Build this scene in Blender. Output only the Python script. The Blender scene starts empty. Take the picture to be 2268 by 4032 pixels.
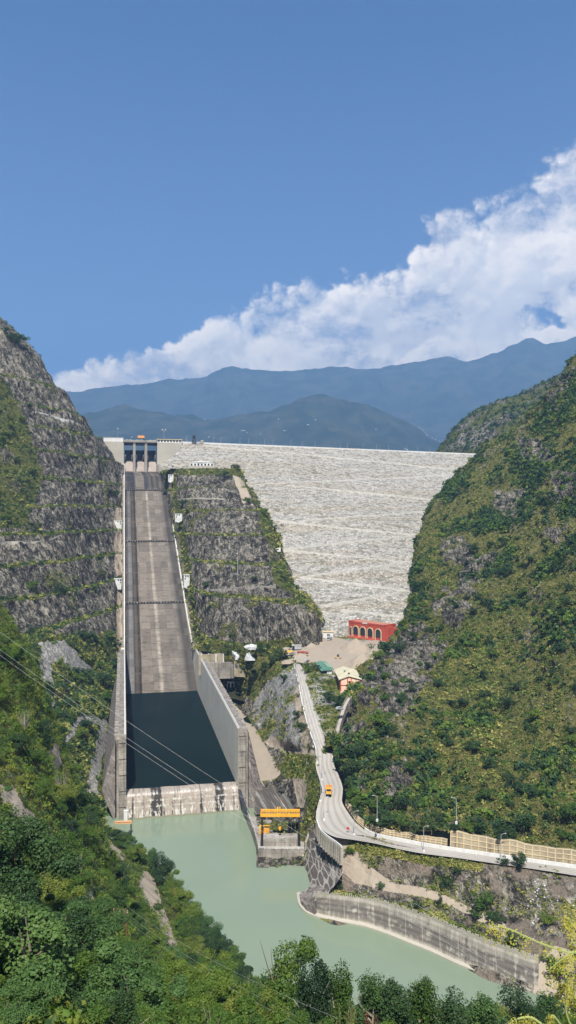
import bpy, math, random
import numpy as np
from mathutils import Vector, Matrix
rad = math.radians
S = bpy.context.scene
C = S.collection
random.seed(7)
RNG = np.random.default_rng(11)
F, CX, HY, CZ = 3050.0, 1134.0, 2030.0, 150.0      # photo pixels: focal length, centre column, horizon row; camera height (m)

# ------------------------------------------------------------------ camera, sky, sun
cam = bpy.data.cameras.new('camera')
cam.sensor_fit = 'VERTICAL'; cam.sensor_height = 36.0; cam.lens = 36.0 * F / 4032.0
cam.shift_y = (HY - 2016.0) / 4032.0
cam.clip_start = 0.5; cam.clip_end = 60000
camo = bpy.data.objects.new('camera', cam); C.objects.link(camo)
camo.location = (0, 0, CZ); camo.rotation_euler = (math.pi / 2, 0, 0)
S.camera = camo
SUN_EL, SUN_ROT = 54.0, 181.0
ld = bpy.data.lights.new('sun', 'SUN'); ld.energy = 5.0; ld.angle = rad(0.5); ld.color = (1.0, 0.955, 0.87)
sun = bpy.data.objects.new('sun', ld); C.objects.link(sun)
sd = Vector((math.sin(rad(SUN_ROT)) * math.cos(rad(SUN_EL)), math.cos(rad(SUN_ROT)) * math.cos(rad(SUN_EL)), math.sin(rad(SUN_EL))))
sun.rotation_euler = sd.to_track_quat('Z', 'Y').to_euler(); sun.location = sd * 3000
S.view_settings.view_transform = 'Standard'; S.view_settings.look = 'None'
S.view_settings.exposure = 0.60; S.view_settings.gamma = 1.0
S.cycles.max_bounces = 5; S.cycles.diffuse_bounces = 2; S.cycles.glossy_bounces = 2
S.cycles.transmission_bounces = 3; S.cycles.volume_bounces = 0; S.cycles.transparent_max_bounces = 6
S.cycles.caustics_reflective = False; S.cycles.caustics_refractive = False

HAZE = 0.000092
# ------------------------------------------------------------------ node helper
class NT:
    def __init__(s, nt): s.nt = nt; s.n = nt.nodes; s.l = nt.links
    def node(s, t, ins=None, **kw):
        n = s.n.new(t)
        for k, v in kw.items(): setattr(n, k, v)
        for k, v in (ins or {}).items(): s.put(n.inputs[k], v)
        return n
    def put(s, sock, v):
        if hasattr(v, 'is_output'): s.l.new(v, sock)
        else:
            if isinstance(v, (tuple, list)) and len(v) == 3 and sock.type == 'RGBA': v = (*v, 1)
            sock.default_value = v
    def math(s, op, a, b=0.0, c=None, clamp=False):
        n = s.n.new('ShaderNodeMath'); n.operation = op; n.use_clamp = clamp
        s.put(n.inputs[0], a); s.put(n.inputs[1], b)
        if c is not None: s.put(n.inputs[2], c)
        return n.outputs[0]
    def vmath(s, op, a, b=(0, 0, 0)):
        n = s.n.new('ShaderNodeVectorMath'); n.operation = op
        s.put(n.inputs[0], a)
        if op == 'SCALE': s.put(n.inputs['Scale'], b)
        else: s.put(n.inputs[1], b)
        return n.outputs[0]
    def noise(s, vec, scale, detail=4, rough=0.55, dist=0.0, out=0):
        n = s.node('ShaderNodeTexNoise', {'Vector': vec, 'Scale': scale, 'Detail': detail, 'Roughness': rough, 'Distortion': dist})
        return n.outputs[out]
    def vor(s, vec, scale, feature='F1', out='Distance', rnd=1.0):
        n = s.n.new('ShaderNodeTexVoronoi'); n.feature = feature
        s.put(n.inputs['Vector'], vec); s.put(n.inputs['Scale'], scale); s.put(n.inputs['Randomness'], rnd)
        return n.outputs[out]
    def ramp(s, fac, stops, interp='LINEAR'):
        n = s.n.new('ShaderNodeValToRGB'); n.color_ramp.interpolation = interp
        el = n.color_ramp.elements
        while len(el) < len(stops): el.new(0.5)
        for e, (p, c) in zip(el, stops):
            e.position = p
            e.color = (*c, 1) if isinstance(c, (tuple, list)) else (c, c, c, 1)
        s.put(n.inputs[0], fac)
        return n.outputs[0]
    def mix(s, fac, a, b, mode='MIX'):
        n = s.n.new('ShaderNodeMix'); n.data_type = 'RGBA'; n.blend_type = mode; n.clamp_factor = True
        s.put(n.inputs[0], fac); s.put(n.inputs[6], a); s.put(n.inputs[7], b)
        return n.outputs[2]
    def mr(s, v, a, b, c=0.0, d=1.0):
        n = s.n.new('ShaderNodeMapRange'); s.put(n.inputs[0], v)
        for i, x in enumerate((a, b, c, d)): s.put(n.inputs[i + 1], x)
        return n.outputs[0]
    def attr(s, name, out='Fac'):
        return s.node('ShaderNodeAttribute', attribute_name=name).outputs[out]
    def sep(s, v): return s.node('ShaderNodeSeparateXYZ', {0: v}).outputs
    def comb(s, x=0.0, y=0.0, z=0.0): return s.node('ShaderNodeCombineXYZ', {0: x, 1: y, 2: z}).outputs[0]
    def bump(s, h, strength=0.5, dist=1.0):
        return s.node('ShaderNodeBump', {'Height': h, 'Strength': strength, 'Distance': dist}).outputs[0]
    def pos(s): return s.node('ShaderNodeNewGeometry').outputs['Position']

def material(name, fn, rough=0.9, spec=0.2):
    m = bpy.data.materials.new(name); m.use_nodes = True
    t = NT(m.node_tree); b = m.node_tree.nodes['Principled BSDF']
    b.inputs['Roughness'].default_value = rough; b.inputs['Specular IOR Level'].default_value = spec
    r = fn(t, b)
    if r is not None: t.put(b.inputs['Base Color'], r)
    return m

def plain(name, col, rough=0.7, var=0.18, scale=0.6, spec=0.3, metal=0.0):
    """one colour with grime of its own: stains and faded patches"""
    def fn(t, b):
        b.inputs['Metallic'].default_value = metal
        p = t.node('ShaderNodeTexCoord').outputs['Object']
        st = t.noise(t.vmath('MULTIPLY', p, (1.0, 1.0, 0.25)), scale, 5, 0.65)
        f = t.mr(st, 0.3, 0.7, 1 - var, 1 + var * 0.6)
        return t.vmath('MULTIPLY', t.comb(*col), t.comb(f, f, f))
    return material(name, fn, rough, spec)

# ------------------------------------------------------------------ world: clear sky with a bank of cumulus on the right
W = bpy.data.worlds.new('World'); S.world = W; W.use_nodes = True
W.cycles.sampling_method = 'MANUAL'; W.cycles.sample_map_resolution = 512
SKYMUL = (0.25, 0.62, 1.02)
def build_world():
    t = NT(W.node_tree); bg = W.node_tree.nodes['Background']
    sky = t.node('ShaderNodeTexSky', sky_type='NISHITA', sun_disc=False, sun_elevation=rad(SUN_EL), sun_rotation=rad(SUN_ROT))
    sky.altitude = 900; sky.air_density = 1.0; sky.dust_density = 0.9; sky.ozone_density = 2.2
    g = t.node('ShaderNodeTexCoord').outputs['Generated']
    x, y, z = t.sep(g)[:3]
    az = t.math('ARCTAN2', x, y)                       # radians right of the dam's valley
    el = t.math('ARCSINE', z)
    # envelope of the bank: top edge (elevation, radians) as a function of azimuth, drawn as a curve
    def curve(pts):
        n = t.n.new('ShaderNodeFloatCurve'); c = n.mapping.curves[0]
        for i, (a, e) in enumerate(pts):
            if i < 2: c.points[i].location = (a, e)
            else: c.points.new(a, e)
        n.mapping.update(); t.put(n.inputs['Value'], t.mr(az, -0.6, 0.6)); return n.outputs[0]
    P = lambda px: (math.atan2(px - CX, F) + 0.6) / 1.2
    E = lambda px, py: math.atan2(HY - py, math.hypot(F, px - CX)) / 0.8
    top = curve([(0, 0.10), (P(-100), E(-100, 1600)), (P(150), E(150, 1425)), (P(480), E(480, 1285)), (P(700), E(700, 1205)), (P(900), E(900, 1130)), (P(1130), E(1130, 1070)),
                 (P(1280), E(1280, 1010)), (P(1580), E(1580, 930)), (P(1680), E(1680, 800)), (P(1950), E(1950, 690)), (P(2250), E(2250, 490)), (P(2600), E(2600, 300)), (1.0, 0.75)])
    e_top = t.math('MULTIPLY', top, 0.8)
    depth = t.math('SUBTRACT', e_top, el)             # >0 inside the bank
    def n2d(vec, scale, detail=4, rough=0.55, dist=0.0, out=0):
        return t.node('ShaderNodeTexNoise', {'Vector': vec, 'Scale': scale, 'Detail': detail, 'Roughness': rough}, noise_dimensions='2D').outputs[out]
    def puffs(ax, ex):
        """billowing height of the cloud tops, large lumps carrying smaller ones"""
        v = t.comb(ax, t.math('MULTIPLY', ex, 1.15), 0.0)
        w = t.vmath('ADD', v, t.vmath('SCALE', t.vmath('SUBTRACT', n2d(v, 10.0, 4, 0.6, out=1), (0.5, 0.5, 0.5)), 0.07))
        s = None
        for sc, am in ((7.0, 0.62), (15.0, 0.40), (33.0, 0.24), (70.0, 0.13)):
            d = t.node('ShaderNodeTexVoronoi', {'Vector': w, 'Scale': sc, 'Smoothness': 0.25}, feature='SMOOTH_F1', voronoi_dimensions='2D').outputs['Distance']
            d = t.math('MULTIPLY', t.math('SUBTRACT', 0.40, t.math('MULTIPLY', d, d)), am * 2.0)
            s = d if s is None else t.math('ADD', s, d)
        return s, v
    h0, v0 = puffs(az, el)
    h1, _ = puffs(t.math('SUBTRACT', az, 0.007), t.math('ADD', el, 0.012))     # towards the sun
    n1 = n2d(v0, 4.0, 3, 0.5); n2 = n2d(v0, 40.0, 6, 0.68)
    wisp = n2d(t.comb(t.math('MULTIPLY', az, 1.0), t.math('MULTIPLY', el, 1.6), 5.0), 9.0, 7, 0.66)
    bias = t.mr(depth, -0.035, 0.085, -1.25, 1.35)
    tot = t.math('ADD', t.math('ADD', t.math('SUBTRACT', h0, 0.60), t.math('MULTIPLY', t.math('SUBTRACT', n2, 0.5), 0.9)), bias)
    tot = t.math('ADD', tot, t.math('MULTIPLY', t.math('SUBTRACT', n1, 0.5), 0.8))
    cov = t.mr(tot, 0.0, 0.45); cov.node.interpolation_type = 'SMOOTHSTEP'
    # broken upper right: thin streaky cloud with blue showing between
    hi_m = t.mr(el, 0.30, 0.44)
    thin = t.mr(wisp, 0.42, 0.62, 0.0, 0.9)
    gaps = t.mr(wisp, 0.34, 0.46, 0.5, 1.0)
    cov = t.math('MULTIPLY', cov, t.math('ADD', t.math('MULTIPLY', hi_m, thin), t.math('MULTIPLY', t.math('SUBTRACT', 1.0, hi_m), gaps)))
    relief = t.math('SUBTRACT', h0, h1)
    lit = t.mr(t.math('ADD', relief, t.math('MULTIPLY', t.math('SUBTRACT', n2, 0.5), 0.12)), -0.16, 0.24)
    edge = t.mr(tot, 1.3, 0.35)
    lit = t.math('MULTIPLY', lit, t.math('ADD', 0.45, t.math('MULTIPLY', edge, 0.65)), clamp=True)
    shade = t.mix(t.mr(wisp, 0.3, 0.7), (0.66, 0.63, 0.61), (0.98, 0.92, 0.84))
    c1 = t.mix(lit, shade, (1.50, 1.30, 1.04))
    hz = t.mr(el, 0.12, 0.26)
    c1 = t.mix(t.math('MULTIPLY', t.math('SUBTRACT', 1.0, hz), 0.35), c1, (0.78, 0.74, 0.70))
    veil = 0.96
    skyc = t.vmath('MULTIPLY', sky.outputs[0], (0.075, 0.075, 0.075))
    skyc = t.vmath('MULTIPLY', skyc, SKYMUL)
    hazy = t.mix(t.mr(el, 0.55, 0.12, 0.0, 0.30), skyc, (0.27, 0.33, 0.46))
    fin = t.mix(t.math('MULTIPLY', cov, veil), hazy, c1)
    t.put(bg.inputs['Color'], fin); bg.inputs['Strength'].default_value = 1.0
build_world()

# ------------------------------------------------------------------ geometry helpers
def pt(px, py, D):
    return ((px - CX) / F * D, D, CZ - (py - HY) / F * D)
def ptz(px, py, z):
    return pt(px, py, (CZ - z) * F / (py - HY))
def proj(co):
    co = np.asarray(co); return CX + co[..., 0] / co[..., 1] * F, HY - (co[..., 2] - CZ) / co[..., 1] * F

def hash3(i, j, k, seed):
    h = (i * 374761393 + j * 668265263 + k * 1440662683 + seed * 974634777) & 0xFFFFFFFF
    h = ((h ^ (h >> 13)) * 1274126177) & 0xFFFFFFFF
    h = h ^ (h >> 16)
    return (h & 0xFFFF) / 65535.0 * 2 - 1
def vnoise(p, seed=0):
    p = np.asarray(p, float); i = np.floor(p).astype(np.int64); f = p - i; f = f * f * f * (f * (f * 6 - 15) + 10)
    r = 0
    for a in (0, 1):
        wa = f[..., 0] if a else 1 - f[..., 0]
        for b in (0, 1):
            wb = f[..., 1] if b else 1 - f[..., 1]
            for c in (0, 1):
                wc = f[..., 2] if c else 1 - f[..., 2]
                r = r + wa * wb * wc * hash3(i[..., 0] + a, i[..., 1] + b, i[..., 2] + c, seed)
    return r
def fbm(p, octv=5, seed=0, gain=0.5, ridged=False):
    r = 0; a = 1; tot = 0; p = np.asarray(p, float)
    for o in range(octv):
        n = vnoise(p, seed + o)
        if ridged: n = 1 - 2 * np.abs(n)
        r = r + a * n; tot += a; a *= gain; p = p * 2.03 + 17.3
    return r / tot

def cr(P, n):
    """Catmull-Rom along axis 0, n samples, even in control index"""
    P = np.asarray(P, float); m = len(P)
    E = np.concatenate([2 * P[:1] - P[1:2], P, 2 * P[-1:] - P[-2:-1]])
    u = np.linspace(0, m - 1, n); i = np.minimum(u.astype(int), m - 2); f = (u - i).reshape((-1,) + (1,) * (P.ndim - 1))
    a, b, c, d = E[i], E[i + 1], E[i + 2], E[i + 3]
    s = 0.5 * ((2 * b) + (-a + c) * f + (2 * a - 5 * b + 4 * c - d) * f ** 2 + (-a + 3 * b - 3 * c + d) * f ** 3)
    lin = b * (1 - f) + c * f
    return s * 0.7 + lin * 0.3
def loft(rows, nu, nv):
    A = np.array([[pt(*p) for p in r] for r in rows])
    A = cr(A, nv); A = cr(A.transpose(1, 0, 2), nu).transpose(1, 0, 2)
    return A                                             # nv x nu x 3
def normals(G):
    du = np.gradient(G, axis=1); dv = np.gradient(G, axis=0)
    n = np.cross(du, dv); n /= np.linalg.norm(n, axis=2, keepdims=True) + 1e-9
    flip = np.sign((n * (np.array([0, 0, CZ + 250]) - G)).sum(2, keepdims=True)); flip[flip == 0] = 1
    return n * flip
def mesh_np(name, V, faces, mat=None, smooth=False, uv=None, attrs=None):
    me = bpy.data.meshes.new(name); V = np.asarray(V, np.float32); faces = np.asarray(faces, np.int32)
    k = faces.shape[1]
    me.vertices.add(len(V)); me.vertices.foreach_set('co', V.ravel())
    me.loops.add(faces.size); me.loops.foreach_set('vertex_index', faces.ravel())
    me.polygons.add(len(faces)); me.polygons.foreach_set('loop_start', np.arange(0, faces.size, k, dtype=np.int32))
    me.polygons.foreach_set('loop_total', np.full(len(faces), k, np.int32))
    me.polygons.foreach_set('use_smooth', np.full(len(faces), smooth))
    me.update(calc_edges=True)
    for an, av in (attrs or {}).items():
        a = me.attributes.new(an, 'FLOAT', 'POINT'); a.data.foreach_set('value', np.asarray(av, np.float32).ravel())
    if mat: me.materials.append(mat)
    return me
def grid_faces(nv, nu):
    i = np.arange(nv * nu).reshape(nv, nu)
    return np.stack([i[:-1, :-1], i[:-1, 1:], i[1:, 1:], i[1:, :-1]], -1).reshape(-1, 4)
def tag(o, label=None, cat=None, group=None, kind=None):
    if label: o['label'] = label
    if cat: o['category'] = cat
    if group: o['group'] = group
    if kind: o['kind'] = kind
    return o
def link(name, me, parent=None, loc=None):
    o = bpy.data.objects.new(name, me); C.objects.link(o)
    if parent is not None: o.parent = parent
    if loc is not None: o.location = loc
    return o
def grid_obj(name, G, mat, attrs=None, smooth=True, parent=None):
    nv, nu = G.shape[:2]
    return link(name, mesh_np(name, G.reshape(-1, 3), grid_faces(nv, nu), mat, smooth, attrs=attrs), parent)
def empty(name, loc=(0, 0, 0), rz=0.0):
    o = bpy.data.objects.new(name, None); C.objects.link(o); o.empty_display_size = 1
    o.location = loc; o.rotation_euler = (0, 0, rz); return o

class MB:
    """collects boxes, prisms, tubes into one mesh"""
    def __init__(s): s.v = []; s.f = []; s.M = Matrix.Identity(4)
    def add(s, vs, fs):
        b = len(s.v); s.v += [tuple(s.M @ Vector(v)) for v in vs]; s.f += [tuple(b + i for i in f) for f in fs]; return s
    def box(s, x0, x1, y0, y1, z0, z1):
        return s.add([(x0, y0, z0), (x1, y0, z0), (x1, y1, z0), (x0, y1, z0), (x0, y0, z1), (x1, y0, z1), (x1, y1, z1), (x0, y1, z1)],
                     [(0, 3, 2, 1), (4, 5, 6, 7), (0, 1, 5, 4), (1, 2, 6, 5), (2, 3, 7, 6), (3, 0, 4, 7)])
    def hexa(s, b, t):
        return s.add(list(b) + list(t), [(0, 3, 2, 1), (4, 5, 6, 7), (0, 1, 5, 4), (1, 2, 6, 5), (2, 3, 7, 6), (3, 0, 4, 7)])
    def prism(s, poly, y0, y1, axis='y'):
        """poly in (x,z) extruded along y (or (y,z) along x, (x,y) along z)"""
        n = len(poly)
        m = {'y': lambda a, b, c: (a, c, b), 'x': lambda a, b, c: (c, a, b), 'z': lambda a, b, c: (a, b, c)}[axis]
        vs = [m(a, b, y0) for a, b in poly] + [m(a, b, y1) for a, b in poly]
        fs = [tuple(range(n)), tuple(range(2 * n - 1, n - 1, -1))] + [(i, i + n, (i + 1) % n + n, (i + 1) % n) for i in range(n)]
        return s.add(vs, fs)
    def tube(s, pts, r, n=6, caps=True):
        pts = [Vector(p) for p in pts]; rs = r if isinstance(r, (list, tuple)) else [r] * len(pts)
        vs, fs = [], []
        for i, p in enumerate(pts):
            d = (pts[min(i + 1, len(pts) - 1)] - pts[max(i - 1, 0)]).normalized()
            a = d.cross(Vector((0, 0, 1)) if abs(d.z) < 0.9 else Vector((1, 0, 0))).normalized(); b = d.cross(a)
            for k in range(n):
                t = 2 * math.pi * k / n; vs.append(p + a * math.cos(t) * rs[i] + b * math.sin(t) * rs[i])
        for i in range(len(pts) - 1):
            for k in range(n):
                fs.append((i * n + k, i * n + (k + 1) % n, (i + 1) * n + (k + 1) % n, (i + 1) * n + k))
        if caps: fs.append(tuple(range(n - 1, -1, -1))); fs.append(tuple(range((len(pts) - 1) * n, len(pts) * n)))
        return s.add(vs, fs)
    def build(s, name, mat, parent=None, smooth=False, bevel=0.0):
        me = bpy.data.meshes.new(name); me.from_pydata(s.v, [], s.f); me.validate()
        import bmesh
        bm = bmesh.new(); bm.from_mesh(me); bmesh.ops.recalc_face_normals(bm, faces=bm.faces)
        if bevel: bmesh.ops.bevel(bm, geom=bm.edges[:], offset=bevel, segments=1, affect='EDGES', clamp_overlap=True)
        bm.to_mesh(me); bm.free()
        if smooth:
            for p in me.polygons: p.use_smooth = True
        me.materials.append(mat)
        return link(name, me, parent)

def in_poly(px, py, poly):
    r = np.zeros(px.shape, bool); n = len(poly)
    for i in range(n):
        x1, y1 = poly[i]; x2, y2 = poly[(i + 1) % n]
        c = ((y1 > py) != (y2 > py)) & (px < (x2 - x1) * (py - y1) / ((y2 - y1) or 1e-9) + x1)
        r ^= c
    return r
def blob(G, poly, wob=10.0, seed=3):
    """1 on the part of the ground inside an outline (with a ragged edge)"""
    px, py = proj(G); q = G * 0.11
    return in_poly(px + wob * fbm(q, 4, seed), py + wob * fbm(q, 4, seed + 9), poly).astype(float)
def smooth2(a, k=1):
    for _ in range(k):
        p = np.pad(a, 1, mode='edge'); a = (p[:-2, 1:-1] + p[2:, 1:-1] + p[1:-1, :-2] + p[1:-1, 2:] + 4 * a) / 8
    return a
def terrace(G, levels, flat=0.3, lip=None):
    z = G[..., 2].copy(); out = z.copy(); bench = np.zeros_like(z)
    for a, b in zip(levels[:-1], levels[1:]):
        m = (z >= a) & (z < b); f = (z - a) / (b - a)
        g = np.where(f < flat, f * 0.12, 0.12 * flat + (f - flat) / (1 - flat) * (1 - 0.12 * flat))
        out = np.where(m, a + (b - a) * g, out); bench = np.where(m & (f < flat), 1.0, bench)
    G = G.copy(); G[..., 2] = out
    return G, bench

# ------------------------------------------------------------------ materials of the land
def rock_cols(t, p, tilt=0.42, warm=1.0):
    x, y, z = t.sep(p)[:3]
    ac = t.math('ADD', x, t.math('MULTIPLY', z, tilt)); al = t.math('SUBTRACT', z, t.math('MULTIPLY', x, tilt))
    q = t.comb(ac, t.math('MULTIPLY', y, 0.6), t.math('MULTIPLY', al, 0.52))
    s1 = t.noise(q, 0.26, 8, 0.72, 0.6); s2 = t.noise(q, 0.95, 5, 0.75, 0.8)
    big = t.noise(p, 0.022, 4, 0.6)
    m = t.math('ADD', t.math('MULTIPLY', s1, 0.55), t.math('MULTIPLY', s2, 0.45))
    m = t.math('ADD', m, t.math('MULTIPLY', t.math('SUBTRACT', big, 0.5), 0.16))
    col = t.ramp(m, [(0.41, (0.016, 0.015, 0.015)), (0.47, (0.064, 0.059, 0.050)), (0.505, (0.142, 0.130, 0.106)), (0.545, (0.32, 0.288, 0.228)), (0.60, (0.56, 0.505, 0.41))])
    return col, m, q
def mk_ground(name, rockscale=1.0, vegcol=((0.035, 0.055, 0.018), (0.12, 0.135, 0.035), (0.20, 0.18, 0.06))):
    def fn(t, b):
        p = t.pos()
        col, m, q = rock_cols(t, p)
        veg = t.attr('veg'); grav = t.attr('gravel'); rust = t.attr('rust'); pale = t.attr('pale')
        n1 = t.noise(p, 0.35, 6, 0.7); n2 = t.noise(p, 1.6, 4, 0.7)
        gcol = t.ramp(t.math('ADD', t.math('MULTIPLY', n1, 0.5), t.math('MULTIPLY', n2, 0.5)), [(0.38, vegcol[0]), (0.5, vegcol[1]), (0.62, vegcol[2])])
        vf = t.mr(t.math('ADD', veg, t.math('MULTIPLY', t.math('SUBTRACT', n1, 0.5), 1.6)), 0.4, 0.6)
        gr = t.ramp(t.vor(p, 0.9, out='Color'), [(0.2, (0.17, 0.165, 0.15)), (0.6, (0.28, 0.27, 0.245)), (0.9, (0.40, 0.385, 0.355))])
        col = t.mix(t.mr(t.math('ADD', t.math('MULTIPLY', grav, 0.85), t.math('MULTIPLY', t.math('SUBTRACT', n1, 0.5), 1.5)), 0.4, 0.6), col, gr)
        pl = t.mix(t.noise(p, 0.22, 5, 0.65), (0.36, 0.30, 0.235), (0.26, 0.22, 0.17))
        pf = t.mr(t.math('ADD', pale, t.math('MULTIPLY', t.math('SUBTRACT', n1, 0.5), 0.4)), 0.4, 0.55)
        col = t.mix(pf, col, pl)
        rc = t.mix(n1, (0.24, 0.185, 0.135), (0.46, 0.385, 0.30))
        col = t.mix(t.mr(t.math('ADD', rust, t.math('MULTIPLY', t.math('SUBTRACT', n1, 0.5), 0.8)), 0.4, 0.65), col, rc)
        col = t.mix(vf, col, gcol)
        h = t.math('ADD', t.math('MULTIPLY', m, 1.6), t.math('MULTIPLY', n2, 0.7))
        h = t.math('ADD', h, t.math('MULTIPLY', t.noise(q, 1.3, 4, 0.7), 0.5))
        bs = t.mr(t.math('ADD', pf, t.math('MULTIPLY', grav, 0.6)), 0.0, 1.0, 1.0, 0.12); t.put(b.inputs['Normal'], t.bump(h, bs, 3.2))
        return col
    return material(name, fn, 0.95, 0.1)
M_ROCK = mk_ground('benched_rock')
M_HILL = mk_ground('grassy_hill', vegcol=((0.035, 0.050, 0.014), (0.16, 0.16, 0.042), (0.36, 0.315, 0.125)))

def fn(t, b):
    p = t.pos(); x, y, z = t.sep(p)[:3]
    v = t.comb(x, t.math('MULTIPLY', y, 0.6), t.math('MULTIPLY', z, 2.4))
    c1 = t.vor(v, 0.33, out='Color'); d = t.vor(v, 0.33, 'DISTANCE_TO_EDGE'); d2 = t.vor(v, 0.8, 'DISTANCE_TO_EDGE')
    g = t.sep(c1)[0]
    base = t.ramp(g, [(0.0, (0.30, 0.285, 0.25)), (0.3, (0.48, 0.455, 0.405)), (1.0, (0.66, 0.625, 0.56))])
    gap = t.math('MINIMUM', t.mr(d, 0.0, 0.10, 0.50, 1.0), t.mr(d2, 0.0, 0.12, 0.66, 1.0))
    base = t.vmath('MULTIPLY', base, t.comb(gap, gap, gap))
    lay = t.noise(t.comb(t.math('MULTIPLY', x, 0.006), t.math('MULTIPLY', y, 0.006), t.math('MULTIPLY', z, 0.15)), 1.0, 5, 0.65)
    tn = t.mix(t.mr(lay, 0.45, 0.62), base, t.vmath('MULTIPLY', base, (0.95, 0.90, 0.82)))
    wd = t.noise(t.comb(t.math('MULTIPLY', x, 0.05), t.math('MULTIPLY', y, 0.05), t.math('MULTIPLY', z, 0.30)), 1.0, 7, 0.72)
    low = t.mr(z, 215, 60, 0.0, 0.035)
    weeds = t.mr(t.math('ADD', wd, low), 0.575, 0.625)
    tn = t.mix(t.math('MULTIPLY', weeds, 0.5), tn, (0.13, 0.135, 0.065))
    t.put(b.inputs['Normal'], t.bump(t.math('ADD', gap, t.math('MULTIPLY', g, 0.8)), 1.0, 1.1))
    return tn
M_RIPRAP = material('riprap', fn, 0.95, 0.1)

def concrete(name, base, dark=(0.10, 0.092, 0.085), stain=0.5, streak=0.5, rust=0.0, grid=0.0, sc=1.0, veins=0.0):
    def fn(t, b):
        p = t.pos(); x, y, z = t.sep(p)[:3]
        q = t.comb(x, y, t.math('MULTIPLY', z, 0.10))
        s = t.noise(q, 0.35 * sc, 7, 0.7); n = t.noise(p, 0.09 * sc, 5, 0.6)
        c = t.mix(t.mr(s, 0.5 + 0.2 * (1 - streak), 0.74), base, dark)
        c = t.mix(t.mr(n, 0.42, 0.75, 0.0, stain), c, dark)
        c = t.mix(t.mr(t.noise(p, 1.7 * sc, 3, 0.6), 0.45, 0.8, 0, 0.35), c, tuple(min(1, v * 1.35) for v in base))
        if rust: c = t.mix(t.mr(t.noise(q, 0.22 * sc, 4, 0.7), 0.56, 0.72, 0, rust), c, (0.32, 0.18, 0.09))
        if veins:
            dn = t.noise(t.comb(t.math('ADD', x, t.math('MULTIPLY', z, 0.5)), y, t.math('MULTIPLY', t.math('SUBTRACT', z, x), 0.2)), 0.45, 6, 0.72, 1.2)
            c = t.mix(t.mr(dn, 0.54, 0.60, 0, veins), c, (0.36, 0.33, 0.29)); c = t.mix(t.mr(dn, 0.46, 0.40, 0, 0.8), c, (0.035, 0.032, 0.03))
        if grid:
            l = t.math('PINGPONG', z, 1.5)
            c = t.mix(t.mr(l, 0.12, 0.0, 0, grid), c, dark)
        t.put(b.inputs['Normal'], t.bump(t.noise(p, 1.2, 5, 0.7), 0.4, 0.3))
        return c
    return material(name, fn, 0.9, 0.15)
M_CONC = concrete('pale_concrete', (0.38, 0.355, 0.30), (0.20, 0.18, 0.15), 0.25, 0.35, grid=0.25)
M_CONC_ST = concrete('stained_concrete', (0.33, 0.30, 0.26), (0.05, 0.046, 0.043), 0.7, 1.0, 0.2, grid=0.6, sc=1.4)
M_CONC_DK = concrete('dark_masonry', (0.19, 0.165, 0.15), (0.05, 0.045, 0.042), 0.5, 0.5, grid=0.5, veins=0.8)
M_CONC_YL = concrete('yellowed_concrete', (0.37, 0.315, 0.215), (0.13, 0.105, 0.075), 0.8, 0.9, grid=0.4, sc=1.6)
M_WALL = concrete('basin_wall_concrete', (0.62, 0.585, 0.485), (0.26, 0.175, 0.15), 0.2, 0.55, sc=0.6)
M_PIER = concrete('pier_concrete', (0.30, 0.28, 0.25), (0.06, 0.055, 0.05), 0.4, 0.9)
M_WHITE = plain('white_paint', (0.60, 0.60, 0.58), 0.6, 0.16)
M_DARK = plain('dark_void', (0.015, 0.016, 0.018), 0.8, 0.1)
M_BLACK = plain('black_steel', (0.018, 0.019, 0.022), 0.45, 0.2, spec=0.5)
M_GATE = plain('dark_gate_steel', (0.035, 0.038, 0.05), 0.5, 0.4)
M_YEL = plain('yellow_paint', (0.72, 0.36, 0.03), 0.45, 0.2)
M_ORG = plain('orange_paint', (0.66, 0.30, 0.09), 0.5, 0.25)
M_RED = plain('red_paint', (0.42, 0.075, 0.045), 0.75, 0.25, 0.12)
M_GREY = plain('grey_steel', (0.35, 0.36, 0.37), 0.5, 0.2)
M_GLASS = plain('dark_window', (0.03, 0.035, 0.045), 0.25, 0.2, spec=0.6)
M_CREAM = plain('cream_paint', (0.56, 0.45, 0.28), 0.8, 0.15)
M_PINK = plain('pink_paint', (0.72, 0.50, 0.36), 0.8, 0.15)
M_BRN = plain('bark', (0.13, 0.10, 0.075), 0.9, 0.3)
M_PBARK = plain('pale_bark', (0.34, 0.30, 0.25), 0.9, 0.3)
M_GREEN = plain('green_roof_sheet', (0.10, 0.22, 0.16), 0.5, 0.25, 0.3)
M_BLUE = plain('blue_plastic', (0.07, 0.19, 0.36), 0.4, 0.2)
M_ROOFC = plain('pale_roof', (0.52, 0.47, 0.33), 0.85, 0.25, 0.3)
M_RUST = plain('rusty_red_steel', (0.26, 0.06, 0.045), 0.6, 0.3)
M_TYRE = plain('rubber', (0.02, 0.02, 0.02), 0.8, 0.1)

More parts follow.
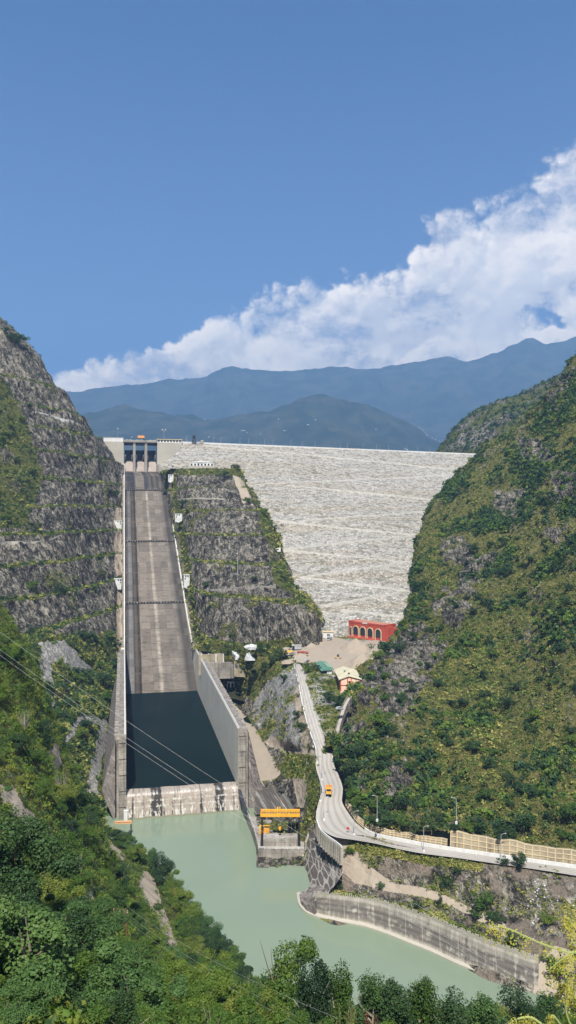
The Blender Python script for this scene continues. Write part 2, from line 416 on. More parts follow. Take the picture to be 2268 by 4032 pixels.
def fn(t, b):
    p = t.pos(); n = t.noise(p, 0.03, 4, 0.55); n2 = t.noise(p, 0.25, 5, 0.65)
    c = t.mix(t.mr(n, 0.35, 0.65), (0.32, 0.30, 0.265), (0.40, 0.375, 0.335))
    tr = t.attr('track'); c = t.mix(t.math('MULTIPLY', tr, t.mr(n2, 0.3, 0.7, 0.4, 1.0)), c, (0.22, 0.20, 0.175))
    return t.mix(t.mr(n2, 0.5, 0.8, 0, 0.35), c, (0.30, 0.275, 0.24))
M_ROAD = material('dusty_road', fn, 0.95, 0.1)
def fn(t, b):
    p = t.pos(); n = t.noise(p, 0.05, 5, 0.6); n2 = t.noise(p, 0.6, 5, 0.7)
    t.put(b.inputs['Normal'], t.bump(n2, 0.6, 0.6))
    return t.mix(t.mr(n2, 0.5, 0.75, 0, 0.5), t.mix(n, (0.29, 0.235, 0.18), (0.34, 0.285, 0.22)), (0.27, 0.22, 0.165))
M_SAND = material('pink_sand', fn, 0.95, 0.05)

def fn(t, b):
    p = t.pos(); n = t.noise(p, 0.012, 4, 0.6, 0.4)
    c = t.mix(t.mr(n, 0.3, 0.7), (0.165, 0.212, 0.150), (0.195, 0.242, 0.170))
    c = t.mix(t.mr(t.noise(p, 0.03, 3, 0.6, 0.6), 0.6, 0.75, 0, 0.3), c, (0.18, 0.205, 0.125))
    v = t.vmath('MULTIPLY', p, (1.0, 1.0, 1.0))
    h = t.math('ADD', t.noise(v, 0.7, 4, 0.6), t.math('MULTIPLY', t.noise(v, 0.09, 2, 0.5), 1.2))
    t.put(b.inputs['Normal'], t.bump(h, 0.10, 0.25)); b.inputs['IOR'].default_value = 1.33
    return c
M_RIVER = material('milky_green_water', fn, 0.10, 0.5)
def fn(t, b):
    p = t.pos(); h = t.noise(p, 0.8, 4, 0.6); t.put(b.inputs['Normal'], t.bump(h, 0.05, 0.15)); b.inputs['IOR'].default_value = 1.07
    return t.mix(t.noise(p, 0.02, 3, 0.5), (0.004, 0.010, 0.012), (0.010, 0.018, 0.017))
M_POOL = material('dark_still_water', fn, 0.12, 0.10)

def leafmat(name, cols, dark=0.6, trans=0.33):
    m = bpy.data.materials.new(name); m.use_nodes = True; t = NT(m.node_tree)
    b = m.node_tree.nodes['Principled BSDF']; b.inputs['Roughness'].default_value = 0.6; b.inputs['Specular IOR Level'].default_value = 0.25
    r = t.node('ShaderNodeNewGeometry').outputs['Random Per Island']
    o = t.node('ShaderNodeObjectInfo').outputs['Random']
    k = t.math('ADD', t.math('MULTIPLY', r, 0.55), t.math('MULTIPLY', o, 0.45))
    big = t.noise(t.pos(), 0.06, 3, 0.6)
    k = t.math('ADD', t.math('MULTIPLY', k, 0.6), t.mr(big, 0.3, 0.7, -0.1, 0.5))
    n = len(cols); c = t.ramp(k, [(0.08 + 0.84 * i / (n - 1), c) for i, c in enumerate(cols)])
    t.put(b.inputs['Base Color'], c)
    tr = t.node('ShaderNodeBsdfTranslucent', {'Color': t.vmath('MULTIPLY', c, (1.3, 1.35, 0.7))})
    mx = t.node('ShaderNodeMixShader', {0: trans, 1: b.outputs[0], 2: tr.outputs[0]})
    t.put(m.node_tree.nodes['Material Output'].inputs[0], mx.outputs[0])
    return m
L_MIX = leafmat('mixed_leaves', [(0.028, 0.060, 0.012), (0.055, 0.11, 0.018), (0.10, 0.165, 0.022), (0.19, 0.225, 0.032)])
L_DARK = leafmat('dark_leaves', [(0.014, 0.034, 0.012), (0.026, 0.058, 0.016), (0.045, 0.088, 0.022)], trans=0.15)
L_LIME = leafmat('yellow_green_leaves', [(0.08, 0.12, 0.02), (0.14, 0.18, 0.03), (0.21, 0.22, 0.04)])
L_OLIVE = leafmat('olive_scrub', [(0.038, 0.065, 0.013), (0.12, 0.15, 0.03), (0.26, 0.255, 0.06), (0.43, 0.375, 0.13)], trans=0.1)
L_GREY = leafmat('blue_green_leaves', [(0.032, 0.070, 0.020), (0.055, 0.11, 0.026), (0.085, 0.145, 0.034)], trans=0.15)
L_RED = leafmat('russet_leaves', [(0.16, 0.06, 0.035), (0.24, 0.10, 0.05)], trans=0.15)
L_POD = leafmat('yellow_pods', [(0.45, 0.42, 0.08), (0.56, 0.52, 0.12)], trans=0.2)

# ------------------------------------------------------------------ terrain
def rough(G, amp, scale, seed, aniso=(1, 1, 1), ridged=True, octv=6, weight=1.0, edge=0.0):
    n = normals(G); q = G * np.array(aniso) / scale
    d = fbm(q, octv, seed, 0.55, ridged) * 0.6 + fbm(G / (scale * 2.5), 4, seed + 50, 0.5) * 0.8
    return G + n * (d * amp * weight)[..., None]
def steep(G): return 1 - normals(G)[..., 2]
def zero(G): return np.zeros(G.shape[:2])

# left mountain with the blasted benches
LM = [
 [(-700, 700, 930), (-100, 1150, 960), (110, 1400, 990), (260, 1600, 1010), (400, 1780, 1030), (470, 1860, 1040)],
 [(-700, 900, 780), (-100, 1215, 815), (110, 1362, 850), (255, 1556, 870), (395, 1732, 895), (472, 1828, 918)],
 [(-700, 1400, 700), (-100, 1560, 735), (100, 1630, 765), (245, 1700, 800), (390, 1830, 850), (474, 1905, 892)],
 [(-700, 1700, 650), (-100, 1850, 665), (100, 1880, 695), (250, 1900, 732), (385, 1960, 800), (473, 2010, 851)],
 [(-700, 2000, 590), (-100, 2070, 610), (100, 2080, 640), (250, 2090, 680), (385, 2120, 750), (470, 2150, 792)],
 [(-700, 2250, 530), (-100, 2280, 558), (100, 2280, 590), (250, 2280, 630), (385, 2290, 690), (470, 2320, 730)],
 [(-700, 2450, 470), (-100, 2450, 515), (100, 2450, 545), (250, 2450, 590), (385, 2450, 640), (470, 2470, 674)],
 [(-700, 2600, 420), (-100, 2560, 465), (100, 2535, 500), (250, 2545, 545), (385, 2590, 590), (468, 2620, 620)],
 [(-700, 2750, 380), (-100, 2700, 420), (100, 2680, 450), (250, 2720, 480), (380, 2760, 520), (460, 2800, 545)],
 [(-700, 2950, 330), (-100, 2900, 370), (100, 2880, 400), (240, 2900, 430), (360, 2930, 455), (425, 2960, 480)],
 [(-700, 3200, 300), (-100, 3200, 320), (100, 3150, 350), (250, 3130, 385), (360, 3150, 400), (425, 3200, 395)],
 [(-700, 3500, 270), (-100, 3450, 290), (100, 3400, 310), (250, 3380, 325), (380, 3350, 345), (475, 3330, 352)],
]
LM = [r + [(r[-1][0] + (16 if i < 8 else 6), r[-1][1], r[-1][2])] for i, r in enumerate(LM)]
G = loft(LM, 330, 560)
G, bench = terrace(G, [30, 66, 88, 111, 134, 158, 184, 212, 238, 262, 290, 330], 0.36)
hi = np.clip((G[..., 2] - 25) / 40, 0, 1)
u = np.linspace(0, 1, 330)[None, :]
edgefade = np.clip((1 - u) / 0.06, 0.12, 1)
G = rough(G, 5.5, 17.0, 5, (1, 1, 0.45), weight=hi * edgefade * (1 - 0.6 * bench))
px, py = proj(G)
v = fbm(G / 26.0, 4, 90)
veg = np.clip(bench * 1.0 + (v > 0.32) * 0.5, 0, 1)
veg = np.maximum(veg, blob(G, [(0, 1480), (60, 1560), (150, 1780), (170, 1900), (100, 2050), (60, 2080), (-800, 2080), (-800, 1400)]) * (0.75 + v))
veg = np.maximum(veg, ((py > 2500) & (px < 480)) * 0.9)
veg = smooth2(veg, 1)
grav = blob(G, [(150, 2530), (245, 2525), (370, 2640), (300, 2660), (235, 2590), (205, 2620), (210, 2790), (140, 2790), (165, 2640)], 16)
grav = np.maximum(grav, blob(G, [(420, 2830), (428, 2900), (400, 3000), (385, 3130), (340, 3120), (370, 2950), (390, 2850), (330, 2850), (265, 2930), (245, 2920), (320, 2810)], 12))
pale = blob(G, [(448, 2050), (478, 1900), (480, 2620), (455, 2620), (462, 2300), (450, 2200)], 5) * 0.8
veg = veg * (1 - grav) * (1 - pale * 0.7)
rust = blob(G, [(0, 1850), (120, 1830), (60, 2010), (0, 2080), (-200, 2000)], 20) * 0.35
hl = grid_obj('rocky_hillside', G, M_ROCK, dict(veg=veg, gravel=grav, rust=rust, pale=pale))
tag(hl, 'grey blasted cliff with planted benches left of the spillway', kind='structure')
G_LM = G; VEG_LM = veg * (1 - grav)

# ridge left standing between the spillway and the dam
MR = [
 [(640, 1860, 1000), (700, 1850, 990), (780, 1845, 985), (860, 1845, 990), (930, 1850, 1000), (950, 1860, 1010), (955, 1880, 1040)],
 [(640, 1841, 930), (700, 1840, 925), (780, 1834, 920), (860, 1833, 925), (925, 1838, 935), (948, 1850, 960), (955, 1880, 1010)],
 [(662, 1905, 893), (740, 1905, 870), (820, 1903, 865), (890, 1898, 870), (950, 1895, 885), (978, 1915, 915), (992, 1935, 980)],
 [(674, 1970, 862), (760, 1975, 830), (850, 1975, 820), (940, 1970, 825), (1000, 1960, 840), (1028, 1990, 870), (1040, 2005, 950)],
 [(692, 2080, 820), (780, 2080, 780), (880, 2080, 765), (970, 2080, 765), (1050, 2070, 780), (1088, 2090, 800), (1100, 2105, 880)],
 [(708, 2180, 782), (790, 2190, 735), (890, 2190, 715), (1000, 2190, 710), (1070, 2190, 720), (1108, 2190, 740), (1120, 2205, 820)],
 [(724, 2300, 742), (800, 2310, 690), (900, 2310, 670), (1010, 2310, 660), (1120, 2300, 660), (1165, 2305, 675), (1180, 2315, 750)],
 [(742, 2400, 710), (820, 2410, 655), (920, 2420, 632), (1030, 2420, 620), (1150, 2410, 612), (1232, 2395, 620), (1255, 2400, 690)],
 [(762, 2500, 674), (840, 2520, 620), (940, 2530, 600), (1050, 2530, 590), (1160, 2520, 585), (1250, 2505, 590), (1275, 2490, 640)],
 [(765, 2560, 640), (840, 2570, 600), (940, 2580, 580), (1050, 2580, 565), (1130, 2565, 560), (1200, 2550, 560), (1260, 2530, 580)],
]
_k = [1.0, .95, .945, .935, .925, .93, .95]
_w = [1] * 8 + [.55, .05]
MR = [[(a - 12 if j == 0 else a, b, d * (1 - (1 - _k[j]) * _w[i])) for j, (a, b, d) in enumerate(r)] for i, r in enumerate(MR)]
G = loft(MR, 360, 460)
G, bench = terrace(G, [52, 84, 108, 131, 154, 178, 200, 225], 0.34)
uu = np.linspace(0, 1, 360)[None, :]
G = rough(G, 4.2, 14.0, 21, (1, 1, 0.45), weight=np.clip(uu / 0.05, 0.12, 1) * (1 - 0.6 * bench))
px, py = proj(G)
v = fbm(G / 20.0, 4, 77)
veg = np.clip(bench + (v > 0.36) * 0.5, 0, 1)
veg = np.maximum(veg, (py < 1870) * 1.0)
veg = np.maximum(veg, blob(G, [(900, 1820), (960, 1840), (1100, 2080), (1130, 2270), (1260, 2400), (1265, 2450), (1200, 2400), (1080, 2290), (1060, 2170), (1000, 1960)], 12) * (0.45 + 0.8 * (v > -0.1)))
veg = np.maximum(veg, blob(G, [(760, 2500), (900, 2540), (1050, 2520), (1160, 2510), (1160, 2620), (740, 2620)], 8))
veg = np.maximum(veg, blob(G, [(655, 1850), (690, 1850), (700, 1960), (730, 2100), (760, 2300), (790, 2540), (765, 2560), (690, 2100)], 6) * 0.8)
pale = blob(G, [(660, 1880), (672, 1890), (776, 2560), (760, 2560)], 4) * 0.8
tan = blob(G, [(915, 1870), (955, 1880), (1000, 1990), (960, 1990)], 5) * 0.9
veg = smooth2(veg, 1) * (1 - pale * 0.6) * (1 - tan * 0.7)
mr = grid_obj('rocky_ridge', G, M_ROCK, dict(veg=veg, gravel=zero(G), rust=zero(G), pale=np.maximum(pale, tan)))
tag(mr, 'dark rock ridge with green benches between spillway and dam face', kind='structure')
G_MR = G; VEG_MR = veg

# embankment face of the dam: a plane from the crest down to the yard, with a rounded top
CR0 = np.array([-131.0, 956.0]); CRD = np.array([407.0, 187.0]); CRL = np.linalg.norm(CRD); CRU = CRD / CRL
CRN = np.array([CRU[1], -CRU[0]])                         # downstream, towards the viewer
SLOPE = 183.0 / 392.0
def dam_pt(a, z):                                         # a metres along the crest, height z on the face
    q = CR0 + CRU * a + CRN * ((240 - z) / SLOPE); return (q[0], q[1], z)
def dam_hit(px, py):                                      # pixel -> point of the face
    d = np.array([(px - CX) / F, 1.0, -(py - HY) / F])
    n = np.array([CRN[0] * SLOPE, CRN[1] * SLOPE, 1.0]); p0 = np.array([*CR0, 240.0]); c = np.array([0, 0, CZ])
    t = n @ (p0 - c) / (n @ d); return c + d * t
nu, nv = 620, 420
aa = np.linspace(-30, 640, nu); zz = np.linspace(240, 38, nv)
A, Z = np.meshgrid(aa, zz)
A0 = np.interp(Z, [38, 57, 100, 150, 193, 205, 231, 240], [-60, -50, -40, 5, 30, -50, -6, -3])
A = A0 + (640 - A0) * (A + 30) / 670
G = np.stack([CR0[0] + CRU[0] * A + CRN[0] * (240 - Z) / SLOPE, CR0[1] + CRU[1] * A + CRN[1] * (240 - Z) / SLOPE, Z], -1)
n = normals(G); w = np.clip((240 - Z) / 3, 0, 1) * .6
lay = fbm(np.stack([A * 0.01, zero(G), Z * 0.14], -1), 4, 31)
G = G + n * ((fbm(G / 2.6, 3, 40) * 0.9 + lay * 2.2) * w)[..., None]
dam = empty('embankment_dam', (0, 0, 0))
tag(dam, 'huge white rockfill dam face closing the valley', 'dam')
grid_obj('rockfill_face', G, M_RIPRAP, parent=dam, smooth=False)
def ribbon(name, pts, width, mat, lift=0.5, up=(0, 0, 1), parent=None, thick=0.6):
    """a flat strip following world points; one mesh with real thickness"""
    P = [Vector(p) for p in pts]; mb = MB(); vs = []
    for i, p in enumerate(P):
        d = (P[min(i + 1, len(P) - 1)] - P[max(i - 1, 0)]); d.z = 0; d.normalize()
        s = Vector((d.y, -d.x, 0)); w = width[i] if isinstance(width, (list, tuple)) else width
        for q in (p - s * w / 2, p + s * w / 2): vs.append(q + Vector((0, 0, lift)))
        for q in (p + s * w / 2, p - s * w / 2): vs.append(q + Vector((0, 0, lift - thick)))
    fs = []
    for i in range(len(P) - 1):
        for k in range(4): fs.append((4 * i + k, 4 * i + (k + 1) % 4, 4 * i + 4 + (k + 1) % 4, 4 * i + 4 + k))
    fs += [(0, 1, 2, 3), (4 * len(P) - 1, 4 * len(P) - 2, 4 * len(P) - 3, 4 * len(P) - 4)]
    mb.add(vs, fs); return mb.build(name, mat, parent)
ZIG = [[(800, 1757), (1134, 1786), (1500, 1822), (1845, 1857)], [(1010, 1912), (1134, 1903), (1500, 1888), (1850, 1866)], [(1134, 1915), (1400, 1938), (1760, 1975)], [(1180, 2056), (1243, 2048), (1500, 2030), (1700, 2015)],
       [(1090, 2050), (1134, 2058), (1400, 2086), (1655, 2110)], [(1655, 2110), (1400, 2136), (1105, 2168)], [(1105, 2168), (1350, 2192), (1600, 2217), (1640, 2212)],
       [(1640, 2212), (1400, 2246), (1181, 2277)], [(1181, 2277), (1400, 2301), (1603, 2329), (1640, 2325)], [(1603, 2329), (1500, 2350), (1259, 2392)], [(1340, 2405), (1500, 2423), (1615, 2435), (1660, 2437)]]
M_TRACK = plain('pale_track', (0.54, 0.52, 0.47), 0.9, 0.25)
for z_ in ZIG:
    pts = []
    for (a, b) in zip(z_[:-1], z_[1:]):
        k = max(2, int(abs(a[0] - b[0]) / 12))
        for i in range(k): f = i / k; pts.append(dam_hit(a[0] + (b[0] - a[0]) * f, a[1] + (b[1] - a[1]) * f + 1.2 * math.sin(i * 1.7 + a[0])))
    pts.append(dam_hit(*z_[-1]))
    ribbon('service_track', pts, 1.2, M_TRACK, lift=1.5, parent=dam, thick=3.0)
mb = MB()
for (a0, a1, zz0, zz1, off) in ((0, 560, 239.2, 241.4, 0.6),):
    c0 = CR0 + CRU * a0 + CRN * off; c1 = CR0 + CRU * a1 + CRN * off
    d = CRN * 0.7
    mb.hexa([(*c0, zz0), (*c1, zz0), (*(c1 - d), zz0), (*(c0 - d), zz0)], [(*c0, zz1), (*c1, zz1), (*(c1 - d), zz1), (*(c0 - d), zz1)])
mb.build('parapet', M_WHITE, dam)
mb = MB(); c0 = CR0 - CRN * 0.2; c1 = CR0 + CRU * 560 - CRN * 0.2; d = -CRN * 14
mb.hexa([(*c0, 236), (*c1, 236), (*(c1 + d), 236), (*(c0 + d), 236)], [(*c0, 240), (*c1, 240), (*(c1 + d), 240), (*(c0 + d), 240)])
mb.build('crest_road', M_ROAD, dam)

# right hill
RH = [
 [(2900, 700, 900), (2500, 1130, 900), (2268, 1470, 880), (2120, 1700, 880), (1990, 1850, 900), (1900, 1950, 900), (1780, 2150, 860), (1760, 2350, 760), (1700, 2500, 680), (1640, 2600, 600), (1480, 2800, 500), (1460, 2900, 460), (1440, 3000, 430)],
 [(2900, 650, 800), (2500, 1080, 790), (2268, 1435, 770), (2165, 1545, 775), (1995, 1700, 800), (1877, 1792, 820), (1682, 2045, 740), (1650, 2190, 680), (1622, 2400, 585), (1490, 2590, 520), (1410, 2720, 462), (1335, 2850, 418), (1322, 2960, 392)],
 [(2900, 1000, 690), (2500, 1350, 690), (2268, 1600, 690), (2180, 1650, 700), (2030, 1790, 720), (1910, 1900, 720), (1735, 2110, 665), (1690, 2230, 620), (1650, 2440, 552), (1540, 2620, 495), (1440, 2740, 446), (1350, 2870, 410), (1326, 3000, 380)],
 [(2900, 1500, 590), (2500, 1700, 590), (2268, 1850, 590), (2200, 1880, 600), (2090, 1970, 620), (1990, 2060, 620), (1850, 2230, 590), (1790, 2320, 560), (1740, 2520, 505), (1640, 2680, 460), (1520, 2790, 425), (1405, 2900, 396), (1345, 3040, 371)],
 [(2900, 1900, 500), (2500, 2050, 500), (2268, 2150, 500), (2220, 2180, 505), (2130, 2230, 525), (2050, 2290, 530), (1950, 2400, 515), (1880, 2480, 500), (1830, 2630, 460), (1740, 2780, 425), (1600, 2880, 400), (1470, 2970, 379), (1375, 3080, 360)],
 [(2900, 2350, 425), (2500, 2420, 425), (2268, 2480, 425), (2230, 2500, 428), (2160, 2540, 440), (2090, 2580, 445), (2010, 2650, 437), (1950, 2720, 427), (1900, 2830, 402), (1820, 2950, 378), (1680, 3020, 368), (1530, 3060, 358), (1385, 3120, 350)],
 [(2900, 2850, 345), (2500, 2870, 355), (2268, 2880, 358), (2230, 2890, 360), (2170, 2900, 364), (2110, 2920, 366), (2040, 2950, 363), (1990, 2980, 361), (1930, 3030, 353), (1850, 3090, 344), (1720, 3140, 340), (1560, 3150, 340), (1385, 3170, 338)],
 [(2900, 3250, 290), (2500, 3200, 300), (2268, 3150, 314), (2230, 3140, 316), (2180, 3140, 320), (2120, 3140, 322), (2060, 3150, 322), (2000, 3160, 323), (1940, 3180, 322), (1860, 3210, 320), (1740, 3220, 322), (1590, 3210, 326), (1415, 3225, 328)],
 [(2900, 3440, 277), (2500, 3385, 285), (2268, 3362, 290), (2230, 3358, 291), (2180, 3350, 292), (2120, 3340, 294), (2060, 3330, 296), (2000, 3318, 298), (1940, 3305, 300), (1860, 3290, 303), (1750, 3272, 306), (1620, 3272, 310), (1460, 3240, 320)],
]
G = loft(RH, 460, 560)
vv = np.linspace(0, 1, 560)[:, None]
wt = np.clip((1 - vv) / 0.08, 0.05, 1)
G = rough(G, 10.5, 32.0, 61, (1, 1, 0.8), weight=wt)
G = rough(G, 1.6, 6.0, 67, (1, 1, 0.6), weight=wt)
px, py = proj(G)
v = fbm(G / 24.0, 4, 12)
crag = np.zeros_like(v)
for poly in ([(1604, 2457), (1650, 2440), (1760, 2540), (1640, 2760), (1560, 2850), (1450, 2820), (1400, 2740), (1447, 2629), (1540, 2520)],
             [(1735, 2115), (1830, 2110), (1860, 2200), (1770, 2240), (1735, 2180)], [(2030, 1730), (2100, 1720), (2190, 1790), (2160, 1830), (2060, 1800)],
             [(2160, 1860), (2268, 1850), (2400, 1980), (2180, 1960)], [(1350, 2790), (1420, 2760), (1440, 2860), (1380, 2960), (1330, 2960)],
             [(1520, 3000), (1600, 2970), (1650, 3060), (1540, 3130), (1500, 3160)], [(1830, 2200), (1960, 2170), (1950, 2240), (1870, 2300), (1800, 2360)],
             [(2140, 1540), (2268, 1430), (2268, 1490), (2170, 1620)], [(1420, 3050), (1460, 3050), (1440, 3110), (1410, 3110)], [(2140, 2080), (2220, 2070), (2200, 2140), (2140, 2130)],
             [(1700, 2330), (1900, 2290), (1800, 2480), (1700, 2420)], [(1950, 1930), (2080, 1930), (2030, 2050), (1930, 2030)]):
    crag = np.maximum(crag, blob(G, poly, 26))
sl = steep(G)
veg = np.clip(0.80 - crag * (0.72 - 1.3 * fbm(G / 9.0, 3, 13)) + v * 0.5 - np.clip(sl - 0.62, 0, 1) * 1.2, 0, 1)
veg = smooth2(veg, 1)
G = rough(G, 3.2, 9.0, 71, (1, 1, 0.5), weight=smooth2(crag, 3) * wt)
hr = grid_obj('grassy_hillside', G, M_HILL, dict(veg=veg, gravel=zero(G), rust=np.clip(v * 0.5, 0, .3), pale=zero(G)))
tag(hr, 'steep hillside of dry grass, scrub and crags right of the valley', kind='structure')
G_RH = G; VEG_RH = veg; CRAG_RH = crag

# spur behind the right end of the dam
FR = [
 [(1600, 1880, 1700), (1740, 1790, 1700), (1800, 1700, 1700), (1900, 1630, 1700), (2050, 1570, 1700), (2200, 1520, 1700), (2400, 1420, 1650)],
 [(1600, 1900, 1500), (1738, 1775, 1480), (1800, 1685, 1450), (1885, 1618, 1450), (2040, 1562, 1420), (2190, 1492, 1380), (2400, 1400, 1350)],
 [(1600, 1910, 1400), (1735, 1785, 1400), (1800, 1730, 1350), (1900, 1690, 1320), (2050, 1660, 1250), (2200, 1640, 1200), (2400, 1600, 1150)],
 [(1600, 1930, 1350), (1735, 1830, 1350), (1830, 1830, 1280), (1930, 1820, 1220), (2080, 1820, 1120), (2220, 1820, 1050), (2400, 1800, 1000)]]
G = loft(FR, 200, 120); G = rough(G, 9, 30, 81, (1, 1, 0.5), weight=1)
v = fbm(G / 40.0, 4, 14)
G_FR = G
o = grid_obj('rocky_spur', G, M_ROCK, dict(veg=np.clip(0.55 + v, 0, 1), gravel=zero(G), rust=zero(G), pale=zero(G)))
tag(o, 'rocky wooded spur rising behind the right end of the dam', kind='structure')

# valley floor between the spillway, the ridge and the road
VF = [
 [(755, 2500, 690), (840, 2515, 640), (940, 2525, 615), (1050, 2525, 600), (1120, 2545, 590), (1150, 2570, 560), (1162, 2590, 540)],
 [(770, 2560, 640), (850, 2570, 600), (940, 2580, 580), (1050, 2580, 565), (1110, 2590, 548), (1140, 2600, 535), (1165, 2612, 514)],
 [(800, 2640, 640), (880, 2625, 594), (940, 2640, 585), (1040, 2620, 558), (1090, 2640, 530), (1130, 2660, 502), (1172, 2672, 481)],
 [(830, 2740, 598), (890, 2705, 606), (955, 2740, 590), (1030, 2720, 553), (1070, 2720, 520), (1120, 2730, 483), (1184, 2740, 457)],
 [(870, 2800, 555), (910, 2790, 560), (965, 2800, 553), (1020, 2780, 535), (1070, 2790, 497), (1130, 2790, 455), (1196, 2790, 437)],
 [(880, 2840, 527), (930, 2840, 527), (980, 2840, 525), (1020, 2840, 512), (1075, 2845, 477), (1140, 2845, 437), (1209, 2845, 417)],
 [(940, 2920, 480), (970, 2920, 480), (1010, 2920, 478), (1050, 2915, 472), (1100, 2920, 448), (1160, 2920, 413), (1228, 2920, 394)],
 [(985, 3000, 440), (1010, 3000, 441), (1050, 3000, 440), (1095, 2985, 437), (1130, 2970, 432), (1180, 2960, 408), (1238, 2960, 384)],
 [(1010, 3080, 408), (1040, 3080, 408), (1070, 3080, 408), (1110, 3070, 407), (1150, 3060, 400), (1190, 3050, 387), (1246, 3040, 370)],
 [(1010, 3200, 378), (1040, 3200, 378), (1080, 3200, 377), (1140, 3200, 374), (1190, 3180, 369), (1215, 3150, 363), (1255, 3110, 353)],
 [(1010, 3300, 355), (1040, 3300, 353), (1090, 3300, 352), (1150, 3300, 350), (1195, 3290, 349), (1222, 3230, 348), (1244, 3190, 342)],
 [(1010, 3420, 330), (1040, 3420, 330), (1090, 3420, 330), (1150, 3420, 330), (1195, 3420, 330), (1215, 3400, 332), (1225, 3380, 334)],
]
G = loft(VF, 300, 420)
px, py = proj(G)
flat = np.maximum(blob(G, [(860, 2780), (930, 2780), (1000, 2860), (1060, 2960), (1110, 3050), (1080, 3075), (1000, 3080), (930, 2900)], 6), 0)
G = rough(G, 1.7, 8.0, 91, weight=1 - smooth2(flat, 4) * 0.95)
v = fbm(G / 14.0, 4, 15)
veg = np.clip(0.32 + v * 1.1, 0, 1)
veg = np.maximum(veg, blob(G, [(1000, 2540), (1160, 2560), (1165, 2640), (1050, 2680), (1000, 2760), (900, 2690), (860, 2700), (800, 2620), (760, 2540)], 10) * 0.9)
veg = np.maximum(veg, blob(G, [(1130, 2960), (1240, 2975), (1262, 3080), (1248, 3230), (1210, 3260), (1205, 3080), (1120, 3060)], 5))
grav = blob(G, [(1000, 2760), (1050, 2690), (1165, 2600), (1190, 2800), (1215, 2900), (1200, 2960), (1050, 2900), (990, 2830)], 14) * (0.75 - v * 0.7)
pale = np.maximum(flat, blob(G, [(1150, 3060), (1205, 3070), (1200, 3180), (1175, 3180)], 4))
pale = np.maximum(pale, blob(G, [(1040, 2920), (1070, 2900), (1200, 2945), (1240, 2955), (1240, 2975), (1150, 2965), (1060, 2940)], 2))
rust = blob(G, [(1168, 2690), (1184, 2700), (1232, 2940), (1195, 2950), (1160, 2760)], 5) * 0.9
dk = blob(G, [(1030, 3085), (1160, 3060), (1200, 3190), (1195, 3240), (1010, 3230)], 3)
veg = veg * (1 - pale) * (1 - dk) * (1 - np.clip(grav, 0, 1) * 0.6) * (1 - rust * 0.5)
o = grid_obj('valley_floor', G, M_HILL, dict(veg=veg, gravel=np.clip(grav, 0, 1), rust=np.maximum(rust, dk * 0.0), pale=pale))
tag(o, 'stony valley floor with weeds between the spillway and the road', kind='structure')
G_VF = G; VEG_VF = veg

# yard by the foot of the dam, out to the slope below the houses
YD = [
 [(1150, 2470, 700), (1260, 2470, 700), (1360, 2470, 700), (1480, 2470, 690), (1600, 2480, 640), (1750, 2500, 640)],
 [(1120, 2528, 578), (1235, 2515, 595), (1330, 2510, 600), (1470, 2520, 588), (1600, 2540, 565), (1750, 2560, 540)],
 [(1110, 2560, 560), (1235, 2550, 560), (1330, 2560, 552), (1450, 2580, 538), (1560, 2610, 520), (1700, 2650, 500)],
 [(1150, 2600, 530), (1220, 2600, 530), (1290, 2620, 515), (1400, 2640, 503), (1500, 2680, 480), (1640, 2720, 460)],
 [(1190, 2625, 505), (1215, 2635, 500), (1270, 2680, 480), (1370, 2710, 467), (1470, 2750, 445), (1600, 2800, 425)],
 [(1210, 2690, 475), (1250, 2700, 468), (1290, 2740, 455), (1350, 2775, 437), (1440, 2820, 420), (1560, 2850, 410)],
 [(1240, 2790, 438), (1265, 2800, 434), (1300, 2820, 425), (1345, 2845, 415), (1420, 2880, 400), (1500, 2900, 395)],
 [(1268, 2870, 411), (1280, 2875, 409), (1300, 2885, 404), (1325, 2900, 400), (1380, 2930, 390), (1450, 2950, 380)],
 [(1285, 2925, 395), (1290, 2930, 394), (1300, 2940, 391), (1312, 2950, 388), (1350, 2980, 380), (1420, 3000, 372)],
]
G = loft(YD, 240, 300); px, py = proj(G)
yard = blob(G, [(1100, 2600), (1190, 2615), (1250, 2615), (1350, 2660), (1420, 2690), (1450, 2690), (1600, 2500), (1400, 2530), (1280, 2500), (1160, 2530), (1100, 2560)], 4)
G = rough(G, 1.5, 7, 96, weight=1 - smooth2(yard, 4))
v = fbm(G / 9.0, 4, 18)
o = grid_obj('work_yard', G, M_HILL, dict(veg=np.clip((1 - yard) * (0.75 + v), 0, 1), gravel=np.clip((1 - yard) * (0.5 - v), 0, 1), rust=zero(G), pale=yard))
tag(o, 'dusty pale work yard at the foot of the dam', kind='structure')
G_YD = G; VEG_YD = np.clip((1 - yard) * (0.7 + v), 0, 1)

